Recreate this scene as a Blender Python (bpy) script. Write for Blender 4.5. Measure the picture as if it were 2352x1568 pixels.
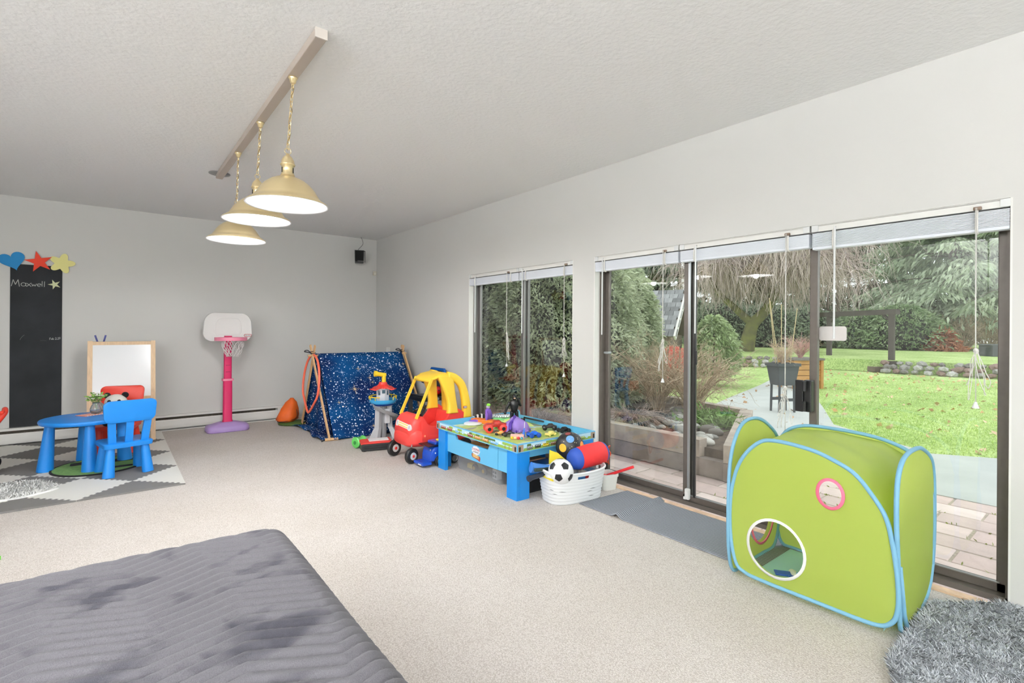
import bpy, bmesh, math, random
import numpy as np
from mathutils import Vector, Matrix, Euler
random.seed(7)
rng = np.random.default_rng(11)
PI = math.pi
for o in list(bpy.data.objects):
    bpy.data.objects.remove(o, do_unlink=True)
SC = bpy.context.scene
COL = SC.collection

# ---------------------------------------------------------------- camera
CAM_H = 1.27
F_PX, YAW, ROLL, SY = 1145.9153, 0.67521914, 0.00698132, -29.206
XW, YB, ZC, ZH = 3.2165, 7.416, 2.6353, 1.889      # window wall, back wall, ceiling, head of openings
_fw = Vector((math.sin(YAW), math.cos(YAW), 0))
_r = Vector((math.cos(YAW), -math.sin(YAW), 0))
_u = Vector((0, 0, 1))
_r2 = _r * math.cos(ROLL) + _u * math.sin(ROLL)
_u2 = _u * math.cos(ROLL) - _r * math.sin(ROLL)
cam_d = bpy.data.cameras.new('camera')
cam_d.sensor_width = 36.0
cam_d.lens = F_PX / 2352 * 36
cam_d.shift_y = SY / 2352
cam_d.clip_start = 0.05
cam_d.clip_end = 500
cam = bpy.data.objects.new('camera', cam_d)
COL.objects.link(cam)
cam.matrix_world = Matrix(((_r2.x, _u2.x, -_fw.x, 0), (_r2.y, _u2.y, -_fw.y, 0), (_r2.z, _u2.z, -_fw.z, CAM_H), (0, 0, 0, 1)))
SC.camera = cam

# ---------------------------------------------------------------- world (overcast day) and exposure
world = bpy.data.worlds.new('overcast_sky')
SC.world = world
world.use_nodes = True
bg = world.node_tree.nodes['Background']
bg.inputs['Color'].default_value = (0.92, 0.97, 1.0, 1)
bg.inputs['Strength'].default_value = 2.1
SC.view_settings.view_transform = 'Standard'
SC.view_settings.look = 'None'
SC.view_settings.gamma = 1.0
SC.view_settings.use_curve_mapping = False
SC.view_settings.exposure = 0.0
PENDANT_W = 34.0
ADDED_UPLIGHT_W = 215.0

# ---------------------------------------------------------------- helpers
def lin(c):
    return tuple(((v / 255) / 12.92 if v / 255 <= 0.04045 else ((v / 255 + 0.055) / 1.055) ** 2.4) for v in c)

_M = {}
def mat(name, col=(200, 200, 200), rough=0.5, metal=0.0, var=0.0, scale=8.0, bump=0.0, bscale=None, spec=0.5,
        col2=None, emit=0.0, coat=0.0, island=0.0, wood=False, trans=0.0, alpha=1.0, thin_sss=0.0):
    """procedural principled material: base colour with noise variation, noise bump"""
    if name in _M:
        return _M[name]
    m = bpy.data.materials.new(name); m.use_nodes = True
    nt = m.node_tree; N = nt.nodes; L = nt.links
    b = N['Principled BSDF']
    c = lin(col)
    b.inputs['Base Color'].default_value = (*c, 1)
    b.inputs['Roughness'].default_value = rough
    b.inputs['Metallic'].default_value = metal
    b.inputs['Specular IOR Level'].default_value = spec
    if coat: b.inputs['Coat Weight'].default_value = coat
    if trans: b.inputs['Transmission Weight'].default_value = trans
    if alpha < 1: b.inputs['Alpha'].default_value = alpha
    if emit:
        b.inputs['Emission Color'].default_value = (*c, 1); b.inputs['Emission Strength'].default_value = emit
    tc = N.new('ShaderNodeTexCoord')
    if var or col2 or wood:
        nz = N.new('ShaderNodeTexNoise'); nz.inputs['Scale'].default_value = scale; nz.inputs['Detail'].default_value = 4
        if wood:
            mp = N.new('ShaderNodeMapping'); mp.inputs['Scale'].default_value = (6, 6, 0.6)
            L.new(tc.outputs['Object'], mp.inputs['Vector']); L.new(mp.outputs['Vector'], nz.inputs['Vector'])
        else:
            L.new(tc.outputs['Object'], nz.inputs['Vector'])
        rp = N.new('ShaderNodeValToRGB')
        rp.color_ramp.elements[0].position = 0.32; rp.color_ramp.elements[1].position = 0.68
        c2 = lin(col2) if col2 else tuple(min(1, v * (1 + var)) for v in c)
        c1 = c if col2 else tuple(v * (1 - var) for v in c)
        rp.color_ramp.elements[0].color = (*c1, 1); rp.color_ramp.elements[1].color = (*c2, 1)
        L.new(nz.outputs['Fac'], rp.inputs['Fac'])
        out = rp.outputs['Color']
        if island:
            g = N.new('ShaderNodeNewGeometry'); hsv = N.new('ShaderNodeHueSaturation')
            mr = N.new('ShaderNodeMapRange'); mr.inputs['To Min'].default_value = 1 - island; mr.inputs['To Max'].default_value = 1 + island
            L.new(g.outputs['Random Per Island'], mr.inputs['Value']); L.new(mr.outputs['Result'], hsv.inputs['Value'])
            L.new(out, hsv.inputs['Color']); out = hsv.outputs['Color']
        L.new(out, b.inputs['Base Color'])
    if bump:
        n2 = N.new('ShaderNodeTexNoise'); n2.inputs['Scale'].default_value = bscale or scale * 6; n2.inputs['Detail'].default_value = 3
        L.new(tc.outputs['Object'], n2.inputs['Vector'])
        bp = N.new('ShaderNodeBump'); bp.inputs['Strength'].default_value = bump; bp.inputs['Distance'].default_value = 0.01
        L.new(n2.outputs['Fac'], bp.inputs['Height']); L.new(bp.outputs['Normal'], b.inputs['Normal'])
    if thin_sss:
        out = N['Material Output']; tl = N.new('ShaderNodeBsdfTranslucent'); ms = N.new('ShaderNodeMixShader'); ms.inputs[0].default_value = thin_sss
        src = b.inputs['Base Color'].links[0].from_socket if b.inputs['Base Color'].links else None
        if src: L.new(src, tl.inputs['Color'])
        else: tl.inputs['Color'].default_value = (*c, 1)
        L.new(b.outputs[0], ms.inputs[1]); L.new(tl.outputs[0], ms.inputs[2]); L.new(ms.outputs[0], out.inputs['Surface'])
    _M[name] = m
    return m

def empty(name, loc=(0, 0, 0), rz=0.0, parent=None):
    o = bpy.data.objects.new(name, None); COL.objects.link(o)
    o.empty_display_size = 0.05
    o.location = loc; o.rotation_euler = (0, 0, rz); o.parent = parent
    return o
def tag(o, label, cat, group=None, kind=None):
    if label: o['label'] = label
    if cat: o['category'] = cat
    if group: o['group'] = group
    if kind: o['kind'] = kind
    return o
def thing(name, label, cat, loc=(0, 0, 0), rz=0.0, group=None):
    return tag(empty(name, loc, rz), label, cat, group)
def addmesh(name, me, m, parent=None, loc=(0, 0, 0), rot=(0, 0, 0)):
    o = bpy.data.objects.new(name, me); COL.objects.link(o)
    if m is not None and not me.materials: me.materials.append(m)
    o.parent = parent; o.location = loc; o.rotation_euler = rot
    return o
def dup(root, loc=None, rz=None, label=None, parent=None):
    r = root.copy(); COL.objects.link(r); r.parent = parent
    if loc is not None: r.location = loc
    if rz is not None: r.rotation_euler = (0, 0, rz)
    if label: r['label'] = label
    for ch in list(root.children): dup(ch, parent=r)
    return r

class MB:
    """collects shapes, then links them as ONE mesh object"""
    def __init__(s): s.bm = bmesh.new()
    def _tf(s, vs, M):
        for v in vs: v.co = M @ v.co
        return vs
    def verts_faces(s, V, Fc):
        vs = [s.bm.verts.new(v) for v in V]
        for f in Fc:
            try: s.bm.faces.new([vs[i] for i in f])
            except ValueError: pass
        return vs
    def box(s, c, d, rot=(0, 0, 0), bev=0.0, seg=2):
        r = bmesh.ops.create_cube(s.bm, size=1.0); vs = r['verts']
        M = Matrix.Translation(c) @ Euler(rot).to_matrix().to_4x4() @ Matrix.Diagonal((d[0], d[1], d[2], 1))
        s._tf(vs, M)
        if bev:
            es = list({e for v in vs for e in v.link_edges})
            bmesh.ops.bevel(s.bm, geom=es, offset=bev, segments=seg, affect='EDGES', profile=0.5)
        return s
    def cyl(s, p0, p1, r0, r1=None, n=16, caps=True):
        r1 = r0 if r1 is None else r1
        p0, p1 = Vector(p0), Vector(p1); ax = p1 - p0
        if ax.length < 1e-6: return s
        q = ax.to_track_quat('Z', 'Y').to_matrix()
        a = [s.bm.verts.new(p0 + q @ Vector((r0 * math.cos(2 * PI * i / n), r0 * math.sin(2 * PI * i / n), 0))) for i in range(n)]
        b = [s.bm.verts.new(p1 + q @ Vector((r1 * math.cos(2 * PI * i / n), r1 * math.sin(2 * PI * i / n), 0))) for i in range(n)]
        for i in range(n): s.bm.faces.new((a[i], a[(i + 1) % n], b[(i + 1) % n], b[i]))
        if caps: s.bm.faces.new(a[::-1]); s.bm.faces.new(b)
        return s
    def bar(s, p0, p1, w, h, up=(0, 0, 1)):
        p0, p1 = Vector(p0), Vector(p1); d = (p1 - p0).normalized(); upv = Vector(up)
        x = d.cross(upv)
        if x.length < 1e-4: x = d.cross(Vector((0, 1, 0)))
        x.normalize(); y = x.cross(d).normalized()
        V = []
        for p in (p0, p1):
            for sx, sy in ((-1, -1), (1, -1), (1, 1), (-1, 1)): V.append(p + x * (sx * w / 2) + y * (sy * h / 2))
        s.verts_faces(V, [(3, 2, 1, 0), (4, 5, 6, 7), (0, 1, 5, 4), (1, 2, 6, 5), (2, 3, 7, 6), (3, 0, 4, 7)])
        return s
    def sph(s, c, r, sc=(1, 1, 1), u=16, v=10, rot=(0, 0, 0)):
        q = bmesh.ops.create_uvsphere(s.bm, u_segments=u, v_segments=v, radius=1.0)
        s._tf(q['verts'], Matrix.Translation(c) @ Euler(rot).to_matrix().to_4x4() @ Matrix.Diagonal((r * sc[0], r * sc[1], r * sc[2], 1)))
        return s
    def ico(s, c, r, sc=(1, 1, 1), sub=2, jit=0.0):
        q = bmesh.ops.create_icosphere(s.bm, subdivisions=sub, radius=1.0)
        for v in q['verts']:
            k = 1 + random.uniform(-jit, jit)
            v.co = Vector((c[0] + v.co.x * r * sc[0] * k, c[1] + v.co.y * r * sc[1] * k, c[2] + v.co.z * r * sc[2] * k))
        return s
    def lathe(s, prof, c=(0, 0, 0), n=32, M=None, closed=False):
        rings = []
        for (r, z) in prof:
            if r < 1e-6: rings.append([s.bm.verts.new((0, 0, z))])
            else: rings.append([s.bm.verts.new((r * math.cos(2 * PI * i / n), r * math.sin(2 * PI * i / n), z)) for i in range(n)])
        rr = rings + ([rings[0]] if closed else [])
        for a, b in zip(rr, rr[1:]):
            for i in range(n):
                j = (i + 1) % n
                f = [a[i % len(a)], a[j % len(a)], b[j % len(b)], b[i % len(b)]]
                g = []
                for v in f:
                    if v not in g: g.append(v)
                if len(g) >= 3:
                    try: s.bm.faces.new(g)
                    except ValueError: pass
        T = Matrix.Translation(c) @ (M.to_4x4() if M else Matrix.Identity(4))
        s._tf([v for R_ in rings for v in R_], T)
        return s
    def tube(s, path, r, n=8, closed=False, caps=True):
        P = [Vector(p) for p in path]; k = len(P); rings = []
        rad = r if isinstance(r, (list, tuple)) else [r] * k
        nv = None
        for i in range(k):
            a = P[i - 1] if (i > 0 or closed) else P[i]; b = P[(i + 1) % k] if (i < k - 1 or closed) else P[i]
            t = (b - a)
            if t.length < 1e-9: t = Vector((0, 0, 1))
            t.normalize()
            if nv is None:
                nv = t.orthogonal().normalized()
            else:
                nv = (nv - t * nv.dot(t))
                nv = nv.normalized() if nv.length > 1e-6 else t.orthogonal().normalized()
            bn = t.cross(nv)
            rings.append([s.bm.verts.new(P[i] + (nv * math.cos(2 * PI * j / n) + bn * math.sin(2 * PI * j / n)) * rad[i]) for j in range(n)])
        m = k if closed else k - 1
        for i in range(m):
            a, b = rings[i], rings[(i + 1) % k]
            for j in range(n): s.bm.faces.new((a[j], a[(j + 1) % n], b[(j + 1) % n], b[j]))
        if caps and not closed:
            s.bm.faces.new(rings[0][::-1]); s.bm.faces.new(rings[-1])
        return s
    def prism(s, poly, z0, z1, M=None):
        """extruded polygon: poly in xy, from z0 to z1, optional 4x4 transform"""
        T = M if M is not None else Matrix.Identity(4)
        a = [s.bm.verts.new(T @ Vector((p[0], p[1], z0))) for p in poly]
        b = [s.bm.verts.new(T @ Vector((p[0], p[1], z1))) for p in poly]
        n = len(poly)
        fs = [s.bm.faces.new(a[::-1]), s.bm.faces.new(b)]
        for i in range(n): s.bm.faces.new((a[i], a[(i + 1) % n], b[(i + 1) % n], b[i]))
        for f in fs: f.normal_update()
        if n > 4: bmesh.ops.triangulate(s.bm, faces=fs)
        return s
    def loft(s, loops, caps=True, closed=True):
        R_ = [[s.bm.verts.new(p) for p in lp] for lp in loops]
        n = len(R_[0])
        for a, b in zip(R_, R_[1:]):
            for i in range(n if closed else n - 1): s.bm.faces.new((a[i], a[(i + 1) % n], b[(i + 1) % n], b[i]))
        if caps:
            fs = [s.bm.faces.new(R_[0][::-1]), s.bm.faces.new(R_[-1])]
        return s
    def grid(s, f, nu, nv):
        V = [[s.bm.verts.new(f(i / nu, j / nv)) for j in range(nv + 1)] for i in range(nu + 1)]
        for i in range(nu):
            for j in range(nv): s.bm.faces.new((V[i][j], V[i + 1][j], V[i + 1][j + 1], V[i][j + 1]))
        return s
    def build(s, name, m, parent=None, smooth=False, loc=(0, 0, 0), rot=(0, 0, 0), angle=None, fix=True):
        if fix: bmesh.ops.recalc_face_normals(s.bm, faces=s.bm.faces[:])
        me = bpy.data.meshes.new(name); s.bm.to_mesh(me); s.bm.free()
        if smooth or angle:
            for p in me.polygons: p.use_smooth = True
            if angle and hasattr(me, 'set_sharp_from_angle'): me.set_sharp_from_angle(angle=angle)
        return addmesh(name, me, m, parent, loc, rot)

def rrect(w, h, r, n=5, cx=0, cy=0):
    out = []
    for (sx, sy, a0) in ((1, 1, 0), (-1, 1, 90), (-1, -1, 180), (1, -1, 270)):
        for i in range(n + 1):
            a = math.radians(a0 + 90 * i / n)
            out.append((cx + sx * (w / 2 - r) + r * math.cos(a), cy + sy * (h / 2 - r) + r * math.sin(a)))
    return out
def ell(a, b, n=32, cx=0, cy=0): return [(cx + a * math.cos(2 * PI * i / n), cy + b * math.sin(2 * PI * i / n)) for i in range(n)]
def smooth_path(pts, k=6, closed=False):
    P = [Vector(p) for p in pts]; n = len(P); out = []
    m = n if closed else n - 1
    for i in range(m):
        g = lambda j: P[j % n] if closed else P[max(0, min(n - 1, j))]
        a, b, c, d = g(i - 1), g(i), g(i + 1), g(i + 2)
        for t in range(k):
            u = t / k
            out.append(0.5 * ((2 * b) + (c - a) * u + (2 * a - 5 * b + 4 * c - d) * u * u + (3 * b - a - 3 * c + d) * u ** 3))
    if not closed: out.append(P[-1])
    return out
def text(name, s, size, m, parent, M, depth=0.0008, align='CENTER', squash=1.0):
    cu = bpy.data.curves.new(name, 'FONT'); cu.body = s; cu.size = size; cu.align_x = align; cu.align_y = 'CENTER'; cu.extrude = depth
    o = bpy.data.objects.new(name, cu); COL.objects.link(o)
    dg = bpy.context.evaluated_depsgraph_get(); dg.update()
    me = bpy.data.meshes.new_from_object(o.evaluated_get(dg)); bpy.data.objects.remove(o)
    me.name = name
    for v in me.vertices: v.co = M @ Vector((v.co.x * squash, v.co.y, v.co.z))
    me.materials.clear()
    return addmesh(name, me, m, parent)
# frames for text and flat art: X axis of the art, Y axis of the art, origin
def frame(o, x, y):
    x = Vector(x).normalized(); y = Vector(y).normalized(); z = x.cross(y)
    return Matrix(((x.x, y.x, z.x, o[0]), (x.y, y.y, z.y, o[1]), (x.z, y.z, z.z, o[2]), (0, 0, 0, 1)))

def ray(px, py):
    return _fw + _r2 * ((px - 1176) / F_PX) - _u2 * ((py - 784 - SY) / F_PX)
def on_z(px, py, z=0.0):
    d = ray(px, py); k = (z - CAM_H) / d.z; return Vector((0, 0, CAM_H)) + d * k
def on_x(px, py, X=XW):
    d = ray(px, py); return Vector((0, 0, CAM_H)) + d * (X / d.x)
def on_y(px, py, Y=YB):
    d = ray(px, py); return Vector((0, 0, CAM_H)) + d * (Y / d.y)

def quads(name, V, m, parent=None, smooth=False, nper=4):
    """V: (k,nper,3) array of separate polygons -> one mesh"""
    V = np.asarray(V, dtype=np.float32); k = V.shape[0]
    me = bpy.data.meshes.new(name)
    me.vertices.add(k * nper); me.vertices.foreach_set('co', V.reshape(-1))
    me.loops.add(k * nper); me.loops.foreach_set('vertex_index', np.arange(k * nper, dtype=np.int32))
    me.polygons.add(k); me.polygons.foreach_set('loop_start', np.arange(0, k * nper, nper, dtype=np.int32))
    me.update(calc_edges=True)
    return addmesh(name, me, m, parent)
def leaves(P, D, length, width, droop=0.0):
    """leaf quads (base, side, tip, side) at points P in directions D, folded slightly"""
    P = np.asarray(P); D = np.asarray(D); n = len(P)
    D = D / np.linalg.norm(D, axis=1, keepdims=True)
    R_ = rng.normal(size=(n, 3)); S = np.cross(D, R_); S /= np.linalg.norm(S, axis=1, keepdims=True)
    Nn = np.cross(S, D)
    l = (length * rng.uniform(0.6, 1.25, (n, 1))); w = (width * rng.uniform(0.7, 1.2, (n, 1)))
    mid = P + D * l * 0.5 + Nn * w * 0.18
    tip = P + D * l; tip[:, 2] -= (droop * l[:, 0])
    return np.stack([P, mid + S * w * 0.5, tip, mid - S * w * 0.5], axis=1)
# ================================================================ materials of the setting
def carpet_mat():
    m = bpy.data.materials.new('berber_carpet'); m.use_nodes = True; N = m.node_tree.nodes; L = m.node_tree.links; b = N['Principled BSDF']
    tc = N.new('ShaderNodeTexCoord'); mp = N.new('ShaderNodeMapping'); mp.inputs['Scale'].default_value = (1, 1, 1)
    mp.inputs['Rotation'].default_value = (0, 0, math.radians(8))
    L.new(tc.outputs['Object'], mp.inputs['Vector'])
    vo = N.new('ShaderNodeTexVoronoi'); vo.inputs['Scale'].default_value = 150; vo.inputs['Randomness'].default_value = 0.75
    L.new(mp.outputs['Vector'], vo.inputs['Vector'])
    nz = N.new('ShaderNodeTexNoise'); nz.inputs['Scale'].default_value = 230; nz.inputs['Detail'].default_value = 2; L.new(mp.outputs['Vector'], nz.inputs['Vector'])
    n3 = N.new('ShaderNodeTexNoise'); n3.inputs['Scale'].default_value = 1.4; n3.inputs['Detail'].default_value = 3; L.new(mp.outputs['Vector'], n3.inputs['Vector'])
    rp = N.new('ShaderNodeValToRGB'); e = rp.color_ramp.elements
    e[0].position = 0.0; e[0].color = (*lin((233, 228, 224)), 1); e[1].position = 0.8; e[1].color = (*lin((194, 187, 181)), 1)
    L.new(vo.outputs['Distance'], rp.inputs['Fac'])
    r2 = N.new('ShaderNodeValToRGB'); e = r2.color_ramp.elements
    e[0].position = 0.36; e[0].color = (0.66, 0.61, 0.55, 1); e[1].position = 0.5; e[1].color = (1, 1, 1, 1); L.new(nz.outputs['Fac'], r2.inputs['Fac'])
    mx = N.new('ShaderNodeMix'); mx.data_type = 'RGBA'; mx.blend_type = 'MULTIPLY'; mx.inputs[0].default_value = 0.55
    L.new(rp.outputs['Color'], mx.inputs[6]); L.new(r2.outputs['Color'], mx.inputs[7])
    r3 = N.new('ShaderNodeValToRGB'); e = r3.color_ramp.elements; e[0].position = 0.35; e[0].color = (0.93, 0.92, 0.90, 1); e[1].position = 0.65; e[1].color = (1, 1, 1, 1); L.new(n3.outputs['Fac'], r3.inputs['Fac'])
    m2 = N.new('ShaderNodeMix'); m2.data_type = 'RGBA'; m2.blend_type = 'MULTIPLY'; m2.inputs[0].default_value = 1
    L.new(mx.outputs[2], m2.inputs[6]); L.new(r3.outputs['Color'], m2.inputs[7]); L.new(m2.outputs[2], b.inputs['Base Color'])
    b.inputs['Roughness'].default_value = 0.95; b.inputs['Specular IOR Level'].default_value = 0.1
    bp = N.new('ShaderNodeBump'); bp.inputs['Strength'].default_value = 0.6; bp.inputs['Distance'].default_value = 0.004; bp.invert = True
    L.new(vo.outputs['Distance'], bp.inputs['Height']); L.new(bp.outputs['Normal'], b.inputs['Normal'])
    return m
def glass_mat():
    """window glass: clear, with the Fresnel reflection of both its faces"""
    m = bpy.data.materials.new('window_glass'); m.use_nodes = True; N = m.node_tree.nodes; L = m.node_tree.links
    N.remove(N['Principled BSDF']); out = N['Material Output']
    g = N.new('ShaderNodeNewGeometry'); dt = N.new('ShaderNodeVectorMath'); dt.operation = 'DOT_PRODUCT'
    L.new(g.outputs['Incoming'], dt.inputs[0]); L.new(g.outputs['Normal'], dt.inputs[1])
    ab = N.new('ShaderNodeMath'); ab.operation = 'ABSOLUTE'; L.new(dt.outputs['Value'], ab.inputs[0])
    om = N.new('ShaderNodeMath'); om.operation = 'SUBTRACT'; om.inputs[0].default_value = 1; L.new(ab.outputs[0], om.inputs[1])
    pw = N.new('ShaderNodeMath'); pw.operation = 'POWER'; pw.inputs[1].default_value = 4.5; L.new(om.outputs[0], pw.inputs[0])
    ma = N.new('ShaderNodeMath'); ma.operation = 'MULTIPLY_ADD'; ma.inputs[1].default_value = 0.94; ma.inputs[2].default_value = 0.05; L.new(pw.outputs[0], ma.inputs[0])
    tr = N.new('ShaderNodeBsdfTransparent'); tr.inputs['Color'].default_value = (0.96, 0.98, 0.97, 1)
    gl = N.new('ShaderNodeBsdfGlossy'); gl.inputs['Roughness'].default_value = 0.004; gl.inputs['Color'].default_value = (1, 1, 1, 1)
    ms = N.new('ShaderNodeMixShader'); L.new(ma.outputs[0], ms.inputs[0]); L.new(tr.outputs[0], ms.inputs[1]); L.new(gl.outputs[0], ms.inputs[2])
    L.new(ms.outputs[0], out.inputs['Surface'])
    return m
GLASS = glass_mat()
WALL = mat('wall_paint', (214, 213, 210), 0.85, var=0.012, scale=1.2, bump=0.05, bscale=180, spec=0.2)
CEIL = mat('ceiling_texture', (242, 242, 242), 0.9, bump=0.35, bscale=42, spec=0.1)
WHITE = mat('white_paint', (232, 231, 227), 0.45)
BRONZE = mat('bronze_aluminium', (98, 91, 85), 0.4, metal=0.25, var=0.06, scale=30)
ALU = mat('grey_aluminium', (160, 163, 165), 0.35, metal=0.7)
BLK = mat('black_plastic', (22, 22, 23), 0.35)
WHITEPL = mat('white_plastic', (233, 234, 234), 0.35)
def struct(name, mb, m, parent=None, **k):
    o = mb.build(name, m, parent, **k); o['kind'] = 'structure'; return o

# ================================================================ room shell
RX0, RY0 = -3.4, -6.2
T = 0.16
struct('floor', MB().box(((RX0 + XW) / 2, (RY0 + YB) / 2, -0.05), (XW - RX0, YB - RY0, 0.1)), carpet_mat())
struct('ceiling', MB().box(((RX0 + XW) / 2 + T / 2, (RY0 + YB) / 2, ZC + 0.06), (XW - RX0 + T + 1.1, YB - RY0 + 2 * T, 0.12)), CEIL)
struct('wall_back', MB().box(((RX0 + XW) / 2, YB + T / 2, ZC / 2), (XW - RX0 + 2 * T, T, ZC)), WALL)
struct('wall_left', MB().box((RX0 - T / 2, (RY0 + YB) / 2, ZC / 2), (T, YB - RY0, ZC)), WALL)
wf = MB()      # wall behind the photographer, with a wide window added for daylight
wf.box(((RX0 + XW) / 2, RY0 - T / 2, 0.3), (XW - RX0 + 2 * T, T, 0.6)); wf.box(((RX0 + XW) / 2, RY0 - T / 2, (2.15 + ZC) / 2), (XW - RX0 + 2 * T, T, ZC - 2.15))
wf.box((RX0 + 0.2, RY0 - T / 2, 1.375), (0.8, T, 1.55)); wf.box((XW - 0.2, RY0 - T / 2, 1.375), (0.8, T, 1.55))
struct('wall_front', wf, WALL)
# window wall: openings along y
O1, O2, O3 = (3.145, 4.822), (0.352, 2.897), (-4.0, -1.5)  # the last opening is added behind the camera to let skylight in
wr = MB()
def wseg(y0, y1, z0, z1): wr.box((XW + T / 2, (y0 + y1) / 2, (z0 + z1) / 2), (T, y1 - y0, z1 - z0))
wseg(O1[1], YB, 0, ZC); wseg(O2[1], O1[0], 0, ZH); wseg(O3[1], O2[0], 0, ZH); wseg(RY0, O3[0], 0, ZH); wseg(RY0, O1[1], ZH, ZC)
struct('wall_right', wr, WALL)
# white painted reveals of the two openings in view
n_t = 0
for (a, b) in (O1, O2):
    for y, s in ((a, 1), (b, -1)):
        n_t += 1
        struct('trim_%d' % n_t, MB().box((XW + 0.05, y + s * 0.004, ZH / 2), (0.10, 0.008, ZH)), WHITE)
# wooden tack strip along the door sill
struct('trim_9', MB().box((XW - 0.03, (O2[0] + O2[1]) / 2, 0.004), (0.05, O2[1] - O2[0], 0.012)), mat('raw_wood', (222, 190, 160), 0.7, var=0.15, scale=20))

def y_at(px, X): return on_x(px, 700, X).y
# ================================================================ sliding glass doors and windows
FX = XW + 0.115     # middle plane of the frames
def frame_set(name, a, b, verts, panes, top, dark):
    """outer frame of an opening with mullions, each pane its own object"""
    mb = MB(); w = 0.10
    mb.box((FX, a + 0.012, top / 2), (w, 0.024, top)); mb.box((FX, b - 0.012, top / 2), (w, 0.024, top))
    mb.box((FX, (a + b) / 2, top - 0.02), (w, b - a, 0.04)); mb.box((FX, (a + b) / 2, 0.006), (w, b - a, 0.03))
    root = struct(name, mb, dark)
    for (p0, p1, dx, h0) in panes:
        pm = MB(); st = 0.042; X = FX + dx
        for yy in (p0 + st / 2, p1 - st / 2): pm.box((X, yy, (h0 + top - 0.03) / 2), (0.032, st, top - 0.03 - h0), bev=0.003, seg=1)
        pm.box((X, (p0 + p1) / 2, h0 + 0.022), (0.032, p1 - p0, 0.044), bev=0.003, seg=1); pm.box((X, (p0 + p1) / 2, top - 0.055), (0.032, p1 - p0, 0.05))
        pm.build('sash', dark, root)
        MB().box((X, (p0 + p1) / 2, (h0 + top) / 2 - 0.01), (0.005, p1 - p0 - 2 * st + 0.01, top - h0 - 0.10)).build('pane', GLASS, root)
        MB().box((X - 0.02, (p0 + p1) / 2, h0 + 0.046), (0.006, p1 - p0 - 0.06, 0.006)).build('glazing_bead', ALU, root)
    return root
d1 = frame_set('door_1', O2[0], O2[1], None, [(2.02, 2.875, 0.022, 0.02), (1.19, 2.085, -0.020, 0.02), (0.372, 1.245, 0.022, 0.02)], ZH - 0.02, BRONZE)
w1 = frame_set('window_1', O1[0], O1[1], None, [(3.905, 4.80, 0.022, 0.02), (3.165, 3.965, -0.020, 0.02)], ZH - 0.02, mat('grey_bronze_aluminium', (120, 118, 116), 0.35, metal=0.6))
w2 = frame_set('added_window_2', O3[0], O3[1], None, [(-4.0, -2.75, 0.022, 0.02), (-2.75, -1.5, -0.02, 0.02)], ZH - 0.02, BRONZE)  # unseen window added behind the camera for extra daylight
w3 = MB()  # added rear window, out of view, lets more sky light in
for xx in (RX0 + 0.6, -0.1, XW - 0.6): w3.box((xx, RY0 - T / 2, 1.375), (0.05, 0.06, 1.55))
for zz in (0.62, 2.13): w3.box(((RX0 + XW) / 2, RY0 - T / 2, zz), (5.4, 0.06, 0.05))
w3 = struct('added_window_3', w3, WHITE)
MB().box(((RX0 + XW) / 2, RY0 - T / 2, 1.375), (5.4, 0.005, 1.5)).build('pane', GLASS, w3)
# interlock strip, pulls, latch on the sliding door
MB().box((FX - 0.042, 2.035, 0.92), (0.012, 0.014, 1.72)).build('interlock_strip', ALU, d1)
MB().box((FX - 0.045, 1.985, 0.92), (0.012, 0.012, 1.72)).build('interlock_strip', BLK, d1)
h = MB(); h.box((FX - 0.065, 1.222, 0.88), (0.055, 0.045, 0.19), bev=0.006); h.box((FX - 0.10, 1.262, 0.88), (0.012, 0.045, 0.19), bev=0.004)
for z in (0.82, 0.94): h.cyl((FX - 0.11, 1.232, z - 0.03), (FX - 0.11, 1.232, z + 0.03), 0.011)
h.build('door_handle', BLK, d1)
h = MB(); h.box((FX - 0.052, 1.975, 1.07), (0.012, 0.018, 0.10), bev=0.004); h.build('finger_pull', BLK, d1)
h = MB(); h.box((FX - 0.052, 2.035, 0.075), (0.03, 0.035, 0.08), bev=0.008); h.cyl((FX - 0.07, 2.035, 0.085), (FX - 0.06, 2.035, 0.085), 0.013); h.box((FX - 0.06, 2.05, 0.045), (0.02, 0.02, 0.02), bev=0.004)
h.build('foot_lock', WHITEPL, d1)
h = MB(); h.prism(rrect(0.145, 0.085, 0.014), -0.001, 0.001, frame((FX + 0.016, 1.125, 1.255), (0, -1, 0), (0, 0, 1))); h.build('sticker', mat('pale_sticker', (214, 208, 206), 0.6), d1)
for z in (1.07,):
    MB().box((FX - 0.0, 2.84, z), (0.05, 0.05, 0.02), bev=0.005).build('catch', ALU, d1)

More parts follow.
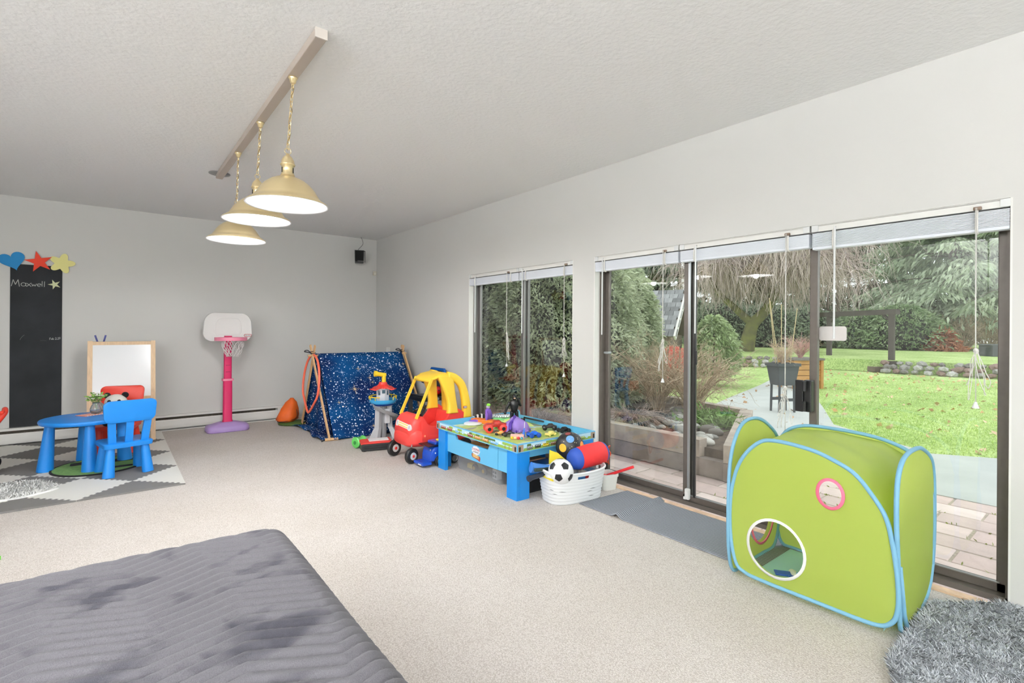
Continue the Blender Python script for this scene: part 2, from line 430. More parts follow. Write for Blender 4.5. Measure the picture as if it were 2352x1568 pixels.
# ================================================================ uplight lamps added out of view to brighten the room
LAMPG = mat('added_lamp_glow', (255, 252, 248), 0.6, emit=2.0)
GL_L = ('by the added rear window', 'in the middle of the rear room', 'near the left wall behind the bed', 'against the left wall behind the others', 'against the left wall beside the bed')
for i, (x, y) in enumerate([(-2.3, -4.5), (-0.4, -4.6), (-2.95, -1.5), (-2.9, -3.0), (-2.98, 0.4)]):
    t = thing('added_floor_lamp', 'added white uplight lamp out of view, standing ' + GL_L[i], 'added floor lamp', (x, y, 0), 0, 'added uplight lamps out of view')
    MB().lathe([(0, 0), (0.14, 0), (0.14, 0.015), (0.02, 0.03), (0, 0.03)]).build('base', WHITE, t)
    MB().cyl((0, 0, 0.02), (0, 0, 1.66), 0.012).build('pole', WHITE, t)
    MB().lathe([(0.015, 1.64), (0.10, 1.67), (0.19, 1.76), (0.195, 1.76), (0.105, 1.66), (0.015, 1.63)], closed=True).build('bowl', WHITE, t, smooth=True)
    MB().lathe([(0, 1.70), (0.10, 1.705), (0.12, 1.712)]).build('diffuser', LAMPG, t, smooth=True)
    ld = bpy.data.lights.new('uplight', 'AREA'); ld.shape = 'DISK'; ld.size = 0.34; ld.energy = ADDED_UPLIGHT_W; ld.color = (0.95, 0.98, 1.0)  # added light aimed at the ceiling, bounces into the room
    lo = bpy.data.objects.new('uplight', ld); COL.objects.link(lo); lo.parent = t; lo.location = (0, 0, 1.775); lo.rotation_euler = (PI, 0, 0)

# ================================================================ baseboard heater on the back wall
t = thing('baseboard_heater', 'long white electric baseboard heater along the back wall', 'heater', (0, YB, 0))
HX0, HX1 = -2.2, 1.862
MB().box(((HX0 + HX1) / 2, -0.006, 0.09), (HX1 - HX0, 0.008, 0.19)).build('back_plate', WHITE, t)
mb = MB(); prof = [(-0.066, 0.028), (-0.072, 0.060), (-0.072, 0.122), (-0.066, 0.134), (-0.060, 0.134), (-0.064, 0.120), (-0.064, 0.06), (-0.060, 0.03)]
mb.loft([[(x, p[0], p[1]) for p in prof] for x in (HX0, HX1 - 0.085)]); mb.build('front_cover', WHITE, t)
mb = MB(); mb.box(((HX0 + HX1) / 2, -0.033, 0.183), (HX1 - HX0, 0.062, 0.008)); mb.box(((HX0 + HX1) / 2, -0.063, 0.173), (HX1 - HX0, 0.004, 0.02)); mb.build('top_lip', WHITE, t)
MB().box(((HX0 + HX1) / 2, -0.035, 0.004), (HX1 - HX0, 0.066, 0.008)).build('bottom_lip', WHITE, t)
MB().box((HX1 - 0.043, -0.037, 0.097), (0.086, 0.07, 0.176), bev=0.003).build('end_cap', WHITE, t)
mb = MB()
for i in range(150): mb.box((HX0 + 0.1 + i * (HX1 - HX0 - 0.25) / 150, -0.034, 0.105), (0.003, 0.04, 0.06))
mb.box(((HX0 + HX1) / 2, -0.012, 0.10), (HX1 - HX0 - 0.2, 0.004, 0.15)); mb.build('heating_fins', mat('dusty_fins', (96, 90, 80), 0.7, metal=0.4, var=0.2, scale=30), t)
# low baseboards
struct('baseboard_back', MB().box(((1.864 + XW) / 2, YB - 0.006, 0.045), (XW - 1.864, 0.012, 0.09)), WALL)
struct('baseboard_right', MB().box((XW - 0.006, (O1[1] + YB) / 2, 0.045), (0.012, YB - O1[1], 0.09)), WALL)

# ================================================================ window blinds, raised
SLAT = mat('blind_slat', (236, 241, 250), 0.5, var=0.02, scale=4); CORD = mat('white_cord', (228, 226, 220), 0.7); CLEAR = mat('clear_rod', (226, 228, 228), 0.25)
BROWN = mat('brown_clip', (128, 108, 92), 0.5)
def blind(a, b, label, wand_y, cord_y, cord_len, tangle_z, wand_len, droop=0.07, group='raised white blinds over the glass'):
    X = XW + 0.028; w = b - a
    t = thing('window_blind', label, 'blind', (X, (a + b) / 2, 0), 0, group)
    c = (a + b) / 2
    mb = MB(); mb.box((0, 0, ZH - 0.022), (0.05, w - 0.006, 0.034)); mb.box((-0.022, 0, ZH - 0.004), (0.006, w - 0.004, 0.006)); mb.build('headrail', WHITE, t)
    ns = 14; top = ZH - 0.043; hgt = droop
    me0 = None
    for i in range(ns):
        if me0 is None:
            mb = MB(); prof = [(-0.027, 0.001), (0, 0.0035), (0.027, 0.001), (0.027, -0.0032), (0, -0.0006), (-0.027, -0.0032)]
            mb.loft([[(p[0], yy, p[1]) for p in prof] for yy in (-w / 2 + 0.006, w / 2 - 0.006)])
            o = mb.build('slat', SLAT, t); me0 = o.data; o.location = (0, 0, top - 0.006 - i * hgt / ns)
        else: addmesh('slat', me0, None, t, (0, 0, top - 0.006 - i * hgt / ns))
    MB().box((0, 0, top - hgt - 0.008), (0.052, w - 0.012, 0.014), bev=0.004).build('bottom_rail', SLAT, t)
    for yy in (-w * 0.36, w * 0.36):
        mb = MB(); pth = [(-0.03, yy, top + 0.004), (-0.036, yy, top - hgt * 0.4), (-0.034, yy, top - hgt - 0.01), (-0.012, yy, top - hgt - 0.02)]
        mb.tube(smooth_path(pth, 4), 0.006, 6); mb.build('ladder_strap', CORD, t)
    for yy in (-w / 2 + 0.02, w / 2 - 0.02): MB().box((-0.024, yy, ZH - 0.02), (0.012, 0.035, 0.036)).build('end_bracket', CLEAR, t)
    if wand_y is not None:
        mb = MB(); mb.cyl((-0.045, wand_y - c, top + 0.01), (-0.047, wand_y - c, top - wand_len), 0.0055, n=6); mb.tube([(-0.028, wand_y - c, top + 0.02), (-0.045, wand_y - c, top + 0.02), (-0.045, wand_y - c, top)], 0.003, 5)
        mb.build('wand', CLEAR, t)
    if cord_y is not None:
        yy = cord_y - c; X1 = -0.05
        MB().box((-0.035, yy, ZH - 0.032), (0.016, 0.03, 0.016), bev=0.003).build('cord_lock', BROWN, t)
        mb = MB(); zb = ZH - cord_len
        mb.tube([(X1, yy, ZH - 0.03), (X1, yy + 0.001, (ZH + zb) / 2), (X1, yy - 0.001, zb)], 0.0016, 5)
        mb.tube([(X1 - 0.003, yy + 0.004, ZH - 0.03), (X1 - 0.003, yy + 0.003, (ZH + zb) / 2), (X1, yy, zb)], 0.0014, 5)
        if tangle_z:
            for q in range(4):
                ww = random.uniform(0.025, 0.05); hh = random.uniform(0.09, 0.17); sgn = random.choice((-1, 1)); pts = []
                for k in range(13):
                    a_ = 2 * PI * k / 12
                    pts.append((X1 + random.uniform(-0.012, 0.012), yy + sgn * ww * (0.9 - 0.9 * math.cos(a_)) * 0.55 + random.uniform(-0.006, 0.006), tangle_z - hh * 0.8 + hh * 0.8 * math.cos(a_) + 0.03 * math.sin(a_) * sgn))
                mb.tube(smooth_path(pts, 4), 0.0017, 5)
            mb.sph((X1, yy, tangle_z), 0.009, (1, 1.2, 1.6), 8, 6)
        mb.build('pull_cord', CORD, t, smooth=True)
        mb = MB(); mb.lathe([(0, 0.03), (0.005, 0.03), (0.014, 0.002), (0.014, 0), (0, 0)], (X1, yy, zb - 0.03), 12); mb.build('tassel', WHITEPL, t)
    return t
Xb = XW + 0.0
yb = [on_x(q, 600, XW + 0.03).y for q in (1565, 1866)]
bw = [(yb[0] + 0.003, O2[1] - 0.004), (yb[1] + 0.003, yb[0] - 0.003), (O2[0] + 0.004, yb[1] - 0.003)]
BX = XW - 0.02
blind(*bw[0], 'raised white blind at the pillar end of the sliding doors', on_x(1383, 620, BX).y, on_x(1524, 620, BX).y, 0.98, 1.19, 0.62)
blind(*bw[1], 'raised white blind over the middle sliding glass panel', on_x(1597, 620, BX).y, on_x(1806, 620, BX).y, 1.45, 0.92, 0.60)
blind(*bw[2], 'raised white blind over the wide glass panel by the lawn', on_x(1916, 620, BX).y, on_x(2243, 620, BX).y, 0.95, 1.18, 0.62, 0.085)
yw = on_x(1197, 640, XW + 0.03).y
blind(yw + 0.003, O1[1] - 0.004, 'raised white blind at the corner end of the narrow window', on_x(1091, 640, BX).y, on_x(1165, 640, BX).y, 0.98, 1.22, 0.62)
blind(O1[0] + 0.004, yw - 0.003, 'raised white blind at the pillar end of the narrow window', on_x(1199, 640, BX).y, on_x(1297, 640, BX).y, 1.02, 1.18, 0.62)

# ================================================================ pendant track and lamps
TX = 0.738
TAUPE = mat('taupe_metal', (186, 174, 163), 0.45, metal=0.1); BRASS = mat('polished_brass', (232, 212, 166), 0.3, metal=0.7, var=0.05, scale=5)
t = thing('ceiling_track', 'taupe metal ceiling track bar carrying three pendant lamps', 'track', (TX, 2.33, ZC))
MB().box((0, 1.4, -0.022), (0.052, 2.8, 0.044), bev=0.003).build('bar', TAUPE, t)
MB().box((0, 0.002, -0.022), (0.055, 0.008, 0.047)).build('end_cap', mat('taupe_cap', (206, 198, 190), 0.5), t)
MB().lathe([(0, 0), (0.085, 0), (0.085, -0.004), (0.02, -0.012), (0, -0.012)], (0.0, 2.78, 0)).build('ceiling_plate', mat('grey_plate', (150, 150, 150), 0.4, metal=0.4), t, smooth=True)
SHADEIN = mat('white_enamel', (250, 250, 250), 0.45)
BULB = mat('lit_bulb', (255, 246, 232), 0.4, emit=10.0)
def chain(mb, p0, p1, link=0.034, r=0.0022):
    p0, p1 = Vector(p0), Vector(p1); n = max(2, int((p0 - p1).length / (link * 0.72)))
    for i in range(n):
        c = p0.lerp(p1, (i + 0.5) / n); pts = []
        for k in range(8):
            a = 2 * PI * k / 8; u = 0.007 * math.cos(a); v = link / 2 * math.sin(a)
            ang = (0.5 if i % 2 else 2.07)
            pts.append(c + Vector((u * math.cos(ang), u * math.sin(ang), v)))
        mb.tube(pts, r, 4, closed=True)
rim_z = (1.912, 1.955, 1.925); P_names = ('pendant lamp with polished brass dome hung by the open end of the ceiling track', 'pendant lamp with brass dome hung between the two others on the track', 'pendant lamp with brass dome hung nearest the round ceiling plate of the track')
for i, y in enumerate((2.79, 3.536, 4.263)):
    rz = rim_z[i]; h0 = ZC - 0.044
    t = thing('pendant_lamp', P_names[i], 'pendant lamp', (0.715 + 0.008 * i, y, rz), 0, 'brass pendant lamps under the track')
    ax = TX - (0.715 + 0.008 * i)
    outer = [(0.203, 0.0), (0.198, 0.008), (0.176, 0.022), (0.160, 0.034), (0.158, 0.040), (0.150, 0.052), (0.135, 0.078), (0.112, 0.105), (0.085, 0.126), (0.055, 0.140), (0.036, 0.147), (0.034, 0.158)]
    MB().lathe(outer, n=48).build('shade', BRASS, t, smooth=True)
    inner = [(0.203, 0.0), (0.200, -0.003), (0.172, 0.018), (0.156, 0.024), (0.156, 0.030), (0.146, 0.048), (0.131, 0.074), (0.108, 0.100), (0.08, 0.12), (0.03, 0.137), (0, 0.138)]
    MB().lathe(inner, n=48).build('shade_lining', SHADEIN, t, smooth=True)
    cap = [(0.036, 0.152), (0.030, 0.156), (0.030, 0.205), (0.036, 0.208), (0.037, 0.213), (0.033, 0.217), (0.031, 0.232), (0.022, 0.250), (0.010, 0.262), (0.006, 0.270), (0.0, 0.271)]
    MB().lathe(cap, n=24).build('neck', BRASS, t, smooth=True)
    for a in range(3): MB().box((0.0300 * math.cos(a * 2.1 + 0.4 - 1.2), 0.0300 * math.sin(a * 2.1 + 0.4 - 1.2), 0.18), (0.004, 0.006, 0.026), (0, 0, a * 2.1 + 0.4 - 1.2)).build('vent_slot', BLK, t)
    mb = MB(); pts = [(0.016 * math.cos(2 * PI * k / 12), 0, 0.283 + 0.016 * math.sin(2 * PI * k / 12)) for k in range(12)]; mb.tube(pts, 0.002, 5, closed=True); mb.build('ring', BRASS, t)
    mb = MB(); chain(mb, (ax, 0, h0 - rz - 0.03), (0, 0, 0.295)); mb.build('chain', BRASS, t)
    mb = MB(); tw = [(ax + (0 - ax) * u + 0.006 * math.sin(u * 19), 0.006 * math.cos(u * 19), (h0 - rz - 0.03) * (1 - u) + 0.29 * u) for u in [k / 24 for k in range(25)]]
    mb.tube(tw, 0.0024, 5); mb.build('cable', mat('dull_gold_cable', (150, 126, 84), 0.5), t, smooth=True)
    mb = MB(); mb.lathe([(0, 0), (0.022, 0), (0.024, -0.006), (0.018, -0.012), (0.014, -0.03), (0.006, -0.036), (0, -0.036)], (ax, 0, h0 - rz), 16); mb.build('canopy', BRASS, t, smooth=True)
    MB().sph((0, 0, 0.062), 0.03, (1, 1, 1.15)).build('bulb', BULB, t, smooth=True)
    mb = MB(); mb.box((0.115 * math.cos(-1.9), 0.150 * math.sin(-1.9), 0.0255), (0.032, 0.004, 0.007), (0.5, 0, -1.9 + PI / 2)); mb.build('warning_label', mat('label_grey', (90, 90, 90), 0.6), t)
    ld = bpy.data.lights.new('pendant_light', 'POINT'); ld.energy = PENDANT_W; ld.shadow_soft_size = 0.03; ld.color = (1.0, 0.99, 0.98)
    lo = bpy.data.objects.new('bulb_light', ld); COL.objects.link(lo); lo.parent = t; lo.location = (0, 0, 0.0)

# ================================================================ small wall fittings
t = thing('wall_speaker', 'small black loudspeaker on a bracket near the ceiling corner', 'speaker', (2.865, 7.24, 2.225), math.radians(-18))
mb = MB(); mb.loft([[(-0.062, -0.07, 0), (0.062, -0.07, 0), (0.05, 0.06, 0.005), (-0.05, 0.06, 0.005)], [(-0.068, -0.075, 0.19), (0.068, -0.075, 0.19), (0.055, 0.06, 0.185), (-0.055, 0.06, 0.185)]]); mb.build('cabinet', BLK, t)
MB().box((0, -0.076, 0.105), (0.118, 0.008, 0.16), (math.radians(2), 0, 0), bev=0.004).build('grille', mat('black_cloth', (10, 10, 10), 0.9), t)
mb = MB()
for k in range(8): mb.box((-0.02 + k * 0.0105, -0.0805, 0.03), (0.007, 0.001, 0.008 - 0.002 * (k % 3 == 1)))
o = mb.build('lettering', mat('grey_print', (150, 150, 150), 0.5), t); o['kind'] = 'stuff'
mb = MB(); mb.box((0.082, -0.03, 0.10), (0.008, 0.03, 0.17)); mb.box((0.072, -0.02, 0.185), (0.03, 0.03, 0.008)); mb.box((0.05, 0.11, 0.10), (0.03, 0.12, 0.05)); mb.build('bracket', BLK, t)
mb = MB(); mb.tube(smooth_path([(-0.02, 0.0, 0.18), (-0.01, 0.0, 0.21), (0.06, 0.05, 0.31), (0.03, 0.08, 0.41)], 6), 0.003, 5); mb.build('wire', BLK, t)
t = thing('motion_sensor', 'small cream motion sensor on the wall corner below the speaker', 'sensor', (3.178, YB, 2.085))
MB().box((0, -0.02, 0.03), (0.05, 0.04, 0.065), bev=0.008).build('housing', mat('cream_plastic', (216, 212, 196), 0.5), t); MB().sph((0, -0.038, 0.022), 0.016, (1, 0.5, 1)).build('lens', mat('cream_lens', (232, 230, 218), 0.3), t)
t = thing('wall_outlet', 'white wall plate low on the wall beside the tent', 'outlet', (XW, 6.97, 0.86))
MB().prism(rrect(0.11, 0.12, 0.01), 0, 0.008, frame((0, 0, 0.06), (0, -1, 0), (0, 0, 1))).build('plate', WHITE, t)
for z in (0.085, 0.035): MB().prism(rrect(0.036, 0.03, 0.008), 0.008, 0.011, frame((0, 0, z), (0, -1, 0), (0, 0, 1))).build('socket', WHITEPL, t)
# ================================================================ chalkboard panel and paper cut-outs on the back wall
SLATE = mat('chalkboard', (34, 36, 38), 0.75, col2=(46, 49, 53), scale=3, spec=0.3)
CHALK = mat('chalk', (196, 198, 194), 0.9)
t = thing('chalkboard', 'tall narrow black chalkboard panel on the back wall with chalk writing', 'chalkboard', (-0.64, YB - 0.001, 0.19))
MB().box((0, -0.004, 0.865), (0.408, 0.008, 1.73)).build('panel', SLATE, t)
def ribbon(mb, pts, w, M):
    pts = [Vector((p[0], p[1], 0)) for p in pts]
    for a, b in zip(pts, pts[1:]):
        d = (b - a)
        if d.length < 1e-6: continue
        d.normalize(); n = Vector((-d.y, d.x, 0)) * w / 2; a2 = a - d * w * 0.3; b2 = b + d * w * 0.3
        mb.verts_faces([M @ (a2 + n), M @ (b2 + n), M @ (b2 - n), M @ (a2 - n)], [(0, 1, 2, 3)])
def arc(cx, cy, rx, ry, a0, a1, n=10): return [(cx + rx * math.cos(math.radians(a0 + (a1 - a0) * i / n)), cy + ry * math.sin(math.radians(a0 + (a1 - a0) * i / n))) for i in range(n + 1)]
GL = {  # handwritten chalk letters in a unit box
 'M': [[(0, 0), (.2, 1), (.45, .25), (.75, 1), (.9, -.05)]], 'a': [arc(.3, .28, .28, .27, 20, 340), [(.58, .5), (.56, .1), (.68, 0)]],
 'x': [[(0, .5), (.5, 0)], [(.5, .55), (0, 0)]], 'w': [[(0, .4), (.12, .05), (.25, .3), (.38, .05), (.55, .42)]],
 'e': [[(.05, .25), (.45, .3)] + arc(.26, .26, .22, .24, 10, 300)], 'l': [[(.1, .85), (.08, .02)]],
 'F': [[(0, 0), (0, 1)], [(0, 1), (.5, 1)], [(0, .5), (.4, .5)]], 'b': [[(0, 1), (0, 0)], arc(.2, .25, .2, .25, -160, 160)],
 '2': [arc(.25, .75, .25, .25, 160, -40) + [(0, 0), (.55, 0)]], ',': [[(.1, .1), (0, -.2)]], '0': [arc(.25, .5, .22, .5, 0, 360)], 'T': [[(0, 1), (.6, 1)], [(.3, 1), (.3, 0)]],
 'r': [[(0, .5), (0, 0)], [(0, .3), (.15, .5), (.3, .45)]], ' ': []}
def write(name, s, adv, h, M, w, parent, m):
    x = 0; mb = MB()
    for i, ch in enumerate(s):
        for st in GL.get(ch, []): ribbon(mb, [(x + p[0] * h, p[1] * h + 0.002 * math.sin(3 * i)) for p in st], w, M)
        x += adv.get(ch, adv['*']) * h
    mb.build(name, m, parent, fix=False)
Mw = frame((-0.195, -0.0088, 1.495), (1, 0, 0.02), (0, 0, 1))
write('chalk_name', 'Maxwell', {'*': 0.62, 'M': 1.05, 'a': .68, 'x': .56, 'w': .6, 'e': .5, 'l': .28}, 0.068, Mw, 0.0045, t, CHALK)
Mw = frame((0.105, -0.0088, 0.925), (1, 0, 0.06), (0, 0, 1))
write('chalk_date', 'Feb 2,20', {'*': 0.6, ' ': .3, ',': .35}, 0.021, Mw, 0.003, t, CHALK)
mb = MB(); ribbon(mb, [(-0.0, 0), (0.03, 0.002), (0.05, -0.003)], 0.002, frame((0.03, -0.0088, 0.915), (1, 0, 0), (0, 0, 1))); ribbon(mb, arc(0, 0, .10, .10, 130, 165), 0.004, frame((-0.03, -0.0088, 0.90), (1, 0, 0), (0, 0, 1)))
mb.build('chalk_smudge', mat('faint_chalk', (92, 94, 94), 0.9), t, fix=False)
def star_poly(r1, r0, n=5, a0=90, soft=False):
    if not soft: return [((r1 if i % 2 == 0 else r0) * math.cos(math.radians(a0 + 180 * i / n)), (r1 if i % 2 == 0 else r0) * math.sin(math.radians(a0 + 180 * i / n))) for i in range(2 * n)]
    return [((r0 + (r1 - r0) * (0.5 + 0.5 * math.cos(n * math.radians(k * 4))) ** 0.8) * math.cos(math.radians(a0 + k * 4)), (r0 + (r1 - r0) * (0.5 + 0.5 * math.cos(n * math.radians(k * 4))) ** 0.8) * math.sin(math.radians(a0 + k * 4))) for k in range(90)]
MB().prism(star_poly(0.056, 0.02, a0=100), 0, 0.0006, frame((0.142, -0.0086, 1.53), (1, 0, 0.2), (-0.2, 0, 1))).build('chalk_star', mat('chalk_yellow', (214, 218, 176), 0.9), t)
hp = []
for k in range(40):
    a = 2 * PI * k / 40; hp.append((16 * math.sin(a) ** 3 / 16 * 0.105, (13 * math.cos(a) - 5 * math.cos(2 * a) - 2 * math.cos(3 * a) - math.cos(4 * a)) / 16 * 0.105))
rot = lambda p, d: [(x * math.cos(d) - y * math.sin(d), x * math.sin(d) + y * math.cos(d)) for x, y in p]
o = MB().prism(rot(hp, 0.32), 0, 0.004, frame((-0.828, YB - 0.013, 1.955), (1, 0, 0), (0, 0, 1))).build('heart_cutout', mat('blue_paper', (24, 128, 190), 0.7)); tag(o, 'blue paper heart stuck on the wall above the chalkboard', 'paper cutout')
o = MB().prism(rot(star_poly(0.118, 0.046), 0.22), 0, 0.004, frame((-0.622, YB - 0.0175, 1.957), (1, 0, 0), (0, 0, 1))).build('star_cutout', mat('red_paper', (226, 62, 36), 0.7)); tag(o, 'red paper star with sharp points above the chalkboard', 'paper cutout')
o = MB().prism(rot(star_poly(0.112, 0.062, soft=True), -0.25), 0, 0.004, frame((-0.438, YB - 0.013, 1.955), (1, 0, 0), (0, 0, 1))).build('flower_cutout', mat('yellow_paper', (232, 226, 150), 0.7)); tag(o, 'pale yellow paper flower with rounded petals above the chalkboard', 'paper cutout')

# ================================================================ foam play mat: diamonds that interlock with teeth
GREYF = mat('grey_foam', (116, 114, 112), 0.75, bump=0.15, bscale=200); WHITEF = mat('white_foam', (226, 225, 218), 0.75, bump=0.15, bscale=200)
t = thing('foam_mat', 'interlocking foam play mat of grey and white diamonds under the small blue table', 'play mat', (0.465, 4.765, 0))
HD = 0.331; NX, NY = 5, 8
def edge_pts(a, b):
    """toothed polyline between lattice points a<b (canonical order)"""
    flip = a > b
    if flip: a, b = b, a
    A = Vector((a[0], a[1])); B = Vector((b[0], b[1])); d = B - A; n = Vector((-d.y, d.x)).normalized() * 0.0085
    out = []; k = 19
    for i in range(k):
        u0 = i / k; off = n if i % 2 == 0 else -n
        for u in (u0 + 0.004, u0 + 1 / k - 0.004):
            if i in (0, k - 1) and (u < 0.06 or u > 0.94): continue
            out.append(A + d * u + off)
    out = [A] + out + [B]
    return out[::-1] if flip else out
for j in range(NY + 1):
    for i in range(NX + 1):
        if (i + j) % 2 == 0: continue
        cx, cy = -i * HD, j * HD
        pts = [(cx + HD, cy), (cx, cy + HD), (cx - HD, cy), (cx, cy - HD)]
        inside = lambda p: -NX * HD - 1e-6 <= p[0] <= 1e-6 and -1e-6 <= p[1] <= NY * HD + 1e-6
        ring = []
        for q in range(4):
            a, b = pts[q], pts[(q + 1) % 4]
            ia, ib = inside(a), inside(b)
            ra = tuple(round(v, 5) for v in a); rb = tuple(round(v, 5) for v in b)
            if ia and ib: ring += [(p.x, p.y) for p in edge_pts(ra, rb)[:-1]]
            elif ia: ring.append(a)
            elif ib and not ia: pass
        # clipped diamonds on the border keep only the part inside
        if len(ring) < 3: continue
        dark = (j % 2 == 0)
        ox = sum(p[0] for p in ring) / len(ring); oy = sum(p[1] for p in ring) / len(ring)
        ring = [(ox + (p[0] - ox) * 0.998, oy + (p[1] - oy) * 0.998) for p in ring]
        MB().prism(ring, 0.001, 0.0125).build('foam_tile', GREYF if dark else WHITEF, t)

# ================================================================ round green rug and white sheepskin
t = thing('round_rug', 'round green rug with black shapes under the small blue table', 'rug', (-0.08, 5.80, 0.0125))
MB().lathe([(0, 0.001), (0.325, 0.001), (0.33, 0.005), (0.325, 0.009), (0, 0.009)], n=48).build('pile', mat('green_pile', (126, 170, 96), 0.95, var=0.15, scale=60, bump=0.5, bscale=300), t)
BP = mat('black_pile', (20, 20, 20), 0.95)
for (w, hh, x, y) in ((0.16, 0.12, -0.13, 0.16), (0.16, 0.12, 0.16, 0.12), (0.10, 0.16, 0.02, -0.02), (0.22, 0.07, 0.12, -0.15)): MB().prism(rrect(w, hh, 0.02, 3, x, y), 0.0085, 0.0098).build('black_patch', BP, t)
MB().lathe([(0.322, 0.0), (0.338, 0.0), (0.338, 0.009), (0.322, 0.0105)], n=48, closed=True).build('edge_binding', BP, t)
FUR = mat('white_fur', (240, 240, 238), 0.95, var=0.04, scale=60)
t = thing('sheepskin', 'white fluffy sheepskin lying on the foam mat', 'rug', (-0.74, 5.30, 0.0125))
sp = smooth_path([(0.41, -0.13, 0), (0.40, -0.03, 0), (0.28, 0.19, 0), (0.1, 0.24, 0), (-0.15, 0.28, 0), (-0.4, 0.2, 0), (-0.45, 0, 0), (-0.4, -0.2, 0), (-0.1, -0.27, 0), (0.12, -0.25, 0), (0.25, -0.24, 0)], 4, closed=True)
MB().prism([(p.x, p.y) for p in sp], 0, 0.012).build('hide', FUR, t)
from mathutils.geometry import intersect_point_tri_2d
poly = np.array([(p.x, p.y) for p in sp])
def inpoly(P, poly):
    x, y = P[:, 0], P[:, 1]; c = np.zeros(len(P), bool); n = len(poly)
    for i in range(n):
        x0, y0 = poly[i]; x1, y1 = poly[(i + 1) % n]
        c ^= ((y0 > y) != (y1 > y)) & (x < (x1 - x0) * (y - y0) / (y1 - y0 + 1e-12) + x0)
    return c
def strands(poly, n, zt, length, width, lean, seedn=3, freq=14):
    lo, hi = poly.min(0), poly.max(0)
    P = rng.uniform(lo, hi, (n, 2)); P = P[inpoly(P, poly)]; k = len(P)
    ang = 6.28 * (np.sin(P[:, 0] * freq + 1.3) * np.cos(P[:, 1] * freq * 0.8) * 0.5 + 0.2 * rng.normal(size=k))
    d = np.stack([np.cos(ang), np.sin(ang), np.zeros(k)], 1) * lean * rng.uniform(0.3, 1.3, (k, 1)); d[:, 2] = rng.uniform(0.7, 1.1, k)
    B = np.concatenate([P, np.full((k, 1), zt)], 1); l = length * rng.uniform(0.6, 1.1, (k, 1))
    s = np.stack([-np.sin(ang), np.cos(ang), np.zeros(k)], 1); r = rng.normal(size=(k, 3)); r[:, 2] *= 0.2; s = s + 0.7 * r; s /= np.linalg.norm(s, axis=1, keepdims=True)
    mid = B + d * l * 0.55; mid[:, 2] += 0.1 * l[:, 0]; tip = B + d * l; tip[:, 2] -= lean * 0.25 * l[:, 0]
    return np.stack([B - s * width / 2, B + s * width / 2, mid + s * width * 0.42, tip, mid - s * width * 0.42], 1)
o = quads('fur', strands(poly, 9000, 0.008, 0.03, 0.006, 0.8), FUR, t, nper=5); o['kind'] = 'stuff'

# ================================================================ children's table and chairs
BLUE = mat('blue_plastic', (20, 128, 214), 0.42, var=0.03, scale=10); RED = mat('red_plastic', (214, 52, 32), 0.42)
def chair(name, label, m, loc, rz):
    t = thing(name, label, 'chair', loc, rz, 'small plastic chairs at the blue table')
    for sx in (-1, 1):
        for sy in (-1, 1):
            x, y = sx * 0.118, sy * 0.108
            MB().cyl((x * 1.16, y * 1.22, 0.0), (x, y, 0.245), 0.043, 0.029, 24).build('leg', m, t, angle=0.8)
    mb = MB(); a = rrect(0.335, 0.315, 0.03); b = rrect(0.345, 0.325, 0.035)
    mb.loft([[(p[0], p[1], 0.238) for p in a], [(p[0], p[1], 0.262) for p in b], [(p[0], p[1], 0.272) for p in b], [(p[0] * 0.97, p[1] * 0.97, 0.279) for p in a]]); mb.build('seat', m, t, angle=0.7)
    for x in (-0.112, 0.0, 0.112):
        MB().loft([[(x + sx * 0.027, -0.125 + dy, 0.272) for sx, dy in ((-1, -0.012), (1, -0.012), (1, 0.012), (-1, 0.012))], [(x * 1.12 + sx * 0.027, -0.170 + dy, 0.475) for sx, dy in ((-1, -0.011), (1, -0.011), (1, 0.011), (-1, 0.011))]]).build('back_slat', m, t)
    out = []
    for p in rrect(0.35, 0.175, 0.04, 5): out.append((p[0] * (1.0 + 0.35 * (p[1] + 0.087)), p[1] + 0.012 * (1 - (p[0] / 0.17) ** 2) * (1 if p[1] > 0 else -1)))
    mb = MB(); L3 = []
    for dy, sc in ((-0.016, 0.955), (-0.011, 1.0), (0.011, 1.0), (0.016, 0.955)):
        L3.append([(p[0] * sc, -0.172 + dy - 0.10 * (p[1]) - 0.02 * (1 - (p[0] / 0.19) ** 2), 0.545 + p[1] * sc) for p in out])
    mb.loft(L3); mb.build('backrest', m, t, angle=0.7)
    return t
bc = chair('child_chair', 'blue plastic child chair with slatted back on the foam mat', BLUE, (0.086, 5.458, 0.0125), math.radians(12))
rc = chair('child_chair', 'red plastic child chair behind the round table holding the panda', RED, (0.045, 6.40, 0.0125), math.radians(166))
mb = MB()
for pts in (arc(0, 0, .03, .012, 20, 170), [(-.02, .0), (.03, .006)], [(0, .01), (0.004, -.03)], [(-.03, -.028), (-.022, -.034)], [(.02, -.03), (.03, -.032)]): ribbon(mb, pts, 0.0035, frame((-0.03, -0.1735, 0.57), (-1, 0, 0), (0, -0.1, 1)))
mb.build('marker_scribble', mat('dark_marks', (120, 28, 18), 0.6), rc, fix=False)
t = thing('child_table', 'small round blue plastic table with thick tapered legs on the foam mat', 'table', (-0.175, 5.90, 0.0125))
R0 = 0.325
MB().lathe([(0, 0.400), (R0 - 0.02, 0.400), (R0 - 0.006, 0.404), (R0, 0.415), (R0, 0.428), (R0 - 0.006, 0.436), (R0 - 0.02, 0.439), (0, 0.439)], n=64).build('tabletop', BLUE, t, angle=0.7)
for k in range(4):
    a = math.radians(-84 + 90 * k)
    MB().cyl((0.275 * math.cos(a), 0.275 * math.sin(a), 0), (0.245 * math.cos(a), 0.245 * math.sin(a), 0.402), 0.058, 0.034, 28).build('leg', BLUE, t, angle=0.8)
TZ = 0.4515
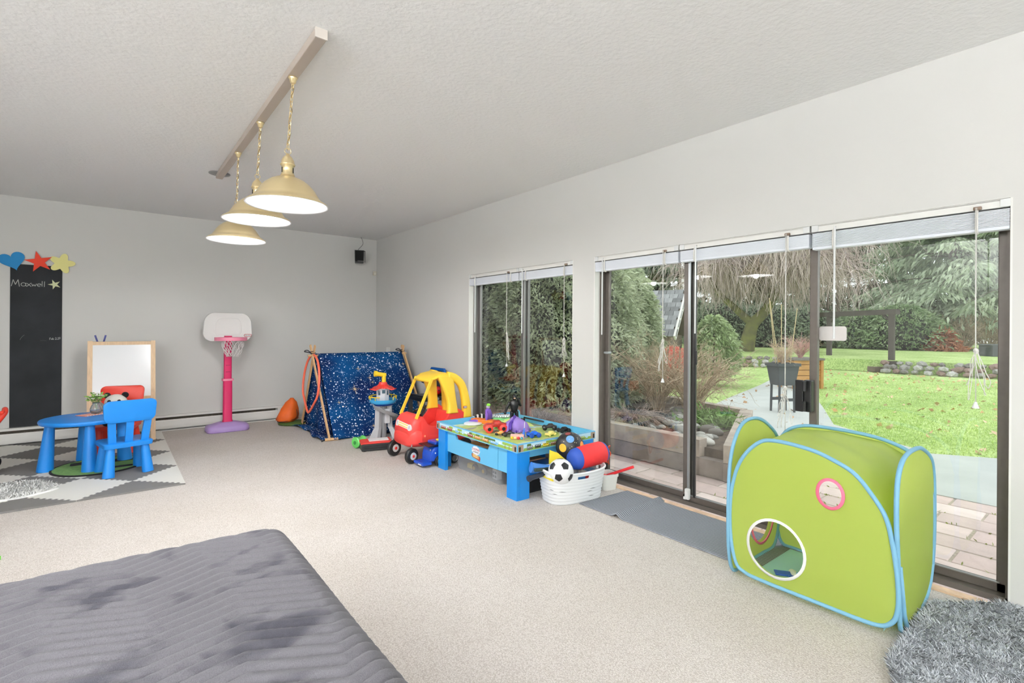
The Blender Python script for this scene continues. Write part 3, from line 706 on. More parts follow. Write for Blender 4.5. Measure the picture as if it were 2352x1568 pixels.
# woven placemat, vase of flowers
t = thing('placemat', 'orange and white striped woven mat on the round blue table', 'placemat', (-0.135, 6.02, TZ), math.radians(35))
for k in range(9): MB().box((-0.10 + k * 0.025, 0, 0.002), (0.013, 0.13, 0.004)).build('strip', mat('orange_weave', (224, 120, 92), 0.9), t); MB().box((-0.0875 + k * 0.025, 0, 0.002), (0.012, 0.13, 0.003)).build('strip', mat('white_weave', (240, 232, 224), 0.9), t)
t = thing('flower_vase', 'little glass vase of white daisies on the round blue table', 'vase', (-0.115, 6.035, TZ + 0.004))
MB().lathe([(0, 0), (0.036, 0), (0.045, 0.02), (0.046, 0.045), (0.036, 0.075), (0.026, 0.09), (0.029, 0.105), (0.025, 0.105), (0.022, 0.09), (0.032, 0.072), (0.041, 0.045), (0.04, 0.02), (0, 0.006)], n=24).build('vase', mat('clear_glass', (235, 238, 240), 0.05, trans=0.9), t, smooth=True)
STEM = mat('flower_stem', (96, 140, 60), 0.7); PET = mat('white_petal', (245, 244, 240), 0.8); LEAF = mat('flower_leaf', (92, 136, 56), 0.7, col2=(140, 172, 84), scale=30)
mb = MB(); lp = []; ld_ = []
tips = []
for k in range(9):
    a = 2.4 * k; rr = 0.02 + 0.045 * ((k * 37) % 10) / 10; tp = (rr * math.cos(a) * 1.2, rr * math.sin(a) * 1.2, 0.14 + 0.05 * ((k * 53) % 10) / 10); tips.append(tp)
    mb.tube(smooth_path([(0, 0, 0.015), (0.01 * math.cos(a), 0.01 * math.sin(a), 0.09), tp], 4), 0.0018, 5)
    for q in range(9):
        u = random.uniform(0.55, 1.0); lp.append((tp[0] * u + random.uniform(-.02, .02), tp[1] * u + random.uniform(-.02, .02), 0.09 + (tp[2] - 0.09) * u)); ld_.append((random.uniform(-1, 1), random.uniform(-1, 1), random.uniform(-.2, .8)))
mb.build('stems', STEM, t); quads('foliage', leaves(lp, np.array(ld_), 0.036, 0.018), LEAF, t)['kind'] = 'stuff'
for k, tp in enumerate(tips):
    fl_ = MB()
    for q in range(7):
        a = q * 2 * PI / 7; fl_.sph((tp[0] + 0.008 * math.cos(a), tp[1] + 0.008 * math.sin(a), tp[2] + 0.004), 0.006, (1, 1, 0.5), 6, 4)
    o = fl_.build('blossom', PET, t, smooth=True); MB().sph((tp[0], tp[1], tp[2] + 0.006), 0.0045, (1, 1, 0.7), 6, 4).build('blossom_centre', mat('yellow_centre', (236, 200, 60), 0.7), t) if k % 2 == 0 else None
# panda plush on the red chair
PW = mat('plush_white', (238, 234, 224), 0.95, bump=0.6, bscale=160); PK = mat('plush_black', (24, 23, 24), 0.95, bump=0.6, bscale=160)
t = thing('plush_panda', 'black and white plush panda sitting on the red chair', 'plush toy', (0.035, 6.345, 0.2915), math.radians(-12))
MB().sph((0, 0, 0.085), 0.085, (1, 0.85, 1)).build('body', PW, t, smooth=True)
MB().sph((0, -0.02, 0.222), 0.083, (1.12, 0.95, 0.95), 24, 16).build('head', PW, t, smooth=True)
for s in (-1, 1):
    MB().sph((s * 0.072, -0.01, 0.290), 0.03, (1, 0.6, 1)).build('ear', PK, t, smooth=True)
    MB().sph((s * 0.036, -0.088, 0.232), 0.021, (0.85, 0.45, 1.15), rot=(0, s * 0.4, 0)).build('eye_patch', PK, t, smooth=True)
    MB().sph((s * 0.075, -0.05, 0.115), 0.036, (0.8, 1.2, 1.5), rot=(0.6, 0, 0)).build('arm', PK, t, smooth=True)
    MB().sph((s * 0.055, -0.09, 0.035), 0.04, (0.9, 1.5, 0.85)).build('leg', PK, t, smooth=True)
MB().sph((0, -0.098, 0.208), 0.011, (1.3, 0.8, 0.9), 10, 8).build('nose', PK, t, smooth=True)

# ================================================================ drawing easel with whiteboard
PINE = mat('pine_wood', (226, 196, 160), 0.6, var=0.08, scale=14, wood=True)
t = thing('easel', 'pine drawing easel with a white board standing by the back wall', 'easel', (0.09, 6.80, 0.0125))
xl, xr = -0.275, 0.270; H_ = 1.095
for x in (xl, xr): MB().bar((x, 0.0, 0.0), (x, 0.16, H_), 0.042, 0.022, up=(0, -1, 0.15)).build('leg', PINE, t)
for x in (xl, xr): MB().bar((x * 0.96, 0.545, 0.0), (x * 0.96, 0.19, H_ - 0.03), 0.042, 0.022, up=(0, 1, 0.3)).build('leg', PINE, t)
yz = lambda z: 0.16 * z / H_
cx_ = (xl + xr) / 2; w_ = xr - xl - 0.042
MB().bar((xl + 0.02, yz(1.07), 1.07), (xr - 0.02, yz(1.07), 1.07), 0.020, 0.036, up=(0, -0.1, 1)).build('top_rail', PINE, t)
MB().bar((xl + 0.02, yz(0.465), 0.465), (xr - 0.02, yz(0.465), 0.465), 0.022, 0.042, up=(0, -0.1, 1)).build('lower_rail', PINE, t)
MB().bar((cx_, yz(0.485), 0.485), (cx_, yz(1.052), 1.052), w_, 0.006, up=(0, -1, 0.15)).build('whiteboard', mat('whiteboard', (238, 240, 242), 0.18, coat=0.3), t)
MB().bar((xl + 0.02, 0.20, 0.20), (xr - 0.02, 0.20, 0.20), 0.022, 0.042).build('rear_rail', PINE, t)
MB().box((cx_, 0.06, 0.36), (w_, 0.12, 0.008)).build('tray', mat('pale_board', (232, 214, 150), 0.6), t)
MB().cyl((xl + 0.02, 0.17, 1.105), (xr - 0.02, 0.17, 1.105), 0.008).build('dowel', PINE, t) if False else None
NAVY = mat('navy_plastic', (34, 42, 120), 0.4)
for k, (x, a) in enumerate(((-0.212, -0.28), (-0.165, 0.22))):
    o = MB().bar((0, 0, -0.04), (0, 0, 0.085), 0.016, 0.012).build('clip_handle', NAVY, t, loc=(x, 0.165, 1.075), rot=(0, a, 0))

# ================================================================ toy basketball hoop
PURP = mat('lilac_plastic', (176, 148, 206), 0.45); PINKP = mat('magenta_plastic', (206, 18, 92), 0.42); PINKL = mat('pink_plastic', (228, 134, 160), 0.45); NET = mat('net_white', (238, 234, 234), 0.8)
t = thing('basketball_hoop', 'toy basketball hoop with pink pole, white backboard and lilac base', 'basketball hoop', (1.105, 6.95, 0))
mb = MB(); L0 = []
for z, sx, sy in ((0, 0.97, 0.95), (0.012, 1.0, 1.0), (0.055, 0.99, 0.97), (0.075, 0.93, 0.86), (0.095, 0.62, 0.6), (0.112, 0.36, 0.42)):
    L0.append([(p[0] * sx, p[1] * sy, z) for p in rrect(0.46, 0.27, 0.07, 6)])
mb.loft(L0); mb.build('base', PURP, t, angle=1.2)
mb = MB(); mb.loft([[(p[0] * s, p[1] * s, z) for p in rrect(0.098, 0.075, 0.02)] for z, s in ((0.10, 1.2), (0.14, 1.0), (0.615, 0.98))]); mb.build('lower_pole', PINKP, t, angle=0.8)
mb = MB(); mb.loft([[(p[0], p[1], z) for p in rrect(0.084, 0.062, 0.016)] for z in (0.60, 1.16)]); mb.build('upper_pole', PINKP, t, angle=0.8)
for z in (0.72, 0.80): MB().box((0, -0.032, z), (0.05, 0.003, 0.008), bev=0.001).build('notch', mat('dark_magenta', (150, 10, 66), 0.5), t)
mb = MB(); mb.loft([[(p[0], p[1], z) for p in rrect(0.122, 0.095, 0.02)] for z in (0.612, 0.636)]); mb.build('collar', PINKL, t, angle=0.8)
pb = [(p[0] * (1 - 0.10 * max(0, p[1]) / 0.17), p[1] + 0.012 * (1 - (p[0] / 0.26) ** 2) * (1 if p[1] > 0 else -0.6)) for p in rrect(0.53, 0.335, 0.095, 8)]
mb = MB(); mb.loft([[(p[0] * s, y, 1.265 + p[1] * s) for p in pb] for y, s in ((0.03, 1.0), (-0.012, 1.0), (-0.018, 0.985), (-0.014, 0.95), (-0.014, 0.01))]); mb.build('backboard', mat('backboard_white', (228, 226, 224), 0.5), t, angle=0.8)
mb = MB(); mb.loft([[(p[0] * 0.56 * s, y, 1.27 + p[1] * 0.62 * s) for p in pb] for y, s in ((-0.0145, 1.0), (-0.0165, 0.98), (-0.0165, 0.9), (-0.0145, 0.88))], caps=False); mb.build('raised_border', mat('backboard_white'), t, angle=0.8)
mb = MB(); n = 36; ro, ri = 0.172, 0.150
mb.lathe([(ro, -0.02), (ro, 0.02), (ri, 0.016), (ri, -0.02)], (0.0, -0.205, 1.125), n, closed=True); mb.box((0, -0.03, 1.125), (0.24, 0.045, 0.034)); mb.build('rim', PINKL, t, angle=0.6)
lg = frame((0.215, -0.0185, 1.165), (1, 0, 0), (0, 0, 1))
MB().prism(rrect(0.085, 0.034, 0.016, 4), 0, 0.002, lg).build('badge', mat('badge_red', (190, 24, 52), 0.5), t); MB().prism(rrect(0.074, 0.024, 0.011, 4), 0.002, 0.003, lg).build('badge_plate', WHITEPL, t)
text('lettering', 'little tikes', 0.0155, mat('print_black', (15, 15, 15), 0.6), t, lg @ Matrix.Translation((0, 0, 0.0035)))
mb = MB(); NS = 12
for s in (1, -1):
    for k in range(NS):
        pts = []
        for q in range(7):
            u = q / 6; a = 2 * PI * (k + 0.5) / NS + s * u * PI * 3 / NS * 1.0; rr = 0.125 * (1 - u) + 0.062 * u + 0.012 * math.sin(u * 6 + k)
            pts.append((rr * math.cos(a) + 0.02, -0.205 + rr * math.sin(a), 1.10 - u * 0.185))
        mb.tube(pts, 0.0032, 5)
for k in range(NS):
    a = 2 * PI * (k + 0.5) / NS; mb.tube([(0.15 * math.cos(a), -0.205 + 0.15 * math.sin(a), 1.11), (0.125 * math.cos(a) + 0.02, -0.205 + 0.125 * math.sin(a), 1.10)], 0.003, 5)
mb.build('net', NET, t, smooth=True)

# ================================================================ things cut by the left edge
t = thing('ride_on_toy', 'red ride-on toy with black wheels at the edge of the foam mat', 'ride-on toy', (-0.98, 6.05, 0.0125))
for sx in (-1, 1):
    for sy in (-1, 1):
        MB().lathe([(0, -0.025), (0.06, -0.025), (0.07, -0.012), (0.07, 0.012), (0.06, 0.025), (0, 0.025)], (sx * 0.16, sy * 0.13, 0.07), 24, Euler((PI / 2, 0, 0)).to_matrix()).build('wheel', BLK, t, angle=0.6)
        MB().cyl((sx * 0.16, sy * 0.13 + sy * 0.024, 0.07), (sx * 0.16, sy * 0.13 + sy * 0.03, 0.07), 0.024).build('hub', RED, t)
mb = MB(); mb.loft([[(x, y * w, z) for (y, z) in ((-0.1, 0.10), (0.1, 0.10), (0.11, 0.20), (0.07, 0.27 + dz), (-0.07, 0.27 + dz), (-0.11, 0.20))] for x, w, dz in ((-0.24, 0.7, 0.0), (-0.1, 1, -0.01), (0.08, 1, 0.03), (0.22, 0.7, 0.0))]); mb.build('body', RED, t, angle=0.6)
mb = MB(); mb.tube(smooth_path([(0.15, 0, 0.27), (0.19, 0, 0.38), (0.26, 0, 0.50), (0.255, 0.08, 0.53)], 5), 0.02, 10); mb.tube([(0.255, -0.1, 0.52), (0.255, 0.1, 0.52)], 0.014, 8); mb.build('handlebar', RED, t, smooth=True)
t = thing('picture_book', 'green and blue picture book lying on the carpet beside the bed', 'book', (-0.62, 3.84, 0.0), math.radians(38))
MB().box((0, 0, 0.011), (0.24, 0.2, 0.022), bev=0.002).build('cover', mat('green_cover', (110, 190, 70), 0.5), t); MB().box((0, 0, 0.0225), (0.20, 0.16, 0.001)).build('picture', mat('blue_cover', (60, 150, 210), 0.5), t); MB().box((0.002, 0, 0.011), (0.242, 0.196, 0.016)).build('pages', mat('paper', (240, 238, 230), 0.8), t)
# ================================================================ A-frame play tent with starry cloth
def starry():
    m = bpy.data.materials.new('starry_cloth'); m.use_nodes = True; N = m.node_tree.nodes; L = m.node_tree.links; b = N['Principled BSDF']
    tc = N.new('ShaderNodeTexCoord')
    nz = N.new('ShaderNodeTexNoise'); nz.inputs['Scale'].default_value = 2.5; L.new(tc.outputs['Object'], nz.inputs['Vector'])
    rp = N.new('ShaderNodeValToRGB'); e = rp.color_ramp.elements; e[0].position = 0.35; e[0].color = (*lin((12, 36, 84)), 1); e[1].position = 0.7; e[1].color = (*lin((14, 78, 134)), 1); L.new(nz.outputs['Fac'], rp.inputs['Fac'])
    col = rp.outputs['Color']
    for sc, thr, dens, c in ((34, 0.34, 0.2, (236, 240, 250)), (60, 0.30, 0.1, (220, 228, 248)), (24, 0.22, 0.6, (248, 242, 230))):
        vo = N.new('ShaderNodeTexVoronoi'); vo.inputs['Scale'].default_value = sc; L.new(tc.outputs['Object'], vo.inputs['Vector'])
        sp = N.new('ShaderNodeSeparateColor'); L.new(vo.outputs['Color'], sp.inputs['Color'])
        th = N.new('ShaderNodeMath'); th.operation = 'MULTIPLY'; th.inputs[1].default_value = thr; L.new(sp.outputs['Red'], th.inputs[0])
        lt = N.new('ShaderNodeMath'); lt.operation = 'LESS_THAN'; L.new(vo.outputs['Distance'], lt.inputs[0]); L.new(th.outputs[0], lt.inputs[1])
        gt = N.new('ShaderNodeMath'); gt.operation = 'GREATER_THAN'; gt.inputs[1].default_value = dens; L.new(sp.outputs['Green'], gt.inputs[0])
        mu = N.new('ShaderNodeMath'); mu.operation = 'MULTIPLY'; L.new(lt.outputs[0], mu.inputs[0]); L.new(gt.outputs[0], mu.inputs[1])
        mx = N.new('ShaderNodeMix'); mx.data_type = 'RGBA'; L.new(mu.outputs[0], mx.inputs[0]); L.new(col, mx.inputs[6]); mx.inputs[7].default_value = (*lin(c), 1); col = mx.outputs[2]
    L.new(col, b.inputs['Base Color']); b.inputs['Roughness'].default_value = 0.9; b.inputs['Specular IOR Level'].default_value = 0.1
    return m
STAR = starry(); WOOD = mat('tent_pole_wood', (212, 172, 126), 0.6, var=0.12, scale=12, wood=True)
AL, AR = Vector((1.892, 6.2, 0.95)), Vector((3.055, 6.17, 0.95))
LF, LB, RF, RB = Vector((1.914, 5.655, 0)), Vector((1.935, 6.79, 0)), Vector((3.125, 5.64, 0)), Vector((3.13, 6.76, 0))
org = Vector((2.50, 6.2, 0))
t = thing('play_tent', 'A-frame play tent of navy starry cloth on wooden poles', 'tent', org)
def pole(foot, apex, ext, off):
    f = foot - org; a = apex - org + off; d = (a - f).normalized(); e = a + d * ext
    MB().bar(f, e, 0.034, 0.016, up=(1, 0, 0)).build('pole', WOOD, t)
pole(LF, AL, 0.12, Vector((-0.012, 0, 0))); pole(LB, AL, 0.12, Vector((0.006, 0, 0))); pole(RF, AR, 0.10, Vector((0.012, 0, 0))); pole(RB, AR, 0.10, Vector((-0.006, 0, 0)))
rd = (AR - AL).normalized()
MB().cyl(AL - org - rd * 0.06 - Vector((0, 0, 0.02)), AR - org + rd * 0.05 - Vector((0, 0, 0.02)), 0.011, n=12).build('ridge_bar', WOOD, t)
for a, b in ((LF, RF), (LB, RB)): MB().cyl(a - org + Vector((-0.03, 0, 0.012)), b - org + Vector((0.03, 0, 0.012)), 0.010, n=10).build('floor_bar', WOOD, t)
fr = [LF + rd * 0.03 + Vector((0, -0.03, 0.006)), RF + Vector((-0.02, -0.02, 0.006))]
def front(u, v):       # u along the ridge, v downwards
    top = AL.lerp(AR, 0.045 + 0.935 * u); bot = fr[0].lerp(fr[1], u)
    p = top.lerp(bot, v); p.z += -0.012 * math.sin(PI * u) * (1 - v)
    n = Vector((0, -0.9, 0.45)).normalized()
    return p + n * (0.010 + 0.012 * math.sin(u * 9 + v * 2) * v + 0.006 * math.sin(u * 23) * v * v) - org
def backs(u, v):
    top = AL.lerp(AR, 0.02 + 0.96 * u); bot = (LB + Vector((0.02, 0.02, 0.006))).lerp(RB + Vector((-0.02, 0.02, 0.006)), u)
    p = top.lerp(bot, v); n = Vector((0, 0.9, 0.45)).normalized()
    return p + n * (0.008 + 0.010 * math.sin(u * 8) * v) - org
def sheet(name, f, nu, nv):
    o = MB().grid(f, nu, nv).build(name, STAR, t, smooth=True)
    md = o.modifiers.new('thickness', 'SOLIDIFY'); md.thickness = 0.003
    return o
sheet('front_cloth', front, 30, 20); sheet('back_cloth', backs, 24, 16)
def floorc(u, v):
    a = (LF + Vector((-0.06, -0.02, 0))).lerp(LB + Vector((-0.09, 0.0, 0)), v); b = (RF).lerp(RB, v)
    p = a.lerp(b, u); p.z = 0.006 + 0.035 * max(0, 1 - u * 6) * (0.5 + 0.5 * math.sin(v * 17)) ; p.x += -0.05 * max(0, 1 - u * 5) * (0.4 + 0.6 * math.sin(v * 7 + 0.5))
    return p - org
sheet('floor_cloth', floorc, 24, 24)
def gus(u, v):       # cloth hanging behind the left opening
    a = (AL + Vector((0.05, 0, -0.03))); l = LF + Vector((0.06, 0.1, 0.01)); r_ = LB + Vector((0.06, -0.05, 0.01))
    p = a.lerp(l.lerp(r_, u), v); p.x += 0.03 * math.sin(u * 11) * v
    return p - org
sheet('end_cloth', gus, 16, 12)
GOLD = mat('printed_gold', (226, 200, 150), 0.9); SIL = mat('printed_silver', (206, 216, 232), 0.9)
for k, (u, v, r, m) in enumerate([(0.32, 0.45, 0.075, GOLD), (0.60, 0.93, 0.065, GOLD), (0.22, 0.24, 0.045, SIL), (0.41, 0.20, 0.035, GOLD), (0.48, 0.18, 0.04, SIL), (0.52, 0.32, 0.04, GOLD), (0.80, 0.20, 0.04, SIL), (0.97, 0.17, 0.035, GOLD), (0.93, 0.20, 0.03, SIL), (0.53, 0.6, 0.03, SIL), (0.43, 0.90, 0.04, GOLD), (0.12, 0.60, 0.035, GOLD), (0.68, 0.52, 0.035, SIL), (0.10, 0.87, 0.03, SIL), (0.54, 0.38, 0.03, GOLD)]):
    p = front(u, v); ux = (front(u + 0.02, v) - p).normalized(); vy = (p - front(u, v + 0.02)).normalized(); nn = ux.cross(vy)
    pol = [((r if i % 4 == 0 else (r * 0.55 if i % 2 == 0 else r * 0.10)) * math.cos(2 * PI * i / 16 + PI / 2), (r if i % 4 == 0 else (r * 0.55 if i % 2 == 0 else r * 0.10)) * math.sin(2 * PI * i / 16 + PI / 2)) for i in range(16)]
    MB().prism(pol, 0.0, 0.0012, frame(p + nn * 0.0045, ux, vy)).build('printed_star', m, t)
TIE = mat('dark_tie', (30, 34, 44), 0.8)
for a in (AL, AR):
    q = a - org; mb = MB(); mb.tube(smooth_path([q + Vector((-0.02, -0.02, 0.0)), q + Vector((-0.07, -0.02, 0.045)), q + Vector((-0.10, 0, 0.03)), q + Vector((-0.02, 0.01, 0.01)), q + Vector((0.02, 0, -0.02))], 5), 0.006, 6)
    mb.tube([q + Vector((0.028 * math.cos(k), 0.028 * math.sin(k), -0.01 + 0.004 * k)) for k in range(12)], 0.004, 5); mb.build('tie', TIE, t, smooth=True)
q = LF - org; mb = MB(); mb.tube(smooth_path([q + Vector((-0.10, -0.03, 0.006)), q + Vector((-0.03, -0.01, 0.02)), q + Vector((0.04, -0.03, 0.02)), q + Vector((0.10, -0.05, 0.006))], 5), 0.005, 6); mb.build('tie', TIE, t, smooth=True)
MB().cyl(q + Vector((-0.06, -0.02, 0.018)), q + Vector((0.08, -0.035, 0.018)), 0.016, n=10).build('cross_peg', WOOD, t)
# orange hoop hung on the ridge end
hp_ = []
for k in range(40):
    a = 2 * PI * k / 40; hz = math.cos(a); hp_.append((1.865 + 0.028 * hz, 6.19 + 0.30 * math.sin(a) * (1 if hz > -0.4 else max(0.25, 1 - 0.9 * (-hz - 0.4))), 0.595 + 0.345 * hz))
o = MB().tube(hp_, 0.0135, 8, closed=True).build('hoop', mat('orange_tube', (244, 112, 84), 0.4), smooth=True); tag(o, 'thin orange plastic hoop hanging from the tent ridge end', 'hoop')
# orange drawstring bag and green cushion behind the tent end
t = thing('drawstring_bag', 'orange drawstring bag slumped on the floor behind the tent', 'bag', (1.80, 6.98, 0.0))
mb = MB(); L0 = []
for z, w, d, ox in ((0.035, 0.10, 0.10, -0.01), (0.06, 0.135, 0.12, 0), (0.12, 0.125, 0.115, 0.015), (0.2, 0.105, 0.09, 0.035), (0.28, 0.07, 0.06, 0.055), (0.32, 0.03, 0.03, 0.06), (0.335, 0.02, 0.02, 0.06)):
    L0.append([((w * (1 + 0.08 * math.sin(5 * a + z * 20))) * math.cos(a) + ox, d * (1 + 0.06 * math.cos(4 * a)) * math.sin(a), z) for a in [2 * PI * k / 24 for k in range(24)]])
mb.loft(L0); mb.build('sack', mat('orange_nylon', (222, 96, 24), 0.6, var=0.06, scale=12, bump=0.3, bscale=20), t, smooth=True)
mb = MB(); mb.tube(smooth_path([(0.06, -0.02, 0.32), (0.10, -0.06, 0.2), (0.08, -0.12, 0.08), (-0.1, -0.10, 0.045), (-0.13, -0.05, 0.05)], 5), 0.004, 5); mb.build('cord', BLK, t, smooth=True)
o = MB().lathe([(0, 0.0), (0.15, 0.0), (0.18, 0.012), (0.17, 0.028), (0, 0.034)], (1.86, 6.92, 0), 28).build('floor_cushion', mat('dark_green_cloth', (70, 92, 36), 0.9), smooth=True); tag(o, 'flat dark green cushion on the floor under the orange bag', 'cushion')

# ================================================================ rescue tower toy
TG = mat('tower_grey', (190, 190, 194), 0.45); TG2 = mat('slide_grey', (150, 150, 152), 0.45); LB_ = mat('deck_blue', (66, 170, 224), 0.4); DB = mat('deck_dark_blue', (10, 60, 150), 0.4); YEL = mat('yellow_plastic', (242, 208, 44), 0.42); REDP = mat('tower_red', (222, 58, 48), 0.42)
t = thing('toy_tower', 'tall grey toy lookout tower with red roof, blue deck and yellow periscope', 'toy tower', (2.43, 5.40, 0), math.radians(-6))
for k in range(3):
    a = math.radians(95 + 120 * k); c, s_ = math.cos(a), math.sin(a)
    mb = MB(); L0 = []
    for z, r, w, d in ((0.0, 0.145, 0.11, 0.06), (0.02, 0.145, 0.11, 0.06), (0.11, 0.105, 0.075, 0.055), (0.14, 0.085, 0.06, 0.05), (0.41, 0.072, 0.06, 0.05)):
        L0.append([(c * (r + dx * d / 2) - s_ * dy * w / 2, s_ * (r + dx * d / 2) + c * dy * w / 2, z) for dx, dy in ((-1, -1), (1, -1), (1, 1), (-1, 1))])
    mb.loft(L0); mb.build('pillar', TG, t)
MB().cyl((0, 0, 0.0), (0, 0, 0.41), 0.045, 0.05, 12).build('core', TG2, t); MB().box((0.02, -0.085, 0.27), (0.055, 0.05, 0.16), bev=0.004).build('lift_box', mat('tower_pale', (214, 214, 218), 0.45), t)
MB().lathe([(0, 0.405), (0.13, 0.405), (0.148, 0.425), (0.155, 0.455), (0.150, 0.455), (0.142, 0.43), (0, 0.428)], n=40).build('deck', LB_, t, angle=0.6)
MB().lathe([(0, 0.385), (0.115, 0.388), (0.135, 0.408), (0, 0.408)], n=40).build('deck_base', DB, t, angle=0.6)
mb = MB(); mb.tube([(0.153 * math.cos(math.radians(a)), 0.153 * math.sin(math.radians(a)), 0.487) for a in range(-60, 250, 10)], 0.006, 6)
for a in range(-60, 250, 31): mb.cyl((0.152 * math.cos(math.radians(a)), 0.152 * math.sin(math.radians(a)), 0.45), (0.153 * math.cos(math.radians(a)), 0.153 * math.sin(math.radians(a)), 0.487), 0.005, n=6)
mb.build('railing', YEL, t)
mb = MB(); L0 = [[(p[0] * s, p[1] * s, z) for p in ell(0.078, 0.07, 8)] for z, s in ((0.428, 0.92), (0.58, 1.0))]; mb.loft(L0); mb.build('cabin', mat('tower_pale'), t)
WIN = mat('cabin_window', (70, 96, 110), 0.2)
for a, z, w, hh in ((-100, 0.545, 0.035, 0.04), (-60, 0.53, 0.02, 0.05), (-140, 0.53, 0.025, 0.05)):
    ar = math.radians(a); MB().box((0.0725 * math.cos(ar), 0.066 * math.sin(ar), z), (0.004, w, hh), (0, 0, ar)).build('window', WIN, t)
mb = MB()
for k in range(3):
    a = math.radians(-90 + 45 + 120 * k); c, s_ = math.cos(a), math.sin(a)
    L0 = [[(c * r - s_ * y, s_ * r + c * y, z + dz) for y, dz in ((-w, 0), (w, 0), (w, 0.012), (-w, 0.012))] for r, w, z in ((0.0, 0.05, 0.60), (0.07, 0.065, 0.588), (0.13, 0.05, 0.562), (0.155, 0.025, 0.572))]; mb.loft(L0)
mb.lathe([(0, 0.58), (0.088, 0.58), (0.085, 0.592), (0.05, 0.625), (0.042, 0.648), (0, 0.65)], n=16); mb.build('roof', REDP, t)
mb = MB(); mb.cyl((0.01, 0, 0.645), (0.01, 0, 0.735), 0.024, n=16); mb.cyl((0.03, 0, 0.725), (-0.075, 0, 0.745), 0.024, 0.026, 16); mb.cyl((-0.07, 0, 0.745), (-0.10, 0, 0.748), 0.033, 0.034, 16); mb.sph((0.012, 0, 0.728), 0.027); mb.build('periscope', YEL, t, angle=0.7)
mb = MB(); sl = []
for k in range(15):
    u = k / 14; a = math.radians(200 + 190 * u); rr = 0.105 + 0.03 * math.sin(u * PI) ; sl.append((rr * math.cos(a), rr * math.sin(a), 0.385 - 0.21 * u))
for off in (0,):
    Ls = []
    for k, p in enumerate(sl):
        n = Vector((p[0], p[1], 0)).normalized(); pv = Vector(p)
        Ls.append([pv - n * 0.035 + Vector((0, 0, 0.02)), pv - n * 0.03 + Vector((0, 0, -0.008)), pv + n * 0.03 + Vector((0, 0, -0.008)), pv + n * 0.045 + Vector((0, 0, 0.03)), pv + n * 0.038 + Vector((0, 0, 0.032)), pv + n * 0.025 + Vector((0, 0, 0.0)), pv - n * 0.025 + Vector((0, 0, 0.0)), pv - n * 0.03 + Vector((0, 0, 0.02))])
    mb.loft(Ls)
mb.build('slide', TG2, t, angle=0.8)
# black and red folding toy case with green roller in front of the tent
t = thing('toy_case', 'flat black and red toy case lying on the carpet before the tower', 'toy case', (2.16, 4.965, 0), math.radians(-14))
MB().box((0, 0, 0.04), (0.31, 0.16, 0.07), bev=0.008).build('case', mat('case_black', (44, 46, 48), 0.45), t); MB().box((0.0, 0.02, 0.082), (0.32, 0.18, 0.016), (0.05, 0, 0), bev=0.004).build('lid', REDP, t)
MB().box((0.03, 0.03, 0.094), (0.2, 0.09, 0.008), (0.05, 0, 0)).build('panel', WHITEPL, t)
for s_ in (-1, 1): MB().cyl((s_ * 0.12, -0.05, 0.0), (s_ * 0.12, -0.05, 0.012), 0.015).build('foot', BLK, t)
for k in range(2): MB().box((0, -0.083, 0.035 + 0.022 * k), (0.27, 0.006, 0.008)).build('ridge', BLK, t)
t = thing('toy_roller', 'translucent green toy cylinder on the carpet by the tent corner', 'toy', (2.05, 5.135, 0.062), math.radians(20))
MB().lathe([(0, -0.06), (0.05, -0.06), (0.06, -0.05), (0.052, -0.03), (0.052, 0.03), (0.06, 0.05), (0.05, 0.06), (0, 0.06)], (0, 0, 0), 24, Euler((0, PI / 2, 0)).to_matrix()).build('drum', mat('green_plastic', (96, 188, 92), 0.3), t, angle=0.7)
MB().cyl((-0.064, 0, 0), (-0.058, 0, 0), 0.02).build('end_knob', mat('dark_green_plastic', (40, 120, 50), 0.4), t)

# ================================================================ red and yellow toy car
CR = mat('coupe_red', (238, 70, 64), 0.42, var=0.03, scale=6); CY = mat('coupe_yellow', (250, 206, 60), 0.40); TYRE = mat('tyre_black', (28, 28, 28), 0.5)
t = thing('toy_car', 'red ride-in toy car with a yellow roof beside the train table', 'toy car', (2.10, 4.43, 0))
mb = MB(); L0 = []
secs = [(0.02, 0.15, 0.15, 0.25), (0.05, 0.185, 0.135, 0.30), (0.10, 0.205, 0.13, 0.33), (0.2, 0.215, 0.125, 0.31), (0.3, 0.22, 0.12, 0.28), (0.5, 0.22, 0.11, 0.28), (0.65, 0.22, 0.11, 0.36), (0.76, 0.21, 0.12, 0.375), (0.83, 0.18, 0.15, 0.36), (0.87, 0.14, 0.2, 0.31)]
for x, w, zb, zt in secs:
    L0.append([(x, p[0] * w / 0.5, (zb + zt) / 2 + p[1] * (zt - zb)) for p in rrect(1.0, 1.0, 0.28, 5)])
mb.loft(L0); mb.build('lower_body', CR, t, smooth=True)
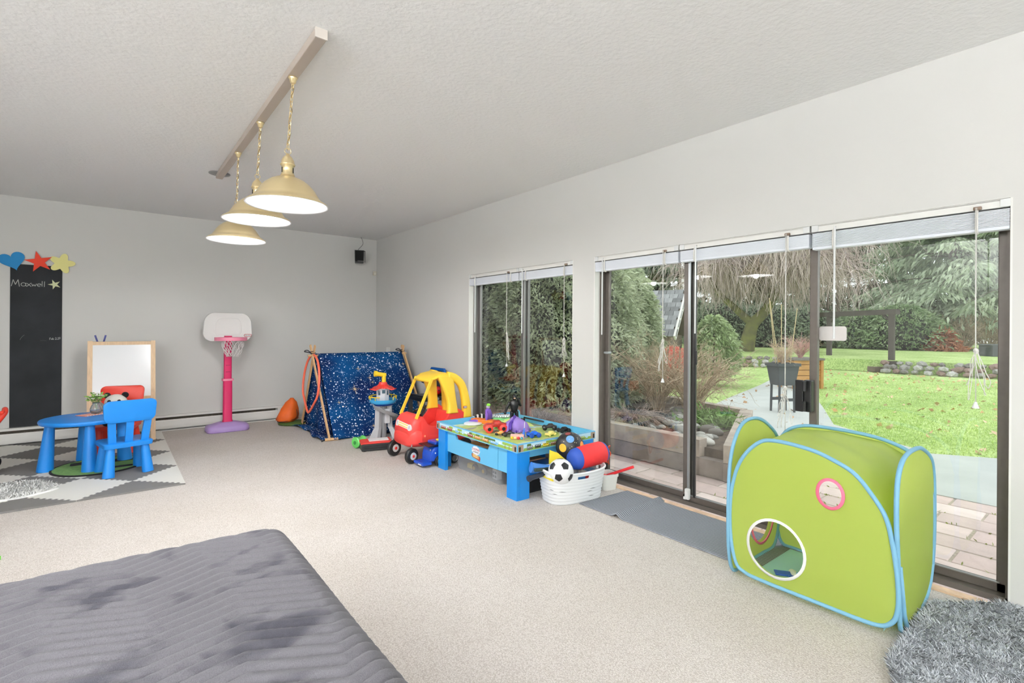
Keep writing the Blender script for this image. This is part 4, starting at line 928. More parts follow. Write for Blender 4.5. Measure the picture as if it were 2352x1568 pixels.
# hood and cowl
mb = MB(); L0 = []
for x, w, zb, zt in ((0.03, 0.155, 0.2, 0.315), (0.055, 0.175, 0.2, 0.385), (0.10, 0.19, 0.2, 0.425), (0.16, 0.195, 0.2, 0.435), (0.185, 0.19, 0.2, 0.42)):
    L0.append([(x, p[0] * w / 0.5, (zb + zt) / 2 + p[1] * (zt - zb)) for p in rrect(1.0, 1.0, 0.24, 5)])
mb.loft(L0); mb.build('hood', CR, t, smooth=True)
for s_ in (-1, 1):     # side walls with dipped door line, rear haunches
    pr_ = [(0.15, 0.2), (0.15, 0.43), (0.19, 0.39), (0.23, 0.345), (0.29, 0.325), (0.37, 0.325), (0.42, 0.345), (0.48, 0.40), (0.53, 0.47), (0.58, 0.478), (0.64, 0.455), (0.70, 0.42), (0.80, 0.36), (0.83, 0.3), (0.83, 0.2)]
    mb = MB(); mb.prism(pr_, -0.012, 0.012, Matrix(((1, 0, 0, 0), (0, 0, -1, s_ * 0.205), (0, 1, 0, 0), (0, 0, 0, 1)))); mb.build('side_wall', CR, t)
MB().box((0.60, 0, 0.34), (0.05, 0.36, 0.16), (0, 0.25, 0), bev=0.02).build('seat_back', CR, t)
for s_ in (-1, 1):
    MB().bar((0.105, s_ * 0.165, 0.405), (0.300, s_ * 0.160, 0.745), 0.026, 0.020, up=(0, 1, 0)).build('front_pillar', CY, t)
path = [(0.27, 0.738, 0.15, 0.024), (0.30, 0.757, 0.168, 0.034), (0.38, 0.787, 0.178, 0.046), (0.46, 0.798, 0.180, 0.05), (0.54, 0.79, 0.180, 0.056), (0.60, 0.768, 0.18, 0.062)]
mb = MB(); L0 = []
for x, z, w, th in path: L0.append([(x + 0.35 * p[1] * th * 0.2, p[0] * 2 * w, z - th / 2 + p[1] * th) for p in rrect(1.0, 1.0, 0.3, 4)])
mb.loft(L0); mb.build('roof', CY, t, smooth=True)
for s_ in (-1, 1):
    ap = smooth_path([(0.50, s_ * 0.165, 0.772), (0.58, s_ * 0.17, 0.752), (0.67, s_ * 0.178, 0.69), (0.715, s_ * 0.185, 0.59), (0.735, s_ * 0.192, 0.48), (0.74, s_ * 0.198, 0.375)], 5)
    mb = MB(); L0 = []
    for k, p in enumerate(ap):
        d = (ap[min(k + 1, len(ap) - 1)] - ap[max(k - 1, 0)]).normalized(); n = Vector((-d.z, 0, d.x)); hw = 0.034 + 0.026 * (k / len(ap)) ** 1.5
        L0.append([p + n * (q[0] * 2 * hw) + Vector((0, q[1] * 0.07, 0)) for q in rrect(1, 1, 0.3, 3)])
    mb.loft(L0); mb.build('rear_pillar', CY, t, smooth=True)
    ap = smooth_path([(0.47, s_ * 0.165, 0.775), (0.50, s_ * 0.175, 0.68), (0.53, s_ * 0.182, 0.58), (0.545, s_ * 0.19, 0.50), (0.545, s_ * 0.198, 0.43)], 5)
    mb = MB(); L0 = []
    for k, p in enumerate(ap):
        u = k / (len(ap) - 1); hw = 0.085 * (1 - u) ** 2 + 0.028 + 0.045 * u ** 2
        L0.append([p + Vector((q[0] * 2 * hw, q[1] * 0.065, 0)) for q in rrect(1, 1, 0.3, 3)])
    mb.loft(L0); mb.build('door_pillar', CY, t, smooth=True)
for (x, y, r, w) in ((0.095, -0.195, 0.072, 0.05), (0.095, 0.175, 0.078, 0.05), (0.68, -0.2, 0.085, 0.06), (0.68, 0.2, 0.085, 0.06)):
    steer = 0.25 if x < 0.3 else 0
    M_ = Euler((PI / 2, 0, steer)).to_matrix()
    MB().lathe([(0, -w / 2), (r * 0.55, -w / 2), (r * 0.62, -w / 2 - 0.004), (r * 0.92, -w / 2 + 0.004), (r, -w / 4), (r, w / 4), (r * 0.92, w / 2 - 0.004), (r * 0.62, w / 2 + 0.004), (r * 0.55, w / 2), (0, w / 2)], (x, y, r), 32, M_).build('wheel', TYRE, t, angle=0.6)
    d = M_ @ Vector((0, 0, 1))
    for s2 in (-1, 1):
        c0 = Vector((x, y, r)) + d * (s2 * (w / 2 - 0.001)); h = MB().cyl(c0, c0 + d * (s2 * 0.005), r * 0.5, r * 0.46, 20).build('hub', WHITEPL, t); MB().cyl(c0 + d * (s2 * 0.005), c0 + d * (s2 * 0.009), r * 0.2, r * 0.17, 12).build('hub_cap', REDP, t)
    if x < 0.3:
        mb = MB(); mb.tube(smooth_path([(x + 0.01, y + 0.035 * 1, r), (x + 0.01, y + 0.038, r * 1.9), (x, y + 0.0, r * 2.15), (x + 0.02, y * 0.85, r * 2.5)], 4), 0.006, 8); mb.build('caster_fork', ALU, t, smooth=True)
mb = MB(); c = Vector((0.235, 0, 0.44)); ax_ = Vector((-0.5, 0, 0.87)); q_ = ax_.to_track_quat('Z', 'Y').to_matrix()
mb.tube([c + q_ @ Vector((0.075 * math.cos(a), 0.075 * math.sin(a), 0)) for a in [2 * PI * k / 24 for k in range(24)]], 0.009, 8, closed=True); mb.cyl(c, c - ax_ * 0.08, 0.012); mb.tube([c + q_ @ Vector((-0.075, 0, 0)), c + q_ @ Vector((0.075, 0, 0))], 0.008, 6); mb.build('steering_wheel', BLK, t, smooth=True)
M_ = frame((0.030, -0.015, 0.335), (0, -1, 0), (0.30, 0, 1))
hm = frame((0.0395, -0.02, 0.335), (0, -1, -0.05), (0.32, 0, 1))
MB().prism(rrect(0.24, 0.046, 0.012, 4), -0.012, 0.004, hm).build('headlight_band', WHITEPL, t)
for dy in (-0.012, 0.010): MB().prism(rrect(0.20, 0.008, 0.003, 3, -0.01, dy), 0.004, 0.005, hm).build('yellow_stripe', YEL, t)
for s_ in (-1, 1):
    MB().prism(ell(0.028, 0.03, 20, s_ * 0.125, -0.002), -0.014, 0.0055, hm).build('headlight', WHITEPL, t); MB().prism(ell(0.018, 0.02, 20, s_ * 0.125, -0.002), 0.0055, 0.0065, hm).build('pupil', mat('pale_grey_print', (198, 200, 204), 0.5), t)
for s_ in (-1, 1): MB().sph((0.18, s_ * 0.222, 0.245), 0.010, (1, 0.6, 1), 10, 8).build('bolt', mat('coupe_bolt', (250, 150, 110), 0.4), t)
bm_ = frame((0.695, -0.232, 0.475), (1, 0, 0), (0, 0.0, 1))
MB().prism(rrect(0.05, 0.022, 0.009, 4), -0.004, 0.003, bm_).build('badge', mat('badge_red'), t); MB().prism(rrect(0.043, 0.016, 0.007, 4), 0.003, 0.0036, bm_).build('badge_plate', WHITEPL, t); text('lettering', 'little tikes', 0.0095, mat('print_black'), t, bm_ @ Matrix.Translation((0, 0, 0.004)))

# the shell is a little shorter and higher than drawn above: fit all but the running gear
for o in t.children:
    if o.name.split('.')[0] not in ('wheel', 'hub', 'hub_cap', 'caster_fork'):
        for v in o.data.vertices:
            v.co.x = 0.065 + 0.865 * v.co.x
            if v.co.z > 0.40: v.co.z = 0.40 + (v.co.z - 0.40) * 1.085
    elif o.matrix_world.translation.x == 0 and 'wheel' in o.name: pass
# ================================================================ toy workbench in the corner
t = thing('toy_workbench', 'black and grey toy workbench with a blue sign against the window wall', 'toy workbench', (3.0, 5.285, 0))
CHAR = mat('charcoal_plastic', (58, 60, 62), 0.5); MGR = mat('mid_grey_plastic', (150, 152, 154), 0.5); SBLUE = mat('sign_blue', (16, 90, 170), 0.4)
MB().box((-0.02, 0, 0.445), (0.42, 0.36, 0.05), bev=0.008).build('worktop', BLK, t); MB().box((-0.20, 0.0, 0.48), (0.03, 0.36, 0.02), bev=0.005).build('top_ledge', BLK, t)
for x, y in ((-0.20, -0.15), (0.17, -0.15), (-0.20, 0.15), (0.17, 0.15)): MB().box((x, y, 0.21), (0.04, 0.04, 0.42)).build('leg', CHAR, t)
mb = MB(); mb.box((0.06, -0.165, 0.39), (0.22, 0.02, 0.06)); mb.box((-0.03, -0.165, 0.2), (0.04, 0.02, 0.34)); mb.box((0.15, -0.165, 0.2), (0.04, 0.02, 0.34)); mb.box((0.06, -0.165, 0.21), (0.2, 0.02, 0.05)); mb.box((0.06, -0.165, 0.06), (0.2, 0.02, 0.06)); mb.build('front_panel', MGR, t)
MB().box((0.06, -0.145, 0.21), (0.2, 0.01, 0.36)).build('inner_panel', mat('dark_grey_plastic', (84, 86, 88), 0.5), t)
for x, z in ((-0.03, 0.26), (0.15, 0.26), (-0.03, 0.12)): MB().cyl((x, -0.178, z), (x, -0.174, z), 0.012).build('hole', BLK, t)
MB().cyl((-0.02, -0.185, 0.443), (-0.02, -0.18, 0.443), 0.017).build('bolt_head', ALU, t)
MB().box((-0.13, -0.11, 0.2), (0.15, 0.02, 0.34)).build('side_panel', mat('brown_grey_plastic', (110, 106, 102), 0.5), t); MB().bar((-0.15, -0.14, 0.33), (-0.10, -0.14, 0.42), 0.03, 0.02).build('tool_handle', WOOD, t)
MB().box((0.19, 0.06, 0.56), (0.02, 0.46, 0.22)).build('back_board', CHAR, t)
pr_ = [(-0.19, 0.0), (0.19, 0.0), (0.165, 0.12), (0.145, 0.145), (-0.145, 0.145), (-0.165, 0.12)]
sm = frame((0.170, 0.12, 0.635), (0, -1, 0), (0, 0, 1))
MB().prism(pr_, 0, 0.03, sm).build('sign', SBLUE, t); MB().prism(rrect(0.26, 0.075, 0.008, 3, 0, 0.075), 0.03, 0.033, sm).build('sign_panel', mat('sign_navy', (8, 14, 40), 0.4), t)
mb = MB()
for k in range(9): mb.prism(rrect(0.018, 0.026 - 0.008 * (k % 2), 0.003, 2, -0.092 + k * 0.023, 0.068), 0.033, 0.0345, sm)
mb.prism(rrect(0.12, 0.006, 0.002, 2, 0.0, 0.094), 0.033, 0.0345, sm); o = mb.build('sign_lettering', mat('sign_white', (226, 226, 230), 0.5), t); o['kind'] = 'stuff'
t = thing('toy_mask', 'shiny red toy mask lying on the black workbench', 'toy', (3.06, 5.25, 0.47), 0.3)
MB().sph((0, 0, 0.05), 0.055, (1.1, 0.9, 0.95), 14, 10).build('shell', mat('shiny_red', (200, 16, 24), 0.2), t, smooth=True); MB().box((-0.03, -0.05, 0.06), (0.02, 0.01, 0.01)).build('slot', BLK, t)
t = thing('toy_drill', 'blue and black toy drill leaning on the workbench back board', 'toy', (3.06, 5.39, 0.47), 0.2)
MB().cyl((-0.14, 0, 0.17), (0.03, 0, 0.11), 0.028, 0.035, 14).build('motor', mat('drill_navy', (24, 34, 70), 0.4), t); MB().cyl((-0.19, 0, 0.19), (-0.13, 0, 0.168), 0.012, 0.022, 12).build('chuck', ALU, t); MB().bar((0.0, 0, 0.12), (-0.02, 0, 0.0), 0.03, 0.04).build('grip', BLK, t); MB().box((-0.06, -0.03, 0.02), (0.05, 0.03, 0.04), bev=0.006).build('battery', LB_, t)

# ================================================================ blue toy truck at the table leg
TB = mat('truck_blue', (18, 72, 178), 0.3, coat=0.3)
t = thing('toy_truck', 'shiny blue toy police truck parked against the train table leg', 'toy truck', (2.375, 4.097, 0), math.radians(2))
mb = MB(); L0 = []
for x, w, zb, zt in ((-0.10, 0.075, 0.05, 0.10), (-0.085, 0.085, 0.045, 0.16), (-0.06, 0.09, 0.045, 0.185), (0.10, 0.09, 0.045, 0.19), (0.2, 0.09, 0.05, 0.19), (0.22, 0.085, 0.06, 0.17)):
    L0.append([(x, p[0] * 2 * w, (zb + zt) / 2 + p[1] * (zt - zb)) for p in rrect(1, 1, 0.16, 3)])
mb.loft(L0); mb.build('cab', TB, t, angle=0.6)
MB().box((0.07, 0, 0.205), (0.24, 0.14, 0.03), bev=0.01).build('roof', TB, t); MB().box((0.02, -0.03, 0.228), (0.05, 0.05, 0.014), bev=0.004).build('light_bar', YEL, t); MB().box((0.0, 0, 0.19), (0.26, 0.184, 0.008)).build('window_band', BLK, t)
MB().box((0.09, -0.0905, 0.158), (0.2, 0.003, 0.034)).build('white_stripe', WHITEPL, t); MB().cyl((0.06, -0.094, 0.16), (0.06, -0.0915, 0.16), 0.012).build('crest', mat('crest_gold', (150, 140, 100), 0.5), t)
MB().box((-0.14, 0, 0.035), (0.10, 0.17, 0.03), bev=0.01).build('bumper', TB, t); MB().box((-0.188, -0.03, 0.03), (0.006, 0.05, 0.012)).build('plate', WHITEPL, t)
for x in (-0.02, 0.14):
    for s_ in (-1, 1):
        M_ = Euler((PI / 2, 0, 0)).to_matrix()
        MB().lathe([(0, -0.02), (0.035, -0.02), (0.045, -0.016), (0.05, 0), (0.045, 0.016), (0.035, 0.02), (0, 0.02)], (x, s_ * 0.088, 0.05), 28, M_).build('wheel', TYRE, t, angle=0.7)
        MB().lathe([(0, 0.004), (0.010, 0.004), (0.012, 0), (0.026, 0.0), (0.030, 0.004), (0.030, -0.004), (0, -0.004)], (x, s_ * 0.110, 0.05), 20, Euler((s_ * -PI / 2, 0, 0)).to_matrix() if s_ < 0 else Euler((-PI / 2, 0, 0)).to_matrix()).build('rim', ALU, t)
for p in ((-0.088, -0.05, 0.15), (-0.06, -0.09, 0.125)): MB().sph(p, 0.007, (1, 1, 1), 8, 6).build('lamp', WHITEPL, t)
# ================================================================ train table
TL = mat('table_light_blue', (98, 180, 222), 0.4); TD = mat('table_blue', (18, 132, 214), 0.4)
def scenery(name, sc, seed):
    """printed play board: meadows, roads and water in soft patches"""
    m = bpy.data.materials.new(name); m.use_nodes = True; N = m.node_tree.nodes; L = m.node_tree.links; b = N['Principled BSDF']
    tc = N.new('ShaderNodeTexCoord'); nz = N.new('ShaderNodeTexNoise'); nz.noise_dimensions = '4D'; nz.inputs['W'].default_value = seed; nz.inputs['Scale'].default_value = sc; nz.inputs['Detail'].default_value = 2.5; nz.inputs['Distortion'].default_value = 1.2
    L.new(tc.outputs['Object'], nz.inputs['Vector'])
    rp = N.new('ShaderNodeValToRGB'); rp.color_ramp.interpolation = 'EASE'; e = rp.color_ramp.elements
    cols = [(0.30, (150, 200, 226)), (0.38, (222, 232, 228)), (0.44, (206, 214, 130)), (0.50, (168, 196, 96)), (0.55, (196, 206, 120)), (0.60, (150, 150, 140)), (0.66, (206, 196, 160)), (0.74, (140, 168, 80))]
    e[0].position = cols[0][0]; e[0].color = (*lin(cols[0][1]), 1); e[1].position = cols[-1][0]; e[1].color = (*lin(cols[-1][1]), 1)
    for p, c in cols[1:-1]:
        q = e.new(p); q.color = (*lin(c), 1)
    L.new(nz.outputs['Fac'], rp.inputs['Fac']); L.new(rp.outputs['Color'], b.inputs['Base Color']); b.inputs['Roughness'].default_value = 0.45
    return m
X0, X1, Y0, Y1, ZT = 2.318, 3.160, 2.822, 3.985, 0.420
t = thing('train_table', 'blue wooden train table with printed border by the window', 'play table', ((X0 + X1) / 2, (Y0 + Y1) / 2, 0))
hw, hl = (X1 - X0) / 2, (Y1 - Y0) / 2
for sx in (-1, 1):
    for sy in (-1, 1):
        mb = MB(); mb.box((sx * (hw - 0.025), sy * (hl - 0.075), 0.179), (0.03, 0.12, 0.358)); mb.box((sx * (hw - 0.085), sy * (hl - 0.028), 0.179), (0.09, 0.03, 0.358)); mb.build('leg', TD, t)
MB().box((0, 0, 0.3585), (2 * hw - 0.03, 2 * hl - 0.03, 0.012)).build('table_base', TL, t)
MB().box((0, 0, 0.3655), (2 * hw - 0.03, 2 * hl - 0.03, 0.006)).build('play_board', scenery('play_board_print', 4.5, 2.0), t)
rimz, rimh = 0.389, 0.064
for (cx, cy, dx, dy, nm) in ((-hw + 0.007, 0, 0.014, 2 * hl, 'rim'), (hw - 0.007, 0, 0.014, 2 * hl, 'rim'), (0, -hl + 0.007, 2 * hw - 0.028, 0.014, 'rim'), (0, hl - 0.007, 2 * hw - 0.028, 0.014, 'rim')):
    MB().box((cx, cy, rimz), (dx, dy, rimh)).build(nm, TL, t)
SKYP = mat('print_sky', (186, 220, 236), 0.5); GRP = mat('print_grass', (138, 172, 74), 0.5); DGP = mat('print_dark_green', (74, 104, 48), 0.5); BRP = mat('print_brown', (120, 74, 48), 0.5); RDP = mat('print_red', (140, 40, 34), 0.5); ORP = mat('print_orange', (206, 138, 60), 0.5); GYP = mat('print_grey', (120, 122, 126), 0.5); YLP = mat('print_yellow', (240, 214, 60), 0.5); BLP = mat('print_black', (20, 20, 20), 0.6); LBP = mat('print_light_blue', (120, 180, 224), 0.5)
def border(M, length):
    """flat printed scenery strip: hills, trees, carriages"""
    D = [0.0005]
    def rect(cx, cy, w, h, m, r=0.002):
        D[0] += 0.00002
        MB().prism(rrect(w, h, min(r, w / 2.2, h / 2.2), 2, cx, cy), D[0], D[0] + 0.0002, M).build('printed_shape', m, t)
    L_ = length; rect(0, 0, L_ - 0.02, 0.085, SKYP); rect(0, -0.024, L_ - 0.022, 0.036, GRP)
    rnd = random.Random(int(length * 100))
    x = -L_ / 2 + 0.05
    while x < L_ / 2 - 0.05:
        k = rnd.random()
        if k < 0.45: w = rnd.uniform(0.04, 0.09); rect(x, 0.022, w, rnd.uniform(0.025, 0.036), DGP if rnd.random() < 0.6 else GRP, 0.008); rect(x, -0.012, 0.006, 0.05, BRP)
        elif k < 0.6: rect(x, 0.01, 0.03, 0.024, WHITEPL, 0.01)
        elif k < 0.75: rect(x, -0.004, 0.022, 0.034, SKYP)
        else: rect(x, -0.01, 0.05, 0.03, LBP, 0.004)
        x += rnd.uniform(0.035, 0.065)
    n = 0; x = -L_ / 2 + 0.12
    seq = [RDP, RDP, None, None, RDP, ORP, ORP, LBP, None] if length > 1 else [GYP, BLP, YLP, BRP, GYP, None, ORP, GRP]
    step = (L_ - 0.2) / len(seq)
    for k, m in enumerate(seq):
        if m is None: continue
        cx = -L_ / 2 + 0.12 + k * step; w = step * 0.72
        rect(cx, -0.004, w, 0.034, m); rect(cx, -0.026, w * 1.05, 0.006, BLP)
        for q in (-0.28, 0, 0.28): rect(cx + q * w, 0.002, w * 0.16, 0.012, WHITEPL if m is not YLP else BLP)
        for q in (-0.3, 0.3): rect(cx + q * w, -0.031, 0.012, 0.010, GYP, 0.005)
    for s in (-1, 1):
        rect(s * (L_ / 2 - 0.032), 0, 0.05, 0.085, mat('print_stone', (160, 138, 116), 0.5)); rect(s * (L_ / 2 - 0.022), -0.01, 0.018, 0.062, BLP, 0.008)
SQ = Matrix.Diagonal((1, 0.60, 1, 1)); border(frame((-hw, 0, rimz), (0, -1, 0), (0, 0, 1)) @ SQ, 2 * hl); border(frame((0, -hl, rimz), (1, 0, 0), (0, 0, 1)) @ SQ, 2 * hw)
# apron with drawer on the long side
ax_ = -hw + 0.042
def apr(y0, y1, name, cut=False):
    if not cut: MB().box((ax_, (y0 + y1) / 2, 0.2635), (0.016, abs(y1 - y0), 0.187)).build(name, TL, t)
    else:
        a, b = min(y0, y1), max(y0, y1); mid = (a + b) / 2; p = [(a, 0.170), (b, 0.170), (b, 0.352), (mid + 0.275, 0.352), (mid + 0.245, 0.300), (mid - 0.215, 0.300), (mid - 0.245, 0.352), (a, 0.352)]
        MB().prism(p, -0.008, 0.008, Matrix(((0, 0, 1, ax_ - 0.003), (1, 0, 0, 0), (0, 1, 0, 0), (0, 0, 0, 1)))).build(name, TL, t)
apr(-hl + 0.135, -hl + 0.275, 'apron'); apr(hl - 0.135, hl - 0.185, 'apron'); apr(-hl + 0.278, hl - 0.188, 'drawer_front', True)
MB().box((-hw + 0.30, 0.04, 0.180), (0.5, 0.66, 0.012)).build('drawer_bottom', mat('plain_wood', (196, 160, 112), 0.6), t); MB().box((hw - 0.3, 0.04, 0.25), (0.01, 0.66, 0.13)).build('drawer_back', TD, t)
for s in (-1, 1): MB().box((0, s * (hl - 0.05), 0.325), (2 * hw - 0.24, 0.014, 0.055)).build('end_rail', TL, t)
MB().box((hw - 0.04, 0, 0.30), (0.014, 2 * hl - 0.3, 0.06)).build('apron', TL, t)
# crest on the drawer
cm = frame((ax_ - 0.0115, -0.005, 0.236), (0, -1, 0), (0, 0, 1))
cl_ = [(0.058 * math.cos(a) * (1 + 0.06 * math.cos(9 * a)), 0.026 + 0.036 * math.sin(a) * (1 + 0.06 * math.cos(9 * a))) for a in [2 * PI * k / 36 for k in range(36)]]
MB().prism(cl_, 0, 0.0012, cm).build('crest_cloud', mat('crest_white', (236, 240, 246), 0.5), t)
MB().prism([(-0.056, -0.002), (0.058, -0.014), (0.066, -0.03), (0.058, -0.056), (0.03, -0.045), (-0.05, -0.034), (-0.06, -0.02)], 0.0012, 0.002, cm).build('crest_ribbon', mat('crest_red', (150, 44, 36), 0.5), t)
MB().prism([(-0.046, -0.004), (0.046, -0.012), (0.046, -0.038), (-0.046, -0.03)], 0.002, 0.0025, cm).build('crest_panel', mat('crest_tan', (206, 164, 92), 0.5), t)
text('crest_lettering', 'THOMAS', 0.027, mat('crest_text_red', (178, 44, 60), 0.5), t, cm @ Matrix.Translation((0, 0.034, 0.002)), depth=0.0003); text('crest_lettering', '& FRIENDS', 0.017, mat('crest_text_dark', (60, 66, 90), 0.5), t, cm @ Matrix.Translation((0, 0.013, 0.002)), depth=0.0003)
text('crest_lettering', 'WOODEN', 0.013, mat('crest_text_cream', (240, 226, 190), 0.5), t, cm @ Matrix.Translation((0, -0.014, 0.003)), depth=0.0003); text('crest_lettering', 'RAILWAY', 0.013, mat('crest_text_cream'), t, cm @ Matrix.Translation((0, -0.028, 0.003)), depth=0.0003)
# wooden track pieces in the drawer
TRK = mat('track_wood', (168, 122, 78), 0.6, var=0.15, scale=20)
rnd = random.Random(4)
for k in range(14):
    z = 0.225 + 0.013 * (k // 3); o = MB().box((0, 0, 0.006), (0.04, 0.15, 0.011)).build('track_piece', TRK, loc=(X0 + 0.19 + rnd.uniform(-0.08, 0.08), (Y0 + Y1) / 2 + 0.03 - 0.22 + 0.44 * (k % 3) / 2 + rnd.uniform(-0.03, 0.03), z), rot=(0, 0, rnd.uniform(-0.9, 0.9)))
    tag(o, 'wooden toy track piece piled in the train table drawer', 'toy track', 'wooden track pieces in the drawer')

# ================================================================ toys on the train table
BZ = 0.3687
def P(px, py): v = on_z(px, py, BZ); return (v.x, v.y, BZ)
o = MB().lathe([(0, 0), (0.075, 0), (0.085, 0.004), (0.085, 0.012), (0.078, 0.016), (0, 0.018)], P(1086, 974), 32).build('white_disc', mat('white_disc', (240, 240, 244), 0.4), angle=0.6); tag(o, 'flat white disc lying in the corner of the train table', 'toy')
t = thing('toy_box', 'crinkled orange toy package lying on the train table', 'toy', (2.76, 3.86, BZ), math.radians(-72))
MB().box((0, 0, 0.022), (0.30, 0.075, 0.042), (0, 0, 0), bev=0.006).build('package', mat('orange_pack', (240, 120, 36), 0.5, var=0.2, scale=30, bump=0.4, bscale=60), t); MB().box((0.16, 0.0, 0.02), (0.05, 0.07, 0.03), (0, 0.1, 0.2), bev=0.01).build('flap', mat('orange_flap', (246, 150, 84), 0.5), t)
def cloth(name, label, m, c, w, d, h, rz, f1=7, f2=9):
    t = empty(name, (c[0], c[1], BZ), rz)
    def g(u, v):
        ed = (math.sin(PI * u) * math.sin(PI * v)) ** 0.5
        return ((u - 0.5) * w * (1 + 0.12 * math.sin(v * f2)), (v - 0.5) * d * (1 + 0.15 * math.sin(u * f1 + 1)), 0.003 + h * ed * (0.55 + 0.45 * math.sin(u * f1 + v * 3) * math.cos(v * f2 - u * 2)))
    o = MB().grid(g, 26, 22).build(name, m, smooth=True); o.location = (c[0], c[1], BZ); o.rotation_euler = (0, 0, rz)
    md = o.modifiers.new('thickness', 'SOLIDIFY'); md.thickness = 0.003
    bpy.data.objects.remove(t); tag(o, label, 'cloth'); return o
cloth('play_scarf', 'mint green play scarf spread on the train table', mat('mint_cloth', (142, 226, 142), 0.8), (2.93, 3.86, 0), 0.34, 0.20, 0.035, 0.5)
cloth('play_scarf', 'pale lime yellow play scarf crumpled on the train table', mat('lime_cloth', (222, 232, 140), 0.8), (2.985, 3.70, 0), 0.22, 0.38, 0.05, -0.2)
cloth('costume_piece', 'crumpled dark green felt costume piece beside the purple hat', mat('green_felt', (70, 140, 82), 0.9), (2.80, 3.60, 0), 0.13, 0.16, 0.055, 0.9, 9, 6)
LIL = mat('lilac_cloth', (150, 124, 200), 0.85); DPU = mat('dark_purple_cloth', (82, 54, 150), 0.85)
t = thing('felt_hat', 'lilac and purple cloth hat with striped edging on the train table', 'hat', (2.80, 3.43, BZ), 0.4)
def hatg(u, v):
    a = 2 * PI * u; r = 0.11 * math.sin(v * PI * 0.5) ** 0.7 * (1 + 0.12 * math.sin(3 * a) + 0.06 * math.sin(7 * a)); return (r * math.cos(a) * 1.1, r * math.sin(a), 0.105 * math.cos(v * PI / 2) ** 0.8 * (1 + 0.15 * math.sin(2 * a)) + 0.002)
MB().grid(hatg, 40, 12).build('crown', LIL, t, smooth=True)
for k in range(22):
    a = 2 * PI * k / 22; r = 0.112 * (1 + 0.12 * math.sin(3 * a)); MB().sph((r * 1.1 * math.cos(a), r * math.sin(a), 0.014), 0.014, (1, 0.7, 0.8), 8, 6, rot=(0, 0, a)).build('edge_stripe', DPU if k % 2 else LIL, t, smooth=True)
mb = MB(); mb.tube(smooth_path([(-0.14, -0.02, 0.03), (-0.1, 0.0, 0.075), (-0.03, 0.0, 0.10), (0.03, 0.03, 0.115)], 5), 0.016, 8); mb.build('cuff', DPU, t, smooth=True)
# two jointed play figures
def limb(pts, rad, name, m, t): MB().tube(smooth_path(pts, 4), [rad[0] + (rad[1] - rad[0]) * i / (4 * (len(pts) - 1)) for i in range(4 * (len(pts) - 1) + 1)], 10).build(name, m, t, smooth=True)
FB = mat('figure_black', (18, 18, 20), 0.35); FV = mat('figure_purple', (120, 78, 178), 0.4); FL = mat('figure_lilac', (196, 184, 214), 0.5); FS = mat('figure_skin', (226, 190, 160), 0.5)
t = thing('toy_figure', 'plain black jointed toy figure standing upright on the train table', 'toy figure', (2.90, 3.58, BZ), math.radians(-30))
for s in (-1, 1):
    limb([(s * 0.026, 0, 0.006), (s * 0.024, -0.004, 0.07), (s * 0.020, 0, 0.14)], (0.014, 0.02), 'leg', FB, t); MB().sph((s * 0.026, -0.012, 0.008), 0.013, (0.9, 1.7, 0.7), 10, 8).build('foot', FB, t, smooth=True)
limb([(-0.042, 0, 0.222), (-0.068, -0.012, 0.18), (-0.086, -0.03, 0.145)], (0.015, 0.011), 'arm', FB, t); limb([(0.042, 0, 0.222), (0.058, 0.0, 0.19), (0.030, -0.012, 0.262)], (0.014, 0.010), 'arm', FB, t)
MB().sph((-0.09, -0.034, 0.135), 0.014, (1, 1, 1.1), 8, 6).build('hand', FB, t, smooth=True)
mb = MB(); mb.loft([[(p[0], p[1], z) for p in ell(a, b, 16)] for z, a, b in ((0.13, 0.032, 0.022), (0.155, 0.030, 0.02), (0.19, 0.040, 0.026), (0.22, 0.046, 0.026), (0.238, 0.03, 0.02), (0.25, 0.014, 0.013))]); mb.build('torso', FB, t, smooth=True)
MB().sph((0, -0.004, 0.272), 0.023, (0.9, 1, 1.15), 14, 10).build('head', FB, t, smooth=True); MB().sph((0, -0.020, 0.264), 0.011, (1.0, 0.7, 0.8), 10, 8).build('face', FS, t, smooth=True)
o = MB().prism([(-0.03, 0), (0.03, 0), (0.022, 0.13), (0.012, 0.145), (-0.012, 0.14), (-0.026, 0.11)], -0.004, 0.004, frame((2.955, 3.585, BZ + 0.001), (0.9, -0.4, 0), (0, 0.12, 1))).build('toy_board', mat('sky_blue_plastic', (122, 204, 232), 0.4)); tag(o, 'sky blue plastic board leaning behind the black toy figure', 'toy')
t = thing('toy_figure', 'purple toy figure sitting with its legs stretched on the train table', 'toy figure', (2.79, 3.84, BZ), math.radians(-58))
for s in (-1, 1):
    limb([(0, s * 0.018, 0.018), (-0.09, s * 0.026, 0.026), (-0.18, s * 0.032, 0.012)], (0.019, 0.012), 'leg', FV, t); MB().sph((-0.195, s * 0.034, 0.02), 0.013, (1.0, 0.8, 1.6), 10, 8).build('shoe', mat('navy_shoe', (24, 26, 48), 0.4), t, smooth=True)
    limb([(0.0, s * 0.04, 0.12), (0.012, s * 0.052, 0.07), (0.0, s * 0.05, 0.025)], (0.013, 0.010), 'arm', FV, t)
mb = MB(); mb.loft([[(p[0], p[1], z) for p in ell(a, b, 16)] for z, a, b in ((0.0, 0.024, 0.034), (0.04, 0.022, 0.03), (0.09, 0.026, 0.038), (0.13, 0.022, 0.042), (0.145, 0.012, 0.014))]); mb.build('torso', FV, t, smooth=True)
MB().sph((0, 0, 0.162), 0.019, (1, 0.9, 1.15), 12, 10).build('head', FL, t, smooth=True); MB().sph((0.004, 0, 0.176), 0.02, (1, 0.95, 0.8), 12, 8).build('hair', mat('green_hair', (130, 206, 60), 0.6), t, smooth=True)
